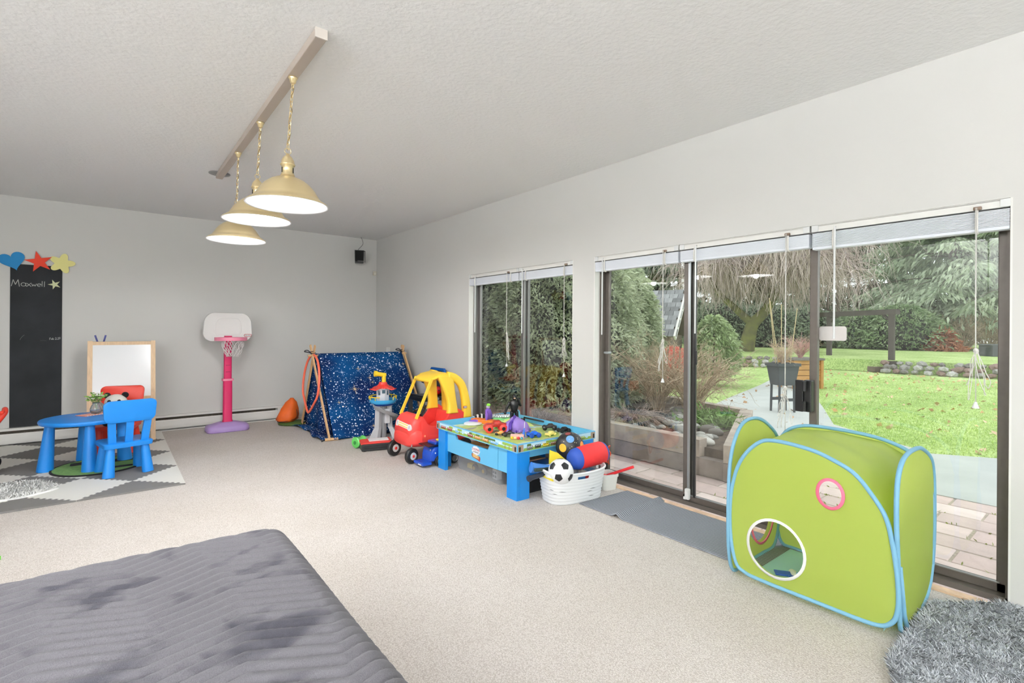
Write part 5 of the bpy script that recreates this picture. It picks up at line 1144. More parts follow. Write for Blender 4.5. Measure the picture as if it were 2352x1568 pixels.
# red monster car and smaller vehicles
def car(name, label, loc, rz, body_m, wheel_m, L, W, wr, z0, hub_m=None, cat='toy car'):
    t = thing(name, label, cat, loc, rz)
    mb = MB(); LL = []
    for u, w, a, b in ((-0.5, 0.7, 0.0, 0.35), (-0.42, 0.95, 0.0, 0.5), (-0.15, 1, 0.0, 0.55), (-0.05, 0.9, 0.0, 0.95), (0.2, 0.9, 0.0, 1.0), (0.32, 1, 0.0, 0.6), (0.5, 0.8, 0.05, 0.5)): LL.append([(u * L, p[0] * W * w, z0 + (a + (b - a) * (p[1] + 0.5)) * L * 0.3) for p in rrect(1, 1, 0.2, 3)])
    mb.loft(LL); mb.build('body', body_m, t, angle=0.7)
    for x in (-0.33, 0.33):
        for s in (-1, 1):
            MB().lathe([(0, -wr * 0.45), (wr * 0.7, -wr * 0.45), (wr, -wr * 0.25), (wr, wr * 0.25), (wr * 0.7, wr * 0.45), (0, wr * 0.45)], (x * L, s * (W * 0.5 + wr * 0.2), wr), 20, Euler((PI / 2, 0, 0)).to_matrix()).build('wheel', wheel_m, t, angle=0.7)
            if hub_m: MB().cyl((x * L, s * (W * 0.5 + wr * 0.6), wr), (x * L, s * (W * 0.5 + wr * 0.72), wr), wr * 0.45, n=12).build('hub', hub_m, t)
    return t
WR = mat('wheel_red', (232, 66, 56), 0.45)
car('monster_car', 'red monster car with fat red wheels on the train table', (2.615, 3.49, BZ), math.radians(-25), mat('car_dark_red', (168, 44, 34), 0.35, var=0.4, scale=40), WR, 0.19, 0.075, 0.036, 0.045, BLK)
car('small_toy_car', 'tiny orange toy car with dark wheels on the train table', (2.57, 3.36, BZ), math.radians(-50), mat('car_orange', (240, 168, 84), 0.4), BLK, 0.085, 0.036, 0.012, 0.012)
car('small_toy_car', 'small matte black toy car beside the bead box', (2.60, 3.28, BZ), math.radians(-35), mat('car_black', (24, 24, 26), 0.35), BLK, 0.095, 0.045, 0.016, 0.016)
car('small_toy_truck', 'chunky bright blue toy truck on the train table', (2.745, 3.13, BZ), math.radians(-15), mat('car_blue', (24, 104, 216), 0.35), mat('car_blue_wheel', (16, 70, 170), 0.4), 0.10, 0.06, 0.02, 0.02, None, 'toy truck')
car('black_buggy', 'black toy buggy with knobby wheels by the window rim of the train table', (3.055, 3.27, BZ), math.radians(-38), mat('buggy_dark', (40, 34, 34), 0.5, var=0.5, scale=60), BLK, 0.13, 0.05, 0.02, 0.018)
car('black_buggy', 'low black toy buggy near the far corner of the train table', (3.085, 3.12, BZ), math.radians(-8), mat('car_black'), BLK, 0.11, 0.05, 0.018, 0.014)
car('small_toy_car', 'pale yellow round toy car on the printed road of the train table', (2.90, 3.09, BZ), math.radians(4), mat('car_cream', (244, 226, 130), 0.4), mat('car_cream'), 0.10, 0.04, 0.012, 0.008)
t = thing('bead_box', 'pink toy box with coloured beads on the train table rim side', 'toy', (2.585, 3.15, BZ), math.radians(-50))
MB().box((0, 0, 0.02), (0.11, 0.03, 0.04), bev=0.004).build('box', mat('pink_board', (238, 184, 176), 0.5), t)
for k, m in enumerate((YEL, mat('bead_cream', (240, 220, 150), 0.4), mat('bead_red', (224, 70, 70), 0.4), mat('bead_teal', (70, 150, 170), 0.4))): MB().sph((-0.04 + k * 0.027, -0.02, 0.014), 0.012, u=12, v=8).build('bead', m, t, smooth=True)
t = thing('toy_launcher', 'toy rocket launcher with blue tip standing among the small cars', 'toy', (2.665, 3.17, BZ), 0.4)
MB().lathe([(0, 0), (0.04, 0), (0.036, 0.008), (0, 0.01)], n=20).build('base', mat('launcher_grey', (160, 160, 170), 0.4), t); MB().cyl((0, 0, 0.005), (0.02, 0, 0.075), 0.016, 0.004, 12).build('cone', mat('launcher_blue', (50, 110, 206), 0.4), t); MB().cyl((0.02, 0, 0.07), (0.028, 0, 0.125), 0.003, n=6).build('antenna', WHITEPL, t); MB().sph((-0.035, 0.02, 0.02), 0.022, (1, 1, 0.9), 12, 8).build('ball_gear', mat('olive_plastic', (92, 82, 40), 0.5), t, smooth=True)
t = thing('toy_gun_part', 'black plastic toy bar lying along the window rim of the train table', 'toy', (3.06, 3.62, BZ), math.radians(-62))
MB().box((0.12, 0, 0.045), (0.26, 0.016, 0.014), (0, 0.12, 0), bev=0.003).build('bar', BLK, t); MB().box((-0.05, 0.0, 0.026), (0.10, 0.04, 0.05), bev=0.008).build('block', BLK, t)
t = thing('toy_spaceship', 'silver ribbed toy tube beyond the white disc on the train table', 'toy', (3.02, 3.93, BZ), math.radians(-28))
mb = MB(); mb.lathe([(0, -0.10), (0.022, -0.10)] + [(0.024 + 0.004 * (k % 2), -0.09 + k * 0.012) for k in range(15)] + [(0.018, 0.1), (0, 0.1)], (0, 0, 0.03), 16, Euler((0, PI / 2, 0)).to_matrix()); mb.build('tube', mat('silver_plastic', (190, 192, 196), 0.25, metal=0.6), t)
t = thing('zebra_toy', 'black and white striped toy by the far rim of the train table', 'toy', (2.80, 3.96, BZ + 0.0), math.radians(-20))
for k in range(9): MB().box((-0.08 + k * 0.02, 0, 0.03 + 0.02 * math.sin(k * 0.4)), (0.017, 0.03, 0.05), bev=0.004).build('stripe', BLK if k % 2 else WHITEPL, t)

# ================================================================ bins under the train table
def tub(name, label, loc, w, d, h, m, taper=0.86, lip=0.014, rz=0, lidm=None, cat='storage bin', thick=0.006):
    t = thing(name, label, cat, loc, rz)
    o1 = rrect(w, d, 0.03); lo = rrect(w * taper, d * taper, 0.03); i1 = rrect(w - 2 * thick, d - 2 * thick, 0.028); li = rrect(w * taper - 2 * thick, d * taper - 2 * thick, 0.028); l1 = rrect(w + 2 * lip, d + 2 * lip, 0.034)
    mb = MB(); mb.loft([[(p[0], p[1], 0.004) for p in li], [(p[0], p[1], 0.0) for p in lo]][::-1] + [[(p[0], p[1], 0) for p in lo], [(p[0], p[1], h - 0.022) for p in o1], [(p[0], p[1], h - 0.022) for p in l1], [(p[0], p[1], h) for p in l1], [(p[0], p[1], h) for p in i1], [(p[0], p[1], 0.006) for p in li]], caps=False)
    fs = [v for v in mb.bm.verts]
    mb.prism(li, 0.002, 0.005); mb.build('tub', m, t, angle=0.6)
    if lidm is not None: 
        lr = rrect(w + 2 * lip + 0.006, d + 2 * lip + 0.006, 0.036); mb = MB(); mb.loft([[(p[0], p[1], h - 0.02) for p in lr], [(p[0], p[1], h + 0.012) for p in lr], [(p[0] * 0.93, p[1] * 0.93, h + 0.016) for p in lr]]); mb.build('lid', lidm, t, angle=0.6)
    return t
def clearplastic():
    m = bpy.data.materials.new('clear_plastic'); m.use_nodes = True; N = m.node_tree.nodes; L = m.node_tree.links; b = N['Principled BSDF']; out = N['Material Output']
    b.inputs['Base Color'].default_value = (0.78, 0.79, 0.82, 1); b.inputs['Roughness'].default_value = 0.3
    tr = N.new('ShaderNodeBsdfTransparent'); tr.inputs['Color'].default_value = (0.93, 0.94, 0.95, 1); ms = N.new('ShaderNodeMixShader'); ms.inputs[0].default_value = 0.20
    L.new(tr.outputs[0], ms.inputs[1]); L.new(b.outputs[0], ms.inputs[2]); L.new(ms.outputs[0], out.inputs['Surface']); return m
tub('clear_bin', 'clear plastic storage bin of toys under the train table', (2.645, 3.53, 0.003), 0.40, 0.70, 0.155, clearplastic(), 0.92, 0.018)
car('bin_truck', 'grey toy truck with tan hubs inside the clear bin', (2.545, 3.56, 0.009), math.radians(92), mat('truck_olive', (120, 116, 84), 0.5), mat('truck_tyre', (92, 92, 92), 0.6), 0.2, 0.07, 0.036, 0.035, mat('tan_hub', (214, 184, 110), 0.5))
t = thing('toy_house_block', 'white toy house block with square windows inside the clear bin', 'toy', (2.53, 3.345, 0.009), math.radians(85)); MB().box((0, 0, 0.04), (0.07, 0.05, 0.08), bev=0.003).build('block', WHITEPL, t)
for a in (-0.016, 0.016):
    for z in (0.025, 0.057): MB().box((a, 0.026, z), (0.02, 0.003, 0.02)).build('window', mat('block_grey', (140, 146, 150), 0.5), t)
o = MB().box((2.545, 3.75, 0.03), (0.05, 0.07, 0.04), bev=0.004).build('toy_brick', mat('brick_yellow', (236, 210, 110), 0.5)); tag(o, 'yellow toy brick at the end of the clear bin', 'toy')
tub('black_tote', 'black storage tote with a blue lid under the train table', (2.66, 3.03, 0), 0.44, 0.24, 0.16, mat('tote_black', (26, 26, 28), 0.5), 0.9, 0.008, 0, mat('tote_blue', (20, 120, 206), 0.4))

# ================================================================ white flexible basket full of toys
t = thing('toy_basket', 'white flexible plastic basket full of toys before the train table', 'basket', (2.715, 2.655, 0), math.radians(-10))
BW = mat('basket_white', (236, 238, 240), 0.45)
bw_, bd_, bh_ = 0.52, 0.30, 0.215
def bas(u, v, off=0.0):
    a = 2 * PI * u; c, s = math.cos(a), math.sin(a); n = 3.2
    r = (abs(c) ** n + abs(s) ** n) ** (-1 / n); k = 0.86 + 0.15 * v + 0.010 * math.sin(v * 60)
    z = v * bh_ * (1 + 0.10 * abs(c) ** 2) ; return (r * c * (bw_ / 2 * k - off), r * s * (bd_ / 2 * k - off), z + 0.004)
mb = MB(); nu, nv = 96, 30
def skip(u, v):
    for uc in (0.25, 0.75):
        if abs(u - uc) < 0.036 and 0.80 < v < 0.895: return True
    for uc in (0.0, 0.5, 1.0):
        if abs(u - uc) < 0.03 and 0.78 < v < 0.89: return True
    return False
for off in (0.0, 0.006):
    V = [[mb.bm.verts.new(bas(i / nu, j / nv, off)) for j in range(nv + 1)] for i in range(nu)]
    for i in range(nu):
        for j in range(nv):
            if skip((i + 0.5) / nu, (j + 0.5) / nv): continue
            q = [V[i][j], V[(i + 1) % nu][j], V[(i + 1) % nu][j + 1], V[i][j + 1]]; mb.bm.faces.new(q if off == 0 else q[::-1])
mb.build('wall', BW, t, smooth=True, fix=False)
mb = MB(); mb.tube([Vector(bas(i / nu, 1.0, 0.002)) for i in range(nu)], 0.0085, 8, closed=True); mb.build('rolled_rim', BW, t, smooth=True)
mb = MB(); mb.prism([(bas(i / nu, 0, 0.004)[0], bas(i / nu, 0, 0.004)[1]) for i in range(nu)], 0.0, 0.008); mb.build('base', BW, t)
rnd = random.Random(8)
for k in range(8):
    u0, v0 = rnd.choice([0.62, 0.68, 0.72, 0.78, 0.82, 0.86, 0.9, 0.57]) + rnd.uniform(-0.02, 0.02), 0.12 + 0.6 * rnd.random()
    pts = [Vector(bas(u0 + q * 0.008, v0 + 0.004 * math.sin(q), -0.001)) for q in range(5)]
    MB().tube(pts, [0.0004, 0.0014, 0.002, 0.0014, 0.0004], 6).build('weave_slit', mat('slit_dark', (70, 72, 74), 0.7), t)
# football: truncated icosahedron patches
phi = (1 + 5 ** 0.5) / 2
ico = [Vector(v).normalized() for v in ((0, 1, phi), (0, 1, -phi), (0, -1, phi), (0, -1, -phi), (1, phi, 0), (1, -phi, 0), (-1, phi, 0), (-1, -phi, 0), (phi, 0, 1), (phi, 0, -1), (-phi, 0, 1), (-phi, 0, -1))]
t = thing('football', 'black and white football lying in the white basket', 'ball', (2.545, 2.60, 0.145)); FR = 0.092
q0 = Euler((0.55, 0.25, 0.9)).to_matrix()
MB().sph((0, 0, FR), FR, u=40, v=26).build('shell', mat('ball_white', (240, 240, 242), 0.35), t, smooth=True)
for v in ico:
    n = (q0 @ v).normalized(); nb = sorted([(q0 @ w) for w in ico if w is not v], key=lambda w: -n.dot(w))[:5]
    cs = [(n * 0.667 + w * 0.333).normalized() for w in nb]; a = n.orthogonal().normalized(); b = n.cross(a); cs.sort(key=lambda c: math.atan2(c.dot(b), c.dot(a)))
    mb = MB(); ring = []
    for i in range(5):
        for s in range(4): ring.append(cs[i].lerp(cs[(i + 1) % 5], s / 4).normalized())
    c = Vector((0, 0, FR)); rr = FR * 1.006
    L1 = [[c + (n.lerp(p, k)).normalized() * rr for p in ring] for k in (0.05, 0.5, 0.97)]; mb.loft(L1, caps=False); cv = mb.bm.verts.new(c + n * rr)
    for i in range(len(ring)): mb.bm.faces.new((mb.bm.verts[:][i] if False else [x for x in mb.bm.verts][i], [x for x in mb.bm.verts][(i + 1) % len(ring)], cv))
    mb.build('black_patch', mat('ball_black', (34, 34, 36), 0.4), t, smooth=True)
t = thing('space_ball', 'dark inflatable ball printed with planets behind the red cylinder', 'ball', (2.775, 2.74, 0.255)); SR = 0.108
MB().sph((0, 0, SR), SR, (1, 1, 1.0), 36, 24).build('shell', mat('space_black', (34, 34, 38), 0.4, var=0.0), t, smooth=True)
def patch(t, c, R_, n, r, name, m, k=1.008, sy=1.0):
    n = Vector(n).normalized(); a = n.orthogonal().normalized(); b = n.cross(a); mb = MB(); LL = []
    for f in (0.03, 0.5, 1.0): LL.append([Vector(c) + (n + (a * math.cos(q) + b * sy * math.sin(q)) * r * f).normalized() * R_ * k for q in [2 * PI * i / 20 for i in range(20)]])
    mb.loft(LL, caps=False); vs = mb.bm.verts[:] ; mb.bm.verts.ensure_lookup_table(); mb.bm.faces.new([mb.bm.verts[i] for i in range(20)]); mb.build(name, m, t, smooth=True)
for n, r, c in (((-0.55, -0.6, 0.75), 0.30, (110, 160, 214)), ((0.35, -0.9, 0.15), 0.32, (240, 160, 70)), ((-0.35, -0.85, -0.28), 0.36, (96, 160, 176)), ((-0.95, -0.25, 0.05), 0.3, (240, 184, 60)), ((0.75, -0.35, 0.6), 0.28, (240, 190, 160)), ((-0.3, -0.1, 1.0), 0.2, (150, 70, 70))):
    patch(t, (0, 0, SR), SR, n, r, 'printed_planet', mat('planet_%d' % c[0] + '_%d' % c[1], c, 0.5, var=0.12, scale=30))
for k in range(30):
    n = Vector((rnd.uniform(-1, 1), rnd.uniform(-1, 0.1), rnd.uniform(-0.6, 0.9))); patch(t, (0, 0, SR), SR, n, 0.025, 'printed_dot', mat('dot_cream', (236, 226, 180), 0.5), 1.006)
t = thing('soft_cylinder', 'red and blue cloth roll with an orange cord lying on the basket', 'toy', (2.87, 2.625, 0.300), math.radians(-4))
M_ = Euler((0, PI / 2 - 0.05, 0)).to_matrix(); CRD = mat('roll_red', (226, 50, 52), 0.6, var=0.05, scale=8, bump=0.2, bscale=25); CBL = mat('roll_blue', (40, 78, 170), 0.6, bump=0.2, bscale=30)
MB().lathe([(0.084, -0.125), (0.086, -0.12), (0.086, 0.12), (0.084, 0.125)], n=32, M=M_).build('red_sleeve', CRD, t, smooth=True)
MB().lathe([(0, -0.185), (0.05, -0.183), (0.074, -0.165), (0.084, -0.123)], n=32, M=M_).build('blue_end', CBL, t, smooth=True); MB().lathe([(0.084, 0.123), (0.078, 0.145), (0.05, 0.165), (0.02, 0.172), (0, 0.172)], n=32, M=M_).build('blue_end', CBL, t, smooth=True)
mb = MB(); mb.tube(smooth_path([(0.165, 0, 0), (0.20, -0.02, 0.05), (0.215, 0, 0.03), (0.19, 0.02, -0.02), (0.205, 0.01, -0.09)], 6), 0.006, 6); mb.tube(smooth_path([(0.17, 0, 0), (0.22, 0.02, 0.01), (0.235, 0, -0.02), (0.20, -0.01, -0.05), (0.215, 0.0, -0.10)], 6), 0.005, 6); mb.build('cord', mat('orange_cord', (222, 84, 50), 0.6), t, smooth=True)
t = thing('toy_rocket', 'blue foam rocket with yellow fins poking out of the white basket', 'toy', (2.53, 2.735, 0.13), math.radians(-20))
MB().cyl((-0.10, 0, 0.115), (0.20, -0.01, 0.06), 0.034, n=20).build('tube', mat('foam_blue', (66, 126, 200), 0.6), t); MB().cyl((-0.125, 0, 0.12), (-0.095, 0, 0.114), 0.04, 0.036, 20).build('nose', mat('foam_blue'), t)
MB().prism([(0, 0), (0.17, 0.0), (0.17, 0.03), (0.05, 0.09), (-0.02, 0.10)], -0.007, 0.007, frame((0.02, 0.0, 0.135), (1, 0, -0.25), (0.25, 0, 1))).build('fin', mat('foam_yellow', (240, 218, 60), 0.6), t); MB().prism([(0, 0), (0.2, 0), (0.2, 0.1), (0.05, 0.12)], -0.007, 0.007, frame((-0.06, -0.035, 0.07), (1, 0, -0.2), (-0.1, -1, 0.0))).build('fin', mat('foam_yellow'), t)
t = thing('toy_scope', 'dark toy scope sticking out over the edge of the basket', 'toy', (2.43, 2.70, 0.17), math.radians(4))
MB().cyl((-0.10, 0, 0.035), (0.06, 0, 0.04), 0.018, n=16).build('barrel', mat('scope_navy', (22, 34, 54), 0.4), t); MB().cyl((-0.115, 0, 0.034), (-0.098, 0, 0.035), 0.022, n=16).build('lens_ring', mat('scope_navy'), t); MB().box((0.02, 0, 0.075), (0.15, 0.02, 0.026), (0, 0.12, 0), bev=0.008).build('grip', mat('scope_dark_green', (30, 48, 44), 0.4), t); MB().cyl((0.055, 0, 0.035), (0.07, 0, 0.035), 0.02, n=14).build('green_ring', mat('scope_green', (70, 140, 60), 0.4), t)
for k, (x, y, c, s, lb) in enumerate(((2.70, 2.60, (60, 120, 180), (0.12, 0.09, 0.17), 'blue toy box buried in the white basket'), (2.90, 2.66, (222, 214, 200), (0.12, 0.10, 0.17), 'cream printed toy box at the window end of the basket'), (2.82, 2.57, (190, 36, 40), (0.06, 0.07, 0.18), 'red toy box buried in the white basket'), (2.60, 2.72, (206, 200, 198), (0.15, 0.09, 0.12), 'pale toy box deep in the white basket'))):
    t = thing('small_toy_box', lb, 'toy box', (x, y, 0.012), 0.1 * k); MB().box((0, 0, s[2] / 2), s, bev=0.004).build('carton', mat('carton_%d' % c[0], c, 0.5, var=0.2, scale=25), t); MB().box((0, 0, s[2] + 0.0005), (s[0] * 0.8, s[1] * 0.8, 0.001)).build('printed_panel', mat('carton_print', (120, 180, 220), 0.5, var=0.35, scale=60), t)
# white tub with a red shovel
t = tub('white_tub', 'small square white plastic tub beside the sliding door', (3.095, 2.64, 0), 0.145, 0.135, 0.125, mat('tub_white', (240, 240, 236), 0.4), 0.86, 0.006, math.radians(-12), None, 'tub')
MB().box((0, 0, 0.09), (0.125, 0.115, 0.01)).build('pink_lining', mat('lining_pink', (240, 190, 180), 0.7), t)
t = thing('toy_shovel', 'red plastic toy shovel standing in the white tub', 'toy', (3.09, 2.63, 0.105)); MB().cyl((0.0, 0, 0.0), (0.075, -0.20, 0.10), 0.011, n=12).build('handle', mat('shovel_red', (222, 44, 50), 0.35), t); MB().box((-0.015, 0.035, 0.0), (0.06, 0.08, 0.01), (0.3, 0, 0.3), bev=0.003).build('blade', mat('shovel_red'), t)

# ================================================================ ribbed door mat with a ruck
def ribbed():
    m = bpy.data.materials.new('ribbed_mat'); m.use_nodes = True; N = m.node_tree.nodes; L = m.node_tree.links; b = N['Principled BSDF']; tc = N.new('ShaderNodeTexCoord')
    wv = N.new('ShaderNodeTexWave'); wv.bands_direction = 'X'; wv.inputs['Scale'].default_value = 17; wv.inputs['Distortion'].default_value = 0.8; wv.inputs['Detail'].default_value = 1; L.new(tc.outputs['Object'], wv.inputs['Vector'])
    nz = N.new('ShaderNodeTexNoise'); nz.inputs['Scale'].default_value = 260; L.new(tc.outputs['Object'], nz.inputs['Vector'])
    mx = N.new('ShaderNodeMath'); mx.operation = 'MULTIPLY_ADD'; mx.inputs[1].default_value = 0.55; L.new(wv.outputs['Fac'], mx.inputs[0])
    m3 = N.new('ShaderNodeMath'); m3.operation = 'MULTIPLY'; m3.inputs[1].default_value = 0.6; L.new(nz.outputs['Fac'], m3.inputs[0]); L.new(m3.outputs[0], mx.inputs[2])
    rp = N.new('ShaderNodeValToRGB'); e = rp.color_ramp.elements; e[0].position = 0.25; e[0].color = (*lin((64, 68, 74)), 1); e[1].position = 0.8; e[1].color = (*lin((158, 162, 170)), 1); L.new(mx.outputs[0], rp.inputs['Fac']); L.new(rp.outputs['Color'], b.inputs['Base Color']); b.inputs['Roughness'].default_value = 0.95
    bp = N.new('ShaderNodeBump'); bp.inputs['Strength'].default_value = 0.5; bp.inputs['Distance'].default_value = 0.004; L.new(mx.outputs[0], bp.inputs['Height']); L.new(bp.outputs['Normal'], b.inputs['Normal']); return m
def dm(u, v):       # u across (x), v along (towards the playhouse)
    x = 2.655 + 0.525 * u; y = 2.52 - 1.42 * v - 0.035 * u * max(0, 1 - v * 8)
    yy = 2.18 + 0.02 * u; z = 0.008 + 0.024 * math.exp(-((y - yy) / 0.028) ** 2)
    return (x, y, z)
o = MB().grid(dm, 20, 140).build('door_mat', ribbed(), smooth=True); md = o.modifiers.new('thickness', 'SOLIDIFY'); md.thickness = 0.007; md.offset = -1; tag(o, 'grey ribbed door mat with a ruck along the sliding door', 'door mat')

# ================================================================ green pop-up playhouse
def nylon():
    m = bpy.data.materials.new('green_nylon'); m.use_nodes = True; N = m.node_tree.nodes; L = m.node_tree.links; b = N['Principled BSDF']; out = N['Material Output']
    tc = N.new('ShaderNodeTexCoord'); nz = N.new('ShaderNodeTexNoise'); nz.inputs['Scale'].default_value = 5; nz.inputs['Detail'].default_value = 3; L.new(tc.outputs['Object'], nz.inputs['Vector'])
    b.inputs['Base Color'].default_value = (*lin((190, 206, 98)), 1); b.inputs['Roughness'].default_value = 0.55
    bp = N.new('ShaderNodeBump'); bp.inputs['Strength'].default_value = 0.25; bp.inputs['Distance'].default_value = 0.03; L.new(nz.outputs['Fac'], bp.inputs['Height']); L.new(bp.outputs['Normal'], b.inputs['Normal'])
    tl = N.new('ShaderNodeBsdfTranslucent'); tl.inputs['Color'].default_value = (*lin((200, 218, 112)), 1); ms = N.new('ShaderNodeMixShader'); ms.inputs[0].default_value = 0.4
    L.new(b.outputs[0], ms.inputs[1]); L.new(tl.outputs[0], ms.inputs[2]); L.new(ms.outputs[0], out.inputs['Surface']); return m
NYL = nylon(); PIPE = mat('blue_piping', (118, 170, 198), 0.6); NBL = mat('pale_blue_nylon', (168, 212, 220), 0.6, bump=0.2, bscale=6)
PX, PXB, PYN, PYF = 2.505, 3.085, 0.605, 1.31
t = thing('play_house', 'lime green pop-up play cube with blue piping by the sliding door', 'play tent', ((PX + PXB) / 2, (PYN + PYF) / 2, 0))
po = Vector(((PX + PXB) / 2, (PYN + PYF) / 2, 0))
def panel(name, outline, axis, pos, holes=(), puff=0.012, m=NYL, pipe=True, hole_m=None):
    """flat cloth panel: outline points (a,z); axis 'x' plane x=pos, 'y' plane y=pos; oval holes (ca,cz,ra,rz,trim)"""
    pts = smooth_path([(a, z, 0) for a, z in outline], 5, closed=True); poly = [(p.x, p.y) for p in pts]
    cx = sum(p[0] for p in poly) / len(poly); cz = sum(p[1] for p in poly) / len(poly)
    def to3(a, z, d=0.0):
        if axis == 'x': return Vector((pos + d, a, z)) - po
        return Vector((a, pos + d, z)) - po
    bm = bmesh.new(); ev = []
    def addloop(L_):
        vs = [bm.verts.new((a, z, 0)) for a, z in L_]
        for i in range(len(vs)): ev.append(bm.edges.new((vs[i], vs[(i + 1) % len(vs)])))
    addloop(poly)
    for (ca, cz_, ra, rz_, tr) in holes: addloop([(ca + ra * math.cos(2 * PI * k / 36) , cz_ + rz_ * math.sin(2 * PI * k / 36)) for k in range(36)])
    bmesh.ops.triangle_fill(bm, edges=ev, use_beauty=True)
    for k in range(2): bmesh.ops.subdivide_edges(bm, edges=[e for e in bm.edges if e.calc_length() > 0.05], cuts=1, use_grid_fill=True)
    P2 = np.array(poly)
    for v in bm.verts:
        a, z = v.co.x, v.co.y; dd = min(1.0, float(np.min(np.hypot(P2[:, 0] - a, P2[:, 1] - z))) / 0.12)
        v.co = to3(a, z, (puff * dd + 0.003 * math.sin(a * 31 + z * 9) * dd) * (1 if axis == 'x' and pos > 2.8 or axis == 'y' and pos > 1 else -1))
    bmesh.ops.triangulate(bm, faces=bm.faces[:])
    me = bpy.data.meshes.new(name); bm.to_mesh(me); bm.free()
    for p in me.polygons: p.use_smooth = True
    addmesh(name, me, m, t)
    if pipe: MB().tube([to3(a, z) for a, z in poly], 0.0095, 8, closed=True).build('piping', PIPE, t, smooth=True)
    for (ca, cz_, ra, rz_, tr) in holes:
        mb = MB(); LL = []
        for f, d in ((1.0, -0.001), (1.10, -0.001), (1.10, 0.003), (1.0, 0.003)): LL.append([to3(ca + ra * math.cos(q) + (f - 1) * 0.13 * math.cos(q) * 1, cz_ + rz_ * math.sin(q) + (f - 1) * 0.13 * math.sin(q), -puff + d - 0.002 if pos < 2.8 else puff + d) for q in [2 * PI * k / 36 for k in range(36)]])
        mb.loft(LL + [LL[0]], caps=False); mb.build('opening_trim', tr, t, smooth=True)
PINKT = mat('pink_trim', (232, 110, 140), 0.6); WHT = mat('white_trim', (238, 238, 234), 0.6)
kf = PX / 2.56
fo = [(a * kf, max(0.0085, 1.27 - (1.27 - z) * kf)) for a, z in [(1.304, 0.055), (1.334, 0.206), (1.331, 0.414), (1.285, 0.585), (1.196, 0.697), (1.11, 0.725), (0.953, 0.713), (0.844, 0.679), (0.767, 0.637), (0.702, 0.559), (0.655, 0.479), (0.632, 0.376), (0.614, 0.238), (0.612, 0.114), (0.635, 0.045), (0.70, 0.012), (0.90, 0.01), (1.06, 0.01), (1.19, 0.012), (1.255, 0.02)]]
hb = ((1.10 * kf), 1.27 - (1.27 - 0.197) * kf, 0.128 * kf, 0.132 * kf, WHT); hs = (0.862 * kf, 1.27 - (1.27 - 0.53) * kf, 0.046 * kf, 0.058 * kf, PINKT)
panel('front_panel', fo, 'x', PX, (hb, hs))
bo = [(PYF, 0.05), (PYF + 0.02, 0.35), (PYF, 0.62), (PYF - 0.10, 0.72), (1.02, 0.735), (0.80, 0.715), (0.66, 0.64), (PYN + 0.0, 0.45), (PYN, 0.2), (PYN + 0.02, 0.05), (PYN + 0.1, 0.012), (1.0, 0.01), (PYF - 0.1, 0.012)]
panel('back_panel', bo, 'x', PXB, ((1.04, 0.385, 0.10, 0.12, PINKT),))
so = [(PX + 0.09, 0.012), (PX + 0.045, 0.15), (PX + 0.015, 0.35), (PX - 0.005, 0.52), (PX + 0.01, 0.66), (PX + 0.09, 0.735), (PX + 0.25, 0.752), (PX + 0.40, 0.73), (PXB - 0.015, 0.64), (PXB + 0.03, 0.45), (PXB + 0.02, 0.22), (PXB - 0.05, 0.07), (PXB - 0.20, 0.012)]
panel('end_panel', so, 'y', PYN)
so2 = [(PX + 0.05, 0.012), (PX + 0.0, 0.15), (PX - 0.005, 0.40), (PX + 0.02, 0.62), (PX + 0.12, 0.76), (PX + 0.27, 0.785), (PX + 0.42, 0.74), (PXB - 0.01, 0.62), (PXB + 0.01, 0.4), (PXB, 0.15), (PXB - 0.06, 0.02), (PXB - 0.2, 0.01), (PX + 0.2, 0.01)]
panel('end_panel', so2, 'y', PYF + 0.005, ((2.86, 0.24, 0.13, 0.155, PINKT),))
def _edge(pts, q):
    pts = sorted(pts); return float(np.interp(q, [p[0] for p in pts], [p[1] for p in pts]))
_zf = fo[2:12]; _zb = bo[1:9]; _zs = so[3:10]; _zs2 = so2[2:9]
def topf(u, v):       # cloth stretched between the four rims
    x = PX + 0.006 + (PXB - PX - 0.012) * u; y = PYN + 0.008 + (PYF - PYN - 0.012) * v
    a, b, c, d = _edge(_zf, y), _edge(_zb, y), _edge(_zs, x), _edge(_zs2, x)
    q = lambda yy, xx, e1, e2: 0.5 * (_edge(e1, yy) + _edge(e2, xx))
    c00, c10, c01, c11 = q(PYN, PX, _zf, _zs), q(PYN, PXB, _zb, _zs), q(PYF, PX, _zf, _zs2), q(PYF, PXB, _zb, _zs2)
    z = (1 - u) * a + u * b + (1 - v) * c + v * d - ((1 - u) * (1 - v) * c00 + u * (1 - v) * c10 + (1 - u) * v * c01 + u * v * c11)
    z = min(z, 0.76, (1 - u) * a + u * b + 0.03 * math.sin(PI * u)) - 0.012 - 0.03 * math.sin(PI * u) * math.sin(PI * v) + 0.006 * math.sin(u * 17 - v * 13) * math.sin(PI * u) * math.sin(PI * v)
    return Vector((x, y, z)) - po
MB().grid(topf, 24, 30).build('roof_cloth', NYL, t, smooth=True, fix=False)
MB().box((0.03, 0, 0.006), (PXB - PX - 0.10, PYF - PYN - 0.14, 0.006)).build('floor_cloth', NBL, t)
def curt(u, v): return Vector((PX + 0.03 + (PXB - PX - 0.06) * u, PYN + 0.05, 0.01 + 0.44 * v)) - po
MB().grid(curt, 8, 8).build('inner_lining', NBL, t, smooth=True)
for (p0, p1) in ((Vector((PX, PYN + 0.02, 0.3)), Vector((PX, PYN, 0.0))),): MB().tube([Vector((PX + 0.12, PYN - 0.01, 0.012)) - po, Vector((PX + 0.06, PYN - 0.012, 0.10)) - po, Vector((PX + 0.03, PYN - 0.004, 0.30)) - po], 0.010, 8).build('corner_seam', PIPE, t, smooth=True)
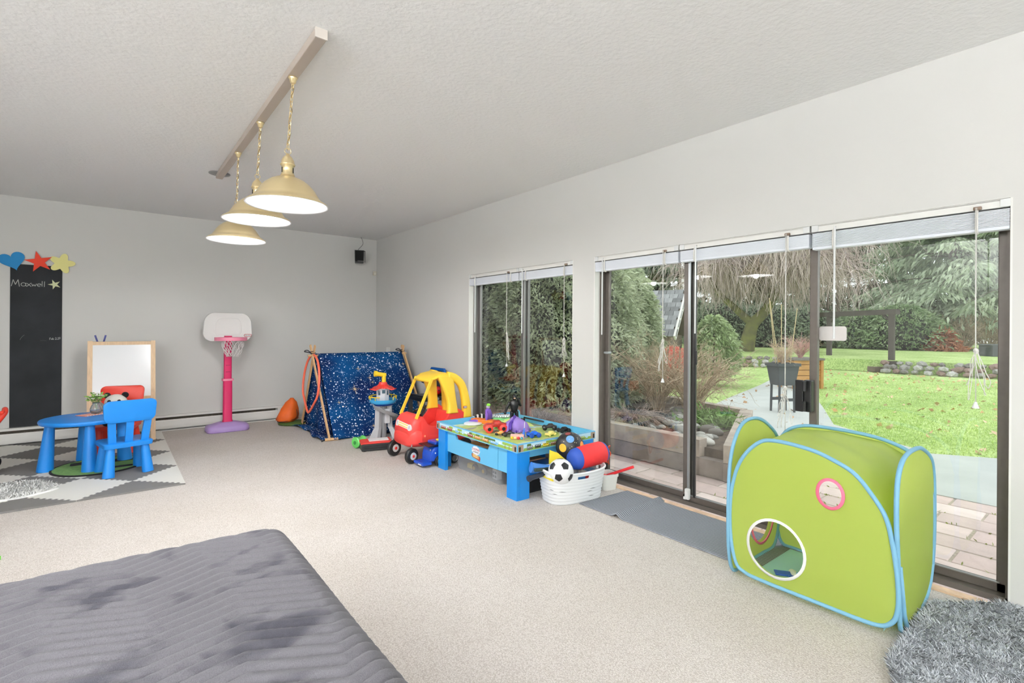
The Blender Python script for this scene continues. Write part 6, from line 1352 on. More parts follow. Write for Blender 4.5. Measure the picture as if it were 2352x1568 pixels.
# toys inside the playhouse
t = thing('toy_bucket', 'pink plastic toy bucket inside the green play cube', 'toy bucket', (2.86, 0.98, 0.0095))
MB().lathe([(0, 0), (0.07, 0), (0.085, 0.12), (0.09, 0.12), (0.092, 0.126), (0.084, 0.126), (0.066, 0.008), (0, 0.008)], n=28).build('pail', mat('bucket_pink', (226, 124, 134), 0.5), t, angle=0.7); mb = MB(); mb.tube(smooth_path([(-0.09, 0, 0.12), (-0.06, 0.03, 0.2), (0, 0.04, 0.235), (0.06, 0.03, 0.2), (0.09, 0, 0.12)], 5), 0.005, 6); mb.build('handle', mat('bucket_pink'), t, smooth=True); MB().sph((0, 0, 0.12), 0.07, (1, 1, 0.7), 14, 10).build('green_cloth', mat('bucket_green', (126, 150, 50), 0.8), t, smooth=True)
t = thing('toy_plane', 'white and blue toy plane inside the green play cube', 'toy plane', (2.66, 1.055, 0.0095), 0.6)
MB().sph((0, 0, 0.03), 0.03, (2.6, 0.8, 0.9), 18, 12).build('fuselage', WHITEPL, t, smooth=True); MB().box((0.0, 0, 0.045), (0.05, 0.18, 0.008), bev=0.003).build('wing', mat('plane_blue', (28, 84, 176), 0.4), t); MB().box((-0.065, 0, 0.06), (0.03, 0.08, 0.007), bev=0.002).build('tail_wing', mat('plane_blue'), t); MB().box((-0.065, 0, 0.055), (0.035, 0.008, 0.05), bev=0.002).build('tail_fin', mat('plane_sky', (30, 130, 206), 0.4), t)
o = MB().ico((2.70, 0.93, 0.045), 0.034, (1.3, 1, 0.9), 2, 0.06).build('blue_toy_ball', mat('toy_navy', (40, 72, 130), 0.4, var=0.3, scale=60), smooth=True); tag(o, 'small knobby blue toy ball inside the green play cube', 'toy')

# ================================================================ grey shag rug
RUGP = np.array([(2.02, 0.46), (2.30, 0.58), (2.60, 0.585), (2.95, 0.575), (3.02, 0.52), (3.20, 0.38), (3.19, -0.7), (1.55, -0.7)])
t = thing('shag_rug', 'thick grey shag rug beside the green play cube', 'rug', (2.5, 0.0, 0))
rp_ = RUGP - np.array([2.5, 0.0])
MB().prism([(p[0], p[1]) for p in rp_], 0.0, 0.012).build('backing', mat('rug_backing', (110, 112, 116), 0.95), t)
SHAG = mat('shag_pile', (214, 218, 224), 0.7, var=0.2, scale=9, island=0.25)
vis = rp_[:, :]
near_ = np.array([(-0.62, 0.30), (-0.47, 0.455), (-0.2, 0.575), (0.1, 0.58), (0.45, 0.57), (0.52, 0.51), (0.695, 0.37), (0.69, 0.0), (-0.3, 0.0)])
sa = strands(near_, 210000, 0.006, 0.042, 0.0024, 0.85, freq=31); sb = strands(np.array([(p[0] * 0.985, p[1] * 0.985) for p in rp_]), 40000, 0.006, 0.044, 0.004, 0.85, freq=31)
o = quads('pile', np.concatenate([sa, sb]), SHAG, t, nper=5); o['kind'] = 'stuff'

# ================================================================ bed with plush blanket
def plush():
    m = bpy.data.materials.new('grey_plush'); m.use_nodes = True; N = m.node_tree.nodes; L = m.node_tree.links; b = N['Principled BSDF']; tc = N.new('ShaderNodeTexCoord')
    mp = N.new('ShaderNodeMapping'); mp.inputs['Scale'].default_value = (2.4, 5.0, 1); L.new(tc.outputs['Object'], mp.inputs['Vector'])
    nz = N.new('ShaderNodeTexNoise'); nz.inputs['Scale'].default_value = 1.6; nz.inputs['Detail'].default_value = 3; nz.inputs['Distortion'].default_value = 0.6; L.new(mp.outputs['Vector'], nz.inputs['Vector'])
    rp = N.new('ShaderNodeValToRGB'); e = rp.color_ramp.elements; e[0].position = 0.34; e[0].color = (*lin((72, 71, 79)), 1); e[1].position = 0.47; e[1].color = (*lin((108, 106, 111)), 1); L.new(nz.outputs['Fac'], rp.inputs['Fac'])
    n2 = N.new('ShaderNodeTexNoise'); n2.inputs['Scale'].default_value = 420; L.new(tc.outputs['Object'], n2.inputs['Vector'])
    mx = N.new('ShaderNodeMix'); mx.data_type = 'RGBA'; mx.blend_type = 'OVERLAY'; mx.inputs[0].default_value = 0.3; L.new(rp.outputs['Color'], mx.inputs[6]); L.new(n2.outputs['Fac'], mx.inputs[7]); L.new(mx.outputs[2], b.inputs['Base Color'])
    b.inputs['Roughness'].default_value = 0.9; b.inputs['Sheen Weight'].default_value = 0.12; b.inputs['Sheen Roughness'].default_value = 0.4; b.inputs['Specular IOR Level'].default_value = 0.15
    bp = N.new('ShaderNodeBump'); bp.inputs['Strength'].default_value = 0.35; bp.inputs['Distance'].default_value = 0.004; L.new(n2.outputs['Fac'], bp.inputs['Height']); L.new(bp.outputs['Normal'], b.inputs['Normal']); return m
PLU = plush()
BXR, BYF, BZT = 0.555, 2.12, 0.49
t = thing('bed', 'low bed under a grey plush blanket with wavy ribs', 'bed', (-0.4, 1.1, 0))
MB().box((-0.1, -0.3, 0.22), (1.85, 2.45, 0.40), bev=0.05).build('mattress', mat('mattress_grey', (150, 150, 152), 0.9), t)
nx, ny = 210, 330; W_, L_ = 1.95, 2.55
xs = np.linspace(-1, 1, nx); ys = np.linspace(-1, 1, ny)
Xg, Yg = np.meshgrid(xs, ys, indexing='ij')
cx_, cy_ = BXR - W_ / 2, BYF - L_ / 2
px_ = cx_ + Xg * W_ / 2; py_ = cy_ + Yg * L_ / 2
ex = np.clip((np.abs(Xg) - 0.90) / 0.10, 0, 1) ; ey = np.clip((np.abs(Yg) - 0.94) / 0.06, 0, 1)
corner = np.clip(ex * ey, 0, 1)
# the sheet bends down over the sides
dome = BZT + 0.03 * (1 - Xg ** 4) * (1 - 0.5 * Yg ** 4)
zz = dome - 0.13 * (1 - np.sqrt(np.clip(1 - ex ** 2, 0, 1))) - 0.13 * (1 - np.sqrt(np.clip(1 - ey ** 2, 0, 1)))
px_ = px_ - np.sign(Xg) * 0.05 * corner; py_ = py_ - np.sign(Yg) * 0.05 * corner
# wavy ribs: run across the bed with a zigzag
ph = (py_ * 1.0 + 0.040 * np.abs(((px_ * 5.0 + 0.35 * np.sin(py_ * 3)) % 2) - 1) * 2 + 0.012 * np.sin(px_ * 9 + py_ * 4)) / 0.043
rib = np.abs(np.sin(PI * ph)) ** 0.6
zz = zz + 0.013 * rib + 0.006 * np.sin(px_ * 5 + 1) * np.sin(py_ * 6) 
V = np.stack([px_ + 0.4, py_ - 1.1, zz], -1).reshape(-1, 3)
me = bpy.data.meshes.new('blanket'); idx = np.arange(nx * ny).reshape(nx, ny)
Fq = np.stack([idx[:-1, :-1], idx[1:, :-1], idx[1:, 1:], idx[:-1, 1:]], -1).reshape(-1, 4)
me.from_pydata(V.tolist(), [], Fq.tolist()); me.update()
for p in me.polygons: p.use_smooth = True
addmesh('blanket', me, PLU, t)
rsel = me.vertices
hem = [tuple(me.vertices[int(idx[nx - 1, j])].co) for j in range(ny - 4, 60, -5)]
MB().tube([(p[0] + 0.002 + 0.004 * math.sin(k * 1.3), p[1], p[2] - 0.012) for k, p in enumerate(hem)], [0.016 + 0.004 * math.sin(k * 1.9) for k in range(len(hem))], 8).build('hem', mat('plush_hem', (108, 106, 112), 0.95, bump=0.4, bscale=200), t, smooth=True)
for nm, f in (('side_skirt', 0), ('end_skirt', 1)):
    base = [me.vertices[int(idx[nx - 1, j])].co for j in range(0, ny, 3)] if f == 0 else [me.vertices[int(idx[i, ny - 1])].co for i in range(0, nx, 3)]
    mb = MB(); mb.loft([[Vector((p.x, p.y, p.z)) for p in base], [Vector((p.x, p.y, 0.02)) for p in base]], caps=False, closed=False); mb.build(nm, PLU, t, smooth=True)
# ================================================================ garden: ground, patio, path
GZ = -0.10
def lawn_mat(name, c1, c2, c3):
    m = bpy.data.materials.new(name); m.use_nodes = True; N = m.node_tree.nodes; L = m.node_tree.links; b = N['Principled BSDF']; tc = N.new('ShaderNodeTexCoord')
    n1 = N.new('ShaderNodeTexNoise'); n1.inputs['Scale'].default_value = 0.9; n1.inputs['Detail'].default_value = 4; L.new(tc.outputs['Object'], n1.inputs['Vector'])
    n2 = N.new('ShaderNodeTexNoise'); n2.inputs['Scale'].default_value = 22; n2.inputs['Detail'].default_value = 5; L.new(tc.outputs['Object'], n2.inputs['Vector'])
    r1 = N.new('ShaderNodeValToRGB'); e = r1.color_ramp.elements; e[0].position = 0.35; e[0].color = (*lin(c1), 1); e[1].position = 0.65; e[1].color = (*lin(c2), 1); L.new(n1.outputs['Fac'], r1.inputs['Fac'])
    r2 = N.new('ShaderNodeValToRGB'); e = r2.color_ramp.elements; e[0].position = 0.38; e[0].color = (*lin(c3), 1); e[1].position = 0.58; e[1].color = (1, 1, 1, 1); L.new(n2.outputs['Fac'], r2.inputs['Fac'])
    mx = N.new('ShaderNodeMix'); mx.data_type = 'RGBA'; mx.blend_type = 'MULTIPLY'; mx.inputs[0].default_value = 0.55; L.new(r1.outputs['Color'], mx.inputs[6]); L.new(r2.outputs['Color'], mx.inputs[7]); L.new(mx.outputs[2], b.inputs['Base Color'])
    b.inputs['Roughness'].default_value = 0.95; b.inputs['Specular IOR Level'].default_value = 0.1
    bp = N.new('ShaderNodeBump'); bp.inputs['Strength'].default_value = 0.6; bp.inputs['Distance'].default_value = 0.03; L.new(n2.outputs['Fac'], bp.inputs['Height']); L.new(bp.outputs['Normal'], b.inputs['Normal']); return m
LAWN = lawn_mat('lawn', (172, 194, 122), (200, 216, 148), (130, 156, 104)); 
o = MB().box((29, 4, GZ - 0.063), (51, 70, 0.1)).build('garden_lawn', LAWN); tag(o, 'green lawn of the garden with fallen leaves', 'lawn', None, 'structure')
CONC = mat('concrete', (184, 186, 182), 0.85, var=0.06, scale=2.5, bump=0.2, bscale=60)
path = [(5.42, -4.0), (7.75, -4.0), (7.55, 0.83), (7.18, 1.42), (8.25, 2.75), (9.97, 3.5), (12.5, 4.65), (15.4, 5.75), (14.9, 6.5), (12.6, 5.85), (9.6, 5.1), (7.4, 4.5), (6.4, 3.3), (5.42, 2.4)]
o = MB().prism(path, GZ - 0.02, GZ + 0.004).build('concrete_path', CONC); tag(o, 'pale concrete slab and path leading through the lawn', 'path', None, 'structure')
o = MB().box((4.4, 1.5, GZ - 0.0515), (2.06, 11.0, 0.09)).build('patio_bed', mat('joint_sand', (176, 162, 148), 0.95, var=0.2, scale=30)); tag(o, 'brick paved patio outside the sliding doors', 'patio', None, 'structure')
patio = o
PV = [mat('paver_%d' % i, c, 0.9, var=0.07, scale=9, bump=0.25, bscale=70) for i, c in enumerate(((224, 202, 196), (214, 190, 184), (230, 210, 204), (208, 186, 180)))]
me_p = None; cw, cl2 = 0.255, 0.46
rnd = random.Random(21)
pmes = []
for m in PV:
    mb = MB(); mb.box((0, 0, 0), (cw - 0.012, cl2 - 0.012, 0.06), bev=0.006, seg=1); oo = mb.build('paver', m); pmes.append(oo.data); bpy.data.objects.remove(oo)
for i in range(8):
    for j in range(-4, 13):
        y = j * cl2 + (0.23 if i % 2 else 0) + rnd.uniform(-0.003, 0.003)
        addmesh('paver', rnd.choice(pmes), None, patio, (3.53 + i * cw, y, GZ - 0.034 + rnd.uniform(0, 0.004)), (0, 0, rnd.uniform(-0.01, 0.01)))
mp_, md_ = [], []
for k in range(260): mp_.append((3.4 + rnd.randrange(8) * cw + rnd.uniform(-0.008, 0.008), rnd.uniform(-0.4, 2.2), GZ - 0.005)); md_.append((rnd.uniform(-1, 1), rnd.uniform(-1, 1), 0.6))
o = quads('moss', leaves(mp_, np.array(md_), 0.03, 0.012), mat('moss', (150, 160, 84), 0.9), patio); o['kind'] = 'stuff'
# fallen leaves on the lawn
n = 420; lx = rng.uniform(7.4, 20, n); ly = rng.uniform(-1, 1, n) * 3 + lx * 0.22; lp = np.stack([lx, ly, np.full(n, GZ - 0.004)], 1); ld2 = rng.normal(size=(n, 3)); ld2[:, 2] = np.abs(ld2[:, 2]) * 0.25
o = quads('fallen_leaves', leaves(lp, ld2, 0.09, 0.07), mat('dead_leaf', (196, 142, 96), 0.9, col2=(226, 200, 170), scale=3, island=0.3)); tag(o, 'fallen brown leaves scattered over the lawn', 'leaves', None, 'stuff')
# grass tufts on the near lawn
n = 60000; gx = 7.2 + rng.power(0.9, n) * 11; gy = rng.uniform(-2.4, 3.2, n) + (gx - 7) * 0.25
okm = ~inpoly(np.stack([gx, gy], 1), np.array(path)); gx, gy = gx[okm], gy[okm]; k = len(gx)
gd = rng.normal(size=(k, 3)) * 0.45; gd[:, 2] = 1
o = quads('grass', leaves(np.stack([gx, gy, np.full(k, GZ - 0.012)], 1), gd, 0.032, 0.010), mat('grass_blade', (172, 198, 116), 0.8, col2=(206, 222, 152), scale=1.2, island=0.25)); tag(o, 'short grass blades of the near lawn', 'grass', None, 'stuff')

# ================================================================ timber planter bed with stones
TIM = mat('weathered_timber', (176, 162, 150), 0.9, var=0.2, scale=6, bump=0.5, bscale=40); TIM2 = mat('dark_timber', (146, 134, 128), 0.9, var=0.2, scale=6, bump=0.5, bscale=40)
t = thing('timber_planter', 'raised garden bed edged with weathered timbers beyond the patio', 'planter', (4.40, 2.27, GZ))
cy_t = 0.165
for lv in range(2):
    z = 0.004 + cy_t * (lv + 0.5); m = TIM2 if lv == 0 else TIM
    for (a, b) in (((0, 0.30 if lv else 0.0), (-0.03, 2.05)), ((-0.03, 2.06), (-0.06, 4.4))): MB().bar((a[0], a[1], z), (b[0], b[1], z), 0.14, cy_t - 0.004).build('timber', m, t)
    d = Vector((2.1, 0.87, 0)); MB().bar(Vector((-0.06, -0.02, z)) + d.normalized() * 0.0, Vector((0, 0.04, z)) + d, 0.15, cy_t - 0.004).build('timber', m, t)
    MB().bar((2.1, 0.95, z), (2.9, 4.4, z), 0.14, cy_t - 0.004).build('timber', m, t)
MB().prism([(0.03, 0.08), (2.05, 0.9), (2.85, 4.4), (0.0, 4.4)], 0.0, 0.25).build('soil', mat('garden_soil', (96, 82, 70), 0.95, var=0.3, scale=12, bump=0.6, bscale=30), t)
SM = [mat('river_stone_%d' % i, c, 0.85, var=0.12, scale=14) for i, c in enumerate(((176, 172, 166), (140, 138, 134), (206, 202, 196), (118, 112, 106)))]
smesh = []
for i in range(8):
    mb = MB(); mb.ico((0, 0, 0), 1.0, (1, 0.72, 0.5), 2, 0.05); oo = mb.build('river_stone', SM[i % 4], smooth=True); smesh.append(oo.data); bpy.data.objects.remove(oo)
rnd = random.Random(5)
poly_in = [(4.48, 2.45), (5.9, 3.05), (6.2, 3.7), (4.46, 3.5)]
for k in range(150):
    if k < 90: a, b = rnd.random(), rnd.random(); x = 4.52 + 1.7 * a; y = 2.42 + 0.43 * (x - 4.45) + 0.12 + b * 0.75
    else: x = 4.5 + rnd.random() * 0.9; y = 3.1 + rnd.random() * 3.0
    s = rnd.choice((0.035, 0.05, 0.065, 0.09)) * rnd.uniform(0.8, 1.2)
    o = addmesh('river_stone', smesh[rnd.randrange(8)], None, None, (x, y, GZ + 0.245 + s * 0.38), (rnd.uniform(-0.2, 0.2), rnd.uniform(-0.2, 0.2), rnd.uniform(0, 6))); o.scale = (s, s, s)
    tag(o, 'smooth grey river stone lying in the timber planter bed', 'stone', 'river stones in the planter bed')

# ================================================================ twigs and trees
def ribbons(paths, r0, r1):
    """(n,k,3) polylines -> triangular prisms as quads"""
    Pp = np.asarray(paths); n, k, _ = Pp.shape
    T_ = np.diff(Pp, axis=1); T_ = np.concatenate([T_, T_[:, -1:]], 1); T_ /= (np.linalg.norm(T_, axis=2, keepdims=True) + 1e-9)
    R_ = np.broadcast_to(rng.normal(size=(n, 1, 3)), Pp.shape); A = np.cross(T_, R_); A /= (np.linalg.norm(A, axis=2, keepdims=True) + 1e-9); B = np.cross(T_, A)
    rad = np.linspace(1, 0, k)[None, :, None] * (np.asarray(r0).reshape(-1, 1, 1) - np.asarray(r1).reshape(-1, 1, 1)) + np.asarray(r1).reshape(-1, 1, 1)
    rings = [Pp + (A * math.cos(2 * PI * j / 3) + B * math.sin(2 * PI * j / 3)) * rad for j in range(3)]
    Q = []
    for j in range(3):
        a, b = rings[j], rings[(j + 1) % 3]; Q.append(np.stack([a[:, :-1], b[:, :-1], b[:, 1:], a[:, 1:]], 2).reshape(-1, 4, 3))
    return np.concatenate(Q)
BARK = mat('bark', (112, 100, 88), 0.95, var=0.25, scale=6, bump=0.6, bscale=18); 
def trunk(t, h, r, lean=(0, 0), m=BARK, name='trunk', z0=0.0):
    pts = [(lean[0] * u * u + 0.05 * r * math.sin(u * 9), lean[1] * u * u, z0 + h * u) for u in [i / 7 for i in range(8)]]
    MB().tube(pts, [r * (1.35 - 0.35 * min(1, u * 6) - 0.65 * u) for u in [i / 7 for i in range(8)]], 10).build(name, m, t, smooth=True)
def arbor(name, label, base, h, r, n, leaf, m, z0=0.05, top=2.2, droop=0.2, cat='tree', group=None, core=None, trunk_r=0.08):
    """dense column or globe of small sprays, lumpy outline"""
    t = thing(name, label, cat, base, 0, group)
    trunk(t, h * 0.8, trunk_r)
    tt = rng.uniform(0, 1, n) ** 0.9; a = rng.uniform(0, 2 * PI, n)
    lump = 1 + 0.16 * np.sin(a * 5 + tt * 17) * np.sin(tt * 23 + a * 2) + 0.10 * np.sin(a * 11 + tt * 41)
    R_ = r * (1 - tt ** top) ** 0.6 * lump * np.clip(0.55 + tt * 4, 0, 1)
    f = np.sqrt(rng.uniform(0.45, 1, n)); P_ = np.stack([np.cos(a) * R_ * f, np.sin(a) * R_ * f, z0 + tt * (h - z0)], 1)
    D = np.stack([np.cos(a), np.sin(a), rng.uniform(-0.4, 0.8, n) - droop], 1) + rng.normal(size=(n, 3)) * 0.5
    o = quads('foliage', leaves(P_, D, leaf[0], leaf[1], droop), m, t); o['kind'] = 'stuff'
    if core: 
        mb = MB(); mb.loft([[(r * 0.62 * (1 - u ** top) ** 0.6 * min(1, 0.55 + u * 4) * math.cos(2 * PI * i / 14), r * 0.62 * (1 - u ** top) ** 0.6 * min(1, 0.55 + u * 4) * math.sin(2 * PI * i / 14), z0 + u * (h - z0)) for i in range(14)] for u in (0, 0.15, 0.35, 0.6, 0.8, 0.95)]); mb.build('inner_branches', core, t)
    return t
def cedar(name, label, base, h, r, nb, nl, leaf, m, z0=1.5, droop=0.9, group=None, core=None, trunk_r=0.25, up=0.1):
    """boughs that sweep out and droop, each hung with sprays"""
    t = thing(name, label, 'tree', base, 0, group); trunk(t, h * 0.97, trunk_r)
    P_, D, br = [], [], []
    for i in range(nb):
        u = (i + rng.uniform(0, 1)) / nb; z = z0 + (h - z0) * u ** 0.9; L_ = r * (1 - u) ** 0.75 * rng.uniform(0.75, 1.1) + 0.3; a = rng.uniform(0, 2 * PI); k = 7
        s = np.linspace(0, 1, k); dirv = np.array([math.cos(a), math.sin(a), 0]); pth = np.outer(s * L_, dirv); pth[:, 2] = z + up * L_ * s - droop * 0.45 * L_ * s ** 2.2; br.append(pth)
        q = rng.uniform(0.15, 1, nl) ** 0.7; side = np.array([-math.sin(a), math.cos(a), 0]); sp = rng.normal(size=nl) * 0.17 * L_ * (0.3 + 0.7 * np.sin(np.clip(q, 0, 1) * PI * 0.9))
        base_p = np.stack([np.interp(q, s, pth[:, j]) for j in range(3)], 1) + side[None] * sp[:, None]; base_p[:, 2] -= np.abs(sp) * 0.35 + rng.uniform(0, 0.12, nl) * L_ * 0.5
        dd = dirv[None] * rng.uniform(0.2, 1.0, (nl, 1)) + side[None] * (np.sign(sp) * rng.uniform(0, 0.8, nl))[:, None] + np.array([0, 0, -1])[None] * rng.uniform(0.2, 1.2, (nl, 1)) * droop
        P_.append(base_p); D.append(dd)
    o = quads('foliage', leaves(np.concatenate(P_), np.concatenate(D), leaf[0], leaf[1], 0.2), m, t); o['kind'] = 'stuff'
    o = quads('boughs', ribbons(np.array(br), 0.045, 0.008), BARK, t); o['kind'] = 'stuff'
    return t
def bare(name, label, base, h, r, n, m, lev=2, rad=0.012, curl=0.25, cat='shrub', group=None, zmin=0.0):
    """leafless shrub: arching stems, side twigs"""
    t = thing(name, label, cat, base, 0, group); k = 7; s = np.linspace(0, 1, k)
    a = rng.uniform(0, 2 * PI, n); rr = r * np.sqrt(rng.uniform(0.05, 1, n)); hh = h * rng.uniform(0.55, 1.05, n)
    P0 = np.stack([np.cos(a), np.sin(a)], 1)
    pth = np.zeros((n, k, 3)); pth[:, :, :2] = P0[:, None, :] * (0.06 * r + rr[:, None, None] * s[None, :, None] ** 1.3) + rng.normal(size=(n, k, 2)) * 0.02 * r
    pth[:, :, 2] = zmin + hh[:, None] * (s[None] - curl * s[None] ** 2.5) 
    allp = [ribbons(pth, rad, rad * 0.3)]
    cur = pth
    for l in range(lev):
        m_ = 4 if l == 0 else 3; st = []
        for c in range(m_):
            q = rng.integers(2, k - 1, len(cur)); b0 = cur[np.arange(len(cur)), q]; d = cur[np.arange(len(cur)), q + 1] - b0; d /= (np.linalg.norm(d, axis=1, keepdims=True) + 1e-9)
            d = d + rng.normal(size=d.shape) * 0.75; d /= np.linalg.norm(d, axis=1, keepdims=True); ln = h * (0.34 if l == 0 else 0.17) * rng.uniform(0.5, 1.2, (len(cur), 1, 1))
            pp = b0[:, None, :] + d[:, None, :] * s[None, :, None] * ln + rng.normal(size=(len(cur), k, 3)) * 0.012 * h * s[None, :, None]; st.append(pp)
        cur = np.concatenate(st); allp.append(ribbons(cur, rad * (0.5 if l == 0 else 0.3), rad * 0.15))
    o = quads('stems', np.concatenate(allp), m, t); o['kind'] = 'stuff'
    return t
def at(px, k, z=GZ):
    d = ray(px, 754.8); v = Vector((0, 0, CAM_H)) + d * k; return Vector((v.x, v.y, z))
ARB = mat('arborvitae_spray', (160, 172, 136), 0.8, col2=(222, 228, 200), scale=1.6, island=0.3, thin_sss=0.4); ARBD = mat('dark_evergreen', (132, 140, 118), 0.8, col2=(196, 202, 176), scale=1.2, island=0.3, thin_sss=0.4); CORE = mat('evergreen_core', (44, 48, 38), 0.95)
CED = mat('cedar_spray', (164, 180, 148), 0.8, col2=(214, 222, 196), scale=0.5, island=0.3, thin_sss=0.4); CEDD = mat('distant_conifer', (128, 142, 116), 0.85, col2=(170, 180, 156), scale=0.3, island=0.3, thin_sss=0.4)
TWIG = mat('birch_twig', (180, 160, 158), 0.9, col2=(214, 196, 194), scale=1.0, island=0.25); TWIG2 = mat('shrub_twig', (176, 154, 130), 0.9, col2=(212, 192, 166), scale=2.0, island=0.3)
# clipped evergreens behind the planter bed
for i, (px, k, h, r, lb, mm) in enumerate(((1440, 8.3, 2.5, 0.56, 'bushy evergreen with a rounded top beside the shingled roof', ARB), (1345, 7.6, 3.4, 0.85, 'tall dense evergreen shrub behind the pillar between the openings', ARB), (1255, 7.2, 3.3, 0.8, 'tall evergreen shrub seen through the narrow window beside the pillar', ARB), (1160, 7.9, 3.4, 0.9, 'dark evergreen shrub seen through the narrow window by its corner side', ARBD))):
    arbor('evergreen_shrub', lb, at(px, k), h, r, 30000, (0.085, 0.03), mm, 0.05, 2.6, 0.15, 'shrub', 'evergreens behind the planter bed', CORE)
# weeping tree on the far lawn
t = thing('weeping_tree', 'leafless weeping tree with hanging twigs beyond the stone wall', 'tree', (23.0, 11.3, 0.28))
MOSS = mat('mossy_bark', (92, 86, 66), 0.95, col2=(122, 124, 70), scale=3, bump=0.6, bscale=14)
MB().tube(smooth_path([(0, 0, 0), (0.05, -0.1, 0.7), (0.15, -0.25, 1.3), (0.5, -0.7, 2.0), (0.9, -1.0, 3.2), (1.0, -1.1, 4.6)], 4), [0.36 - 0.24 * i / 20 for i in range(21)], 12).build('trunk', MOSS, t, smooth=True)
MB().tube(smooth_path([(0.15, -0.2, 1.3), (0.0, 0.5, 2.0), (-0.3, 1.3, 2.9), (-0.5, 1.9, 4.2)], 4), [0.2 - 0.12 * i / 12 for i in range(13)], 10).build('limb', MOSS, t, smooth=True)
nb = 90; k = 9; s = np.linspace(0, 1, k); arcs = []
for i in range(nb):
    a = rng.uniform(0, 2 * PI); L_ = rng.uniform(1.6, 5.2); z0 = rng.uniform(2.6, 5.2); pth = np.zeros((k, 3)); pth[:, 0] = 0.6 + math.cos(a) * L_ * s; pth[:, 1] = -0.6 + math.sin(a) * L_ * s; pth[:, 2] = z0 + 1.5 * np.sin(s * PI * 0.62) - 0.9 * s ** 3; pth += rng.normal(size=pth.shape) * 0.05; arcs.append(pth)
arcs = np.array(arcs); o = quads('arching_branches', ribbons(arcs, 0.055, 0.012), BARK, t); o['kind'] = 'stuff'
nt_ = 7000; bi = rng.integers(0, nb, nt_); q = rng.uniform(0.25, 1, nt_); k2 = 6; s2 = np.linspace(0, 1, k2)
st = np.stack([np.array([np.interp(q[j], s, arcs[bi[j]][:, c]) for j in range(nt_)]) for c in range(3)], 1)
dr = rng.uniform(0.4, 2.0, nt_); tw = np.zeros((nt_, k2, 3)); hd = rng.normal(size=(nt_, 2)) * 0.75
tw[:, :, :2] = st[:, None, :2] + hd[:, None, :] * s2[None, :, None] ** 0.6 + rng.normal(size=(nt_, k2, 2)) * 0.06; tw[:, :, 2] = st[:, None, 2] + 0.15 * np.sin(s2 * PI)[None] - dr[:, None] * s2[None] ** 1.3
tw[:, :, 2] = np.maximum(tw[:, :, 2], 0.9 + 0.3 * rng.random((nt_, 1)))
o = quads('hanging_twigs', ribbons(tw, 0.011, 0.005), TWIG, t); o['kind'] = 'stuff'
# big cedar and the woods behind
cedar('cedar_tree', 'huge drooping cedar with pale green boughs beside the arbor', at(2190, 29, 0.2), 13.0, 5.6, 130, 300, (0.42, 0.13), CED, 1.9, 0.75, None, None, 0.35, 0.18)
cedar('cedar_tree', 'large cedar at the garden edge beyond the stone wall end', at(2420, 25, 0.2), 12.0, 4.6, 90, 260, (0.42, 0.13), CED, 2.2, 0.8, None, None, 0.3, 0.15)
woods = [(1395, 34, 11, 3.0), (1470, 40, 14, 3.4), (1560, 38, 12, 3.2), (1640, 42, 10, 3.6), (1720, 45, 9, 3.6), (1800, 42, 11, 3.4), (1880, 46, 10, 3.2), (2010, 40, 13, 3.2), (2080, 46, 14, 3.6), (2300, 42, 14, 4.0), (1300, 30, 11, 3.2), (1200, 30, 11, 3.2)]
proto = None
for i, (px, k, h, r) in enumerate(woods):
    b = at(px, k, 0.2)
    if i < 3: w = cedar('forest_conifer', 'dark conifer in the woods behind the garden', b, h, r, 70, 120, (0.55, 0.2), CEDD, 0.6, 0.6, 'conifers in the woods behind the garden', None, 0.2, 0.05); ws = (proto or []) + [w]; proto = ws
    else: w = dup(proto[i % 3], b, i * 1.3); w.scale = (1, 1, h / 12.0)
# thin bare trees with sky between
for i, (px, k, h) in enumerate(((1925, 30, 9), (1950, 33, 10), (1972, 31, 8.5), (1902, 34, 10), (2000, 35, 9))):
    t = thing('bare_tree', 'thin leafless tree before the bright sky behind the arbor', 'tree', at(px, k, 0.2), 0, 'thin bare trees behind the arbor'); trunk(t, h, 0.10, (0.3 * math.sin(i * 3), 0.2))
    kk = 6; s = np.linspace(0, 1, kk); nn = 260; z = rng.uniform(1.2, h, nn); a = rng.uniform(0, 2 * PI, nn); L_ = rng.uniform(0.5, 1.6, nn)
    pp = np.zeros((nn, kk, 3)); pp[:, :, 0] = np.cos(a)[:, None] * L_[:, None] * s; pp[:, :, 1] = np.sin(a)[:, None] * L_[:, None] * s; pp[:, :, 2] = z[:, None] + L_[:, None] * (0.6 * s - 0.5 * s ** 2); pp += rng.normal(size=pp.shape) * 0.03
    o = quads('twigs', ribbons(pp, 0.016, 0.006), BARK, t); o['kind'] = 'stuff'
LAU = mat('laurel_leaf', (120, 146, 100), 0.5, col2=(176, 192, 150), scale=2, island=0.35, thin_sss=0.4)
for i, (px, k, h, r) in enumerate(((2070, 26.5, 2.4, 2.0), (2130, 27.5, 2.0, 1.6), (1990, 28, 2.2, 1.8), (1760, 30, 2.6, 2.4), (1660, 31, 2.8, 2.6), (1850, 30, 2.4, 2.2))):
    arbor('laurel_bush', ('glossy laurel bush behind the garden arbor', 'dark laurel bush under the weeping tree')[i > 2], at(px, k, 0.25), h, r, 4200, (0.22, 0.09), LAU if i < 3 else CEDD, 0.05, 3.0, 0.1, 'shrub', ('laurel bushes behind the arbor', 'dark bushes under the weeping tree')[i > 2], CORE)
for i, (px, k) in enumerate(((2215, 26), (2270, 25.5), (2320, 26), (2165, 27))): bare('bare_thicket', 'tangled leafless thicket beyond the stone wall', at(px, k, 0.25), 2.3, 1.6, 60, TWIG2, 2, 0.02, 0.2, 'shrub', 'bare thickets beyond the stone wall')
FERN = mat('dead_fern', (168, 104, 76), 0.9, col2=(196, 140, 106), scale=3, island=0.3, thin_sss=0.4)
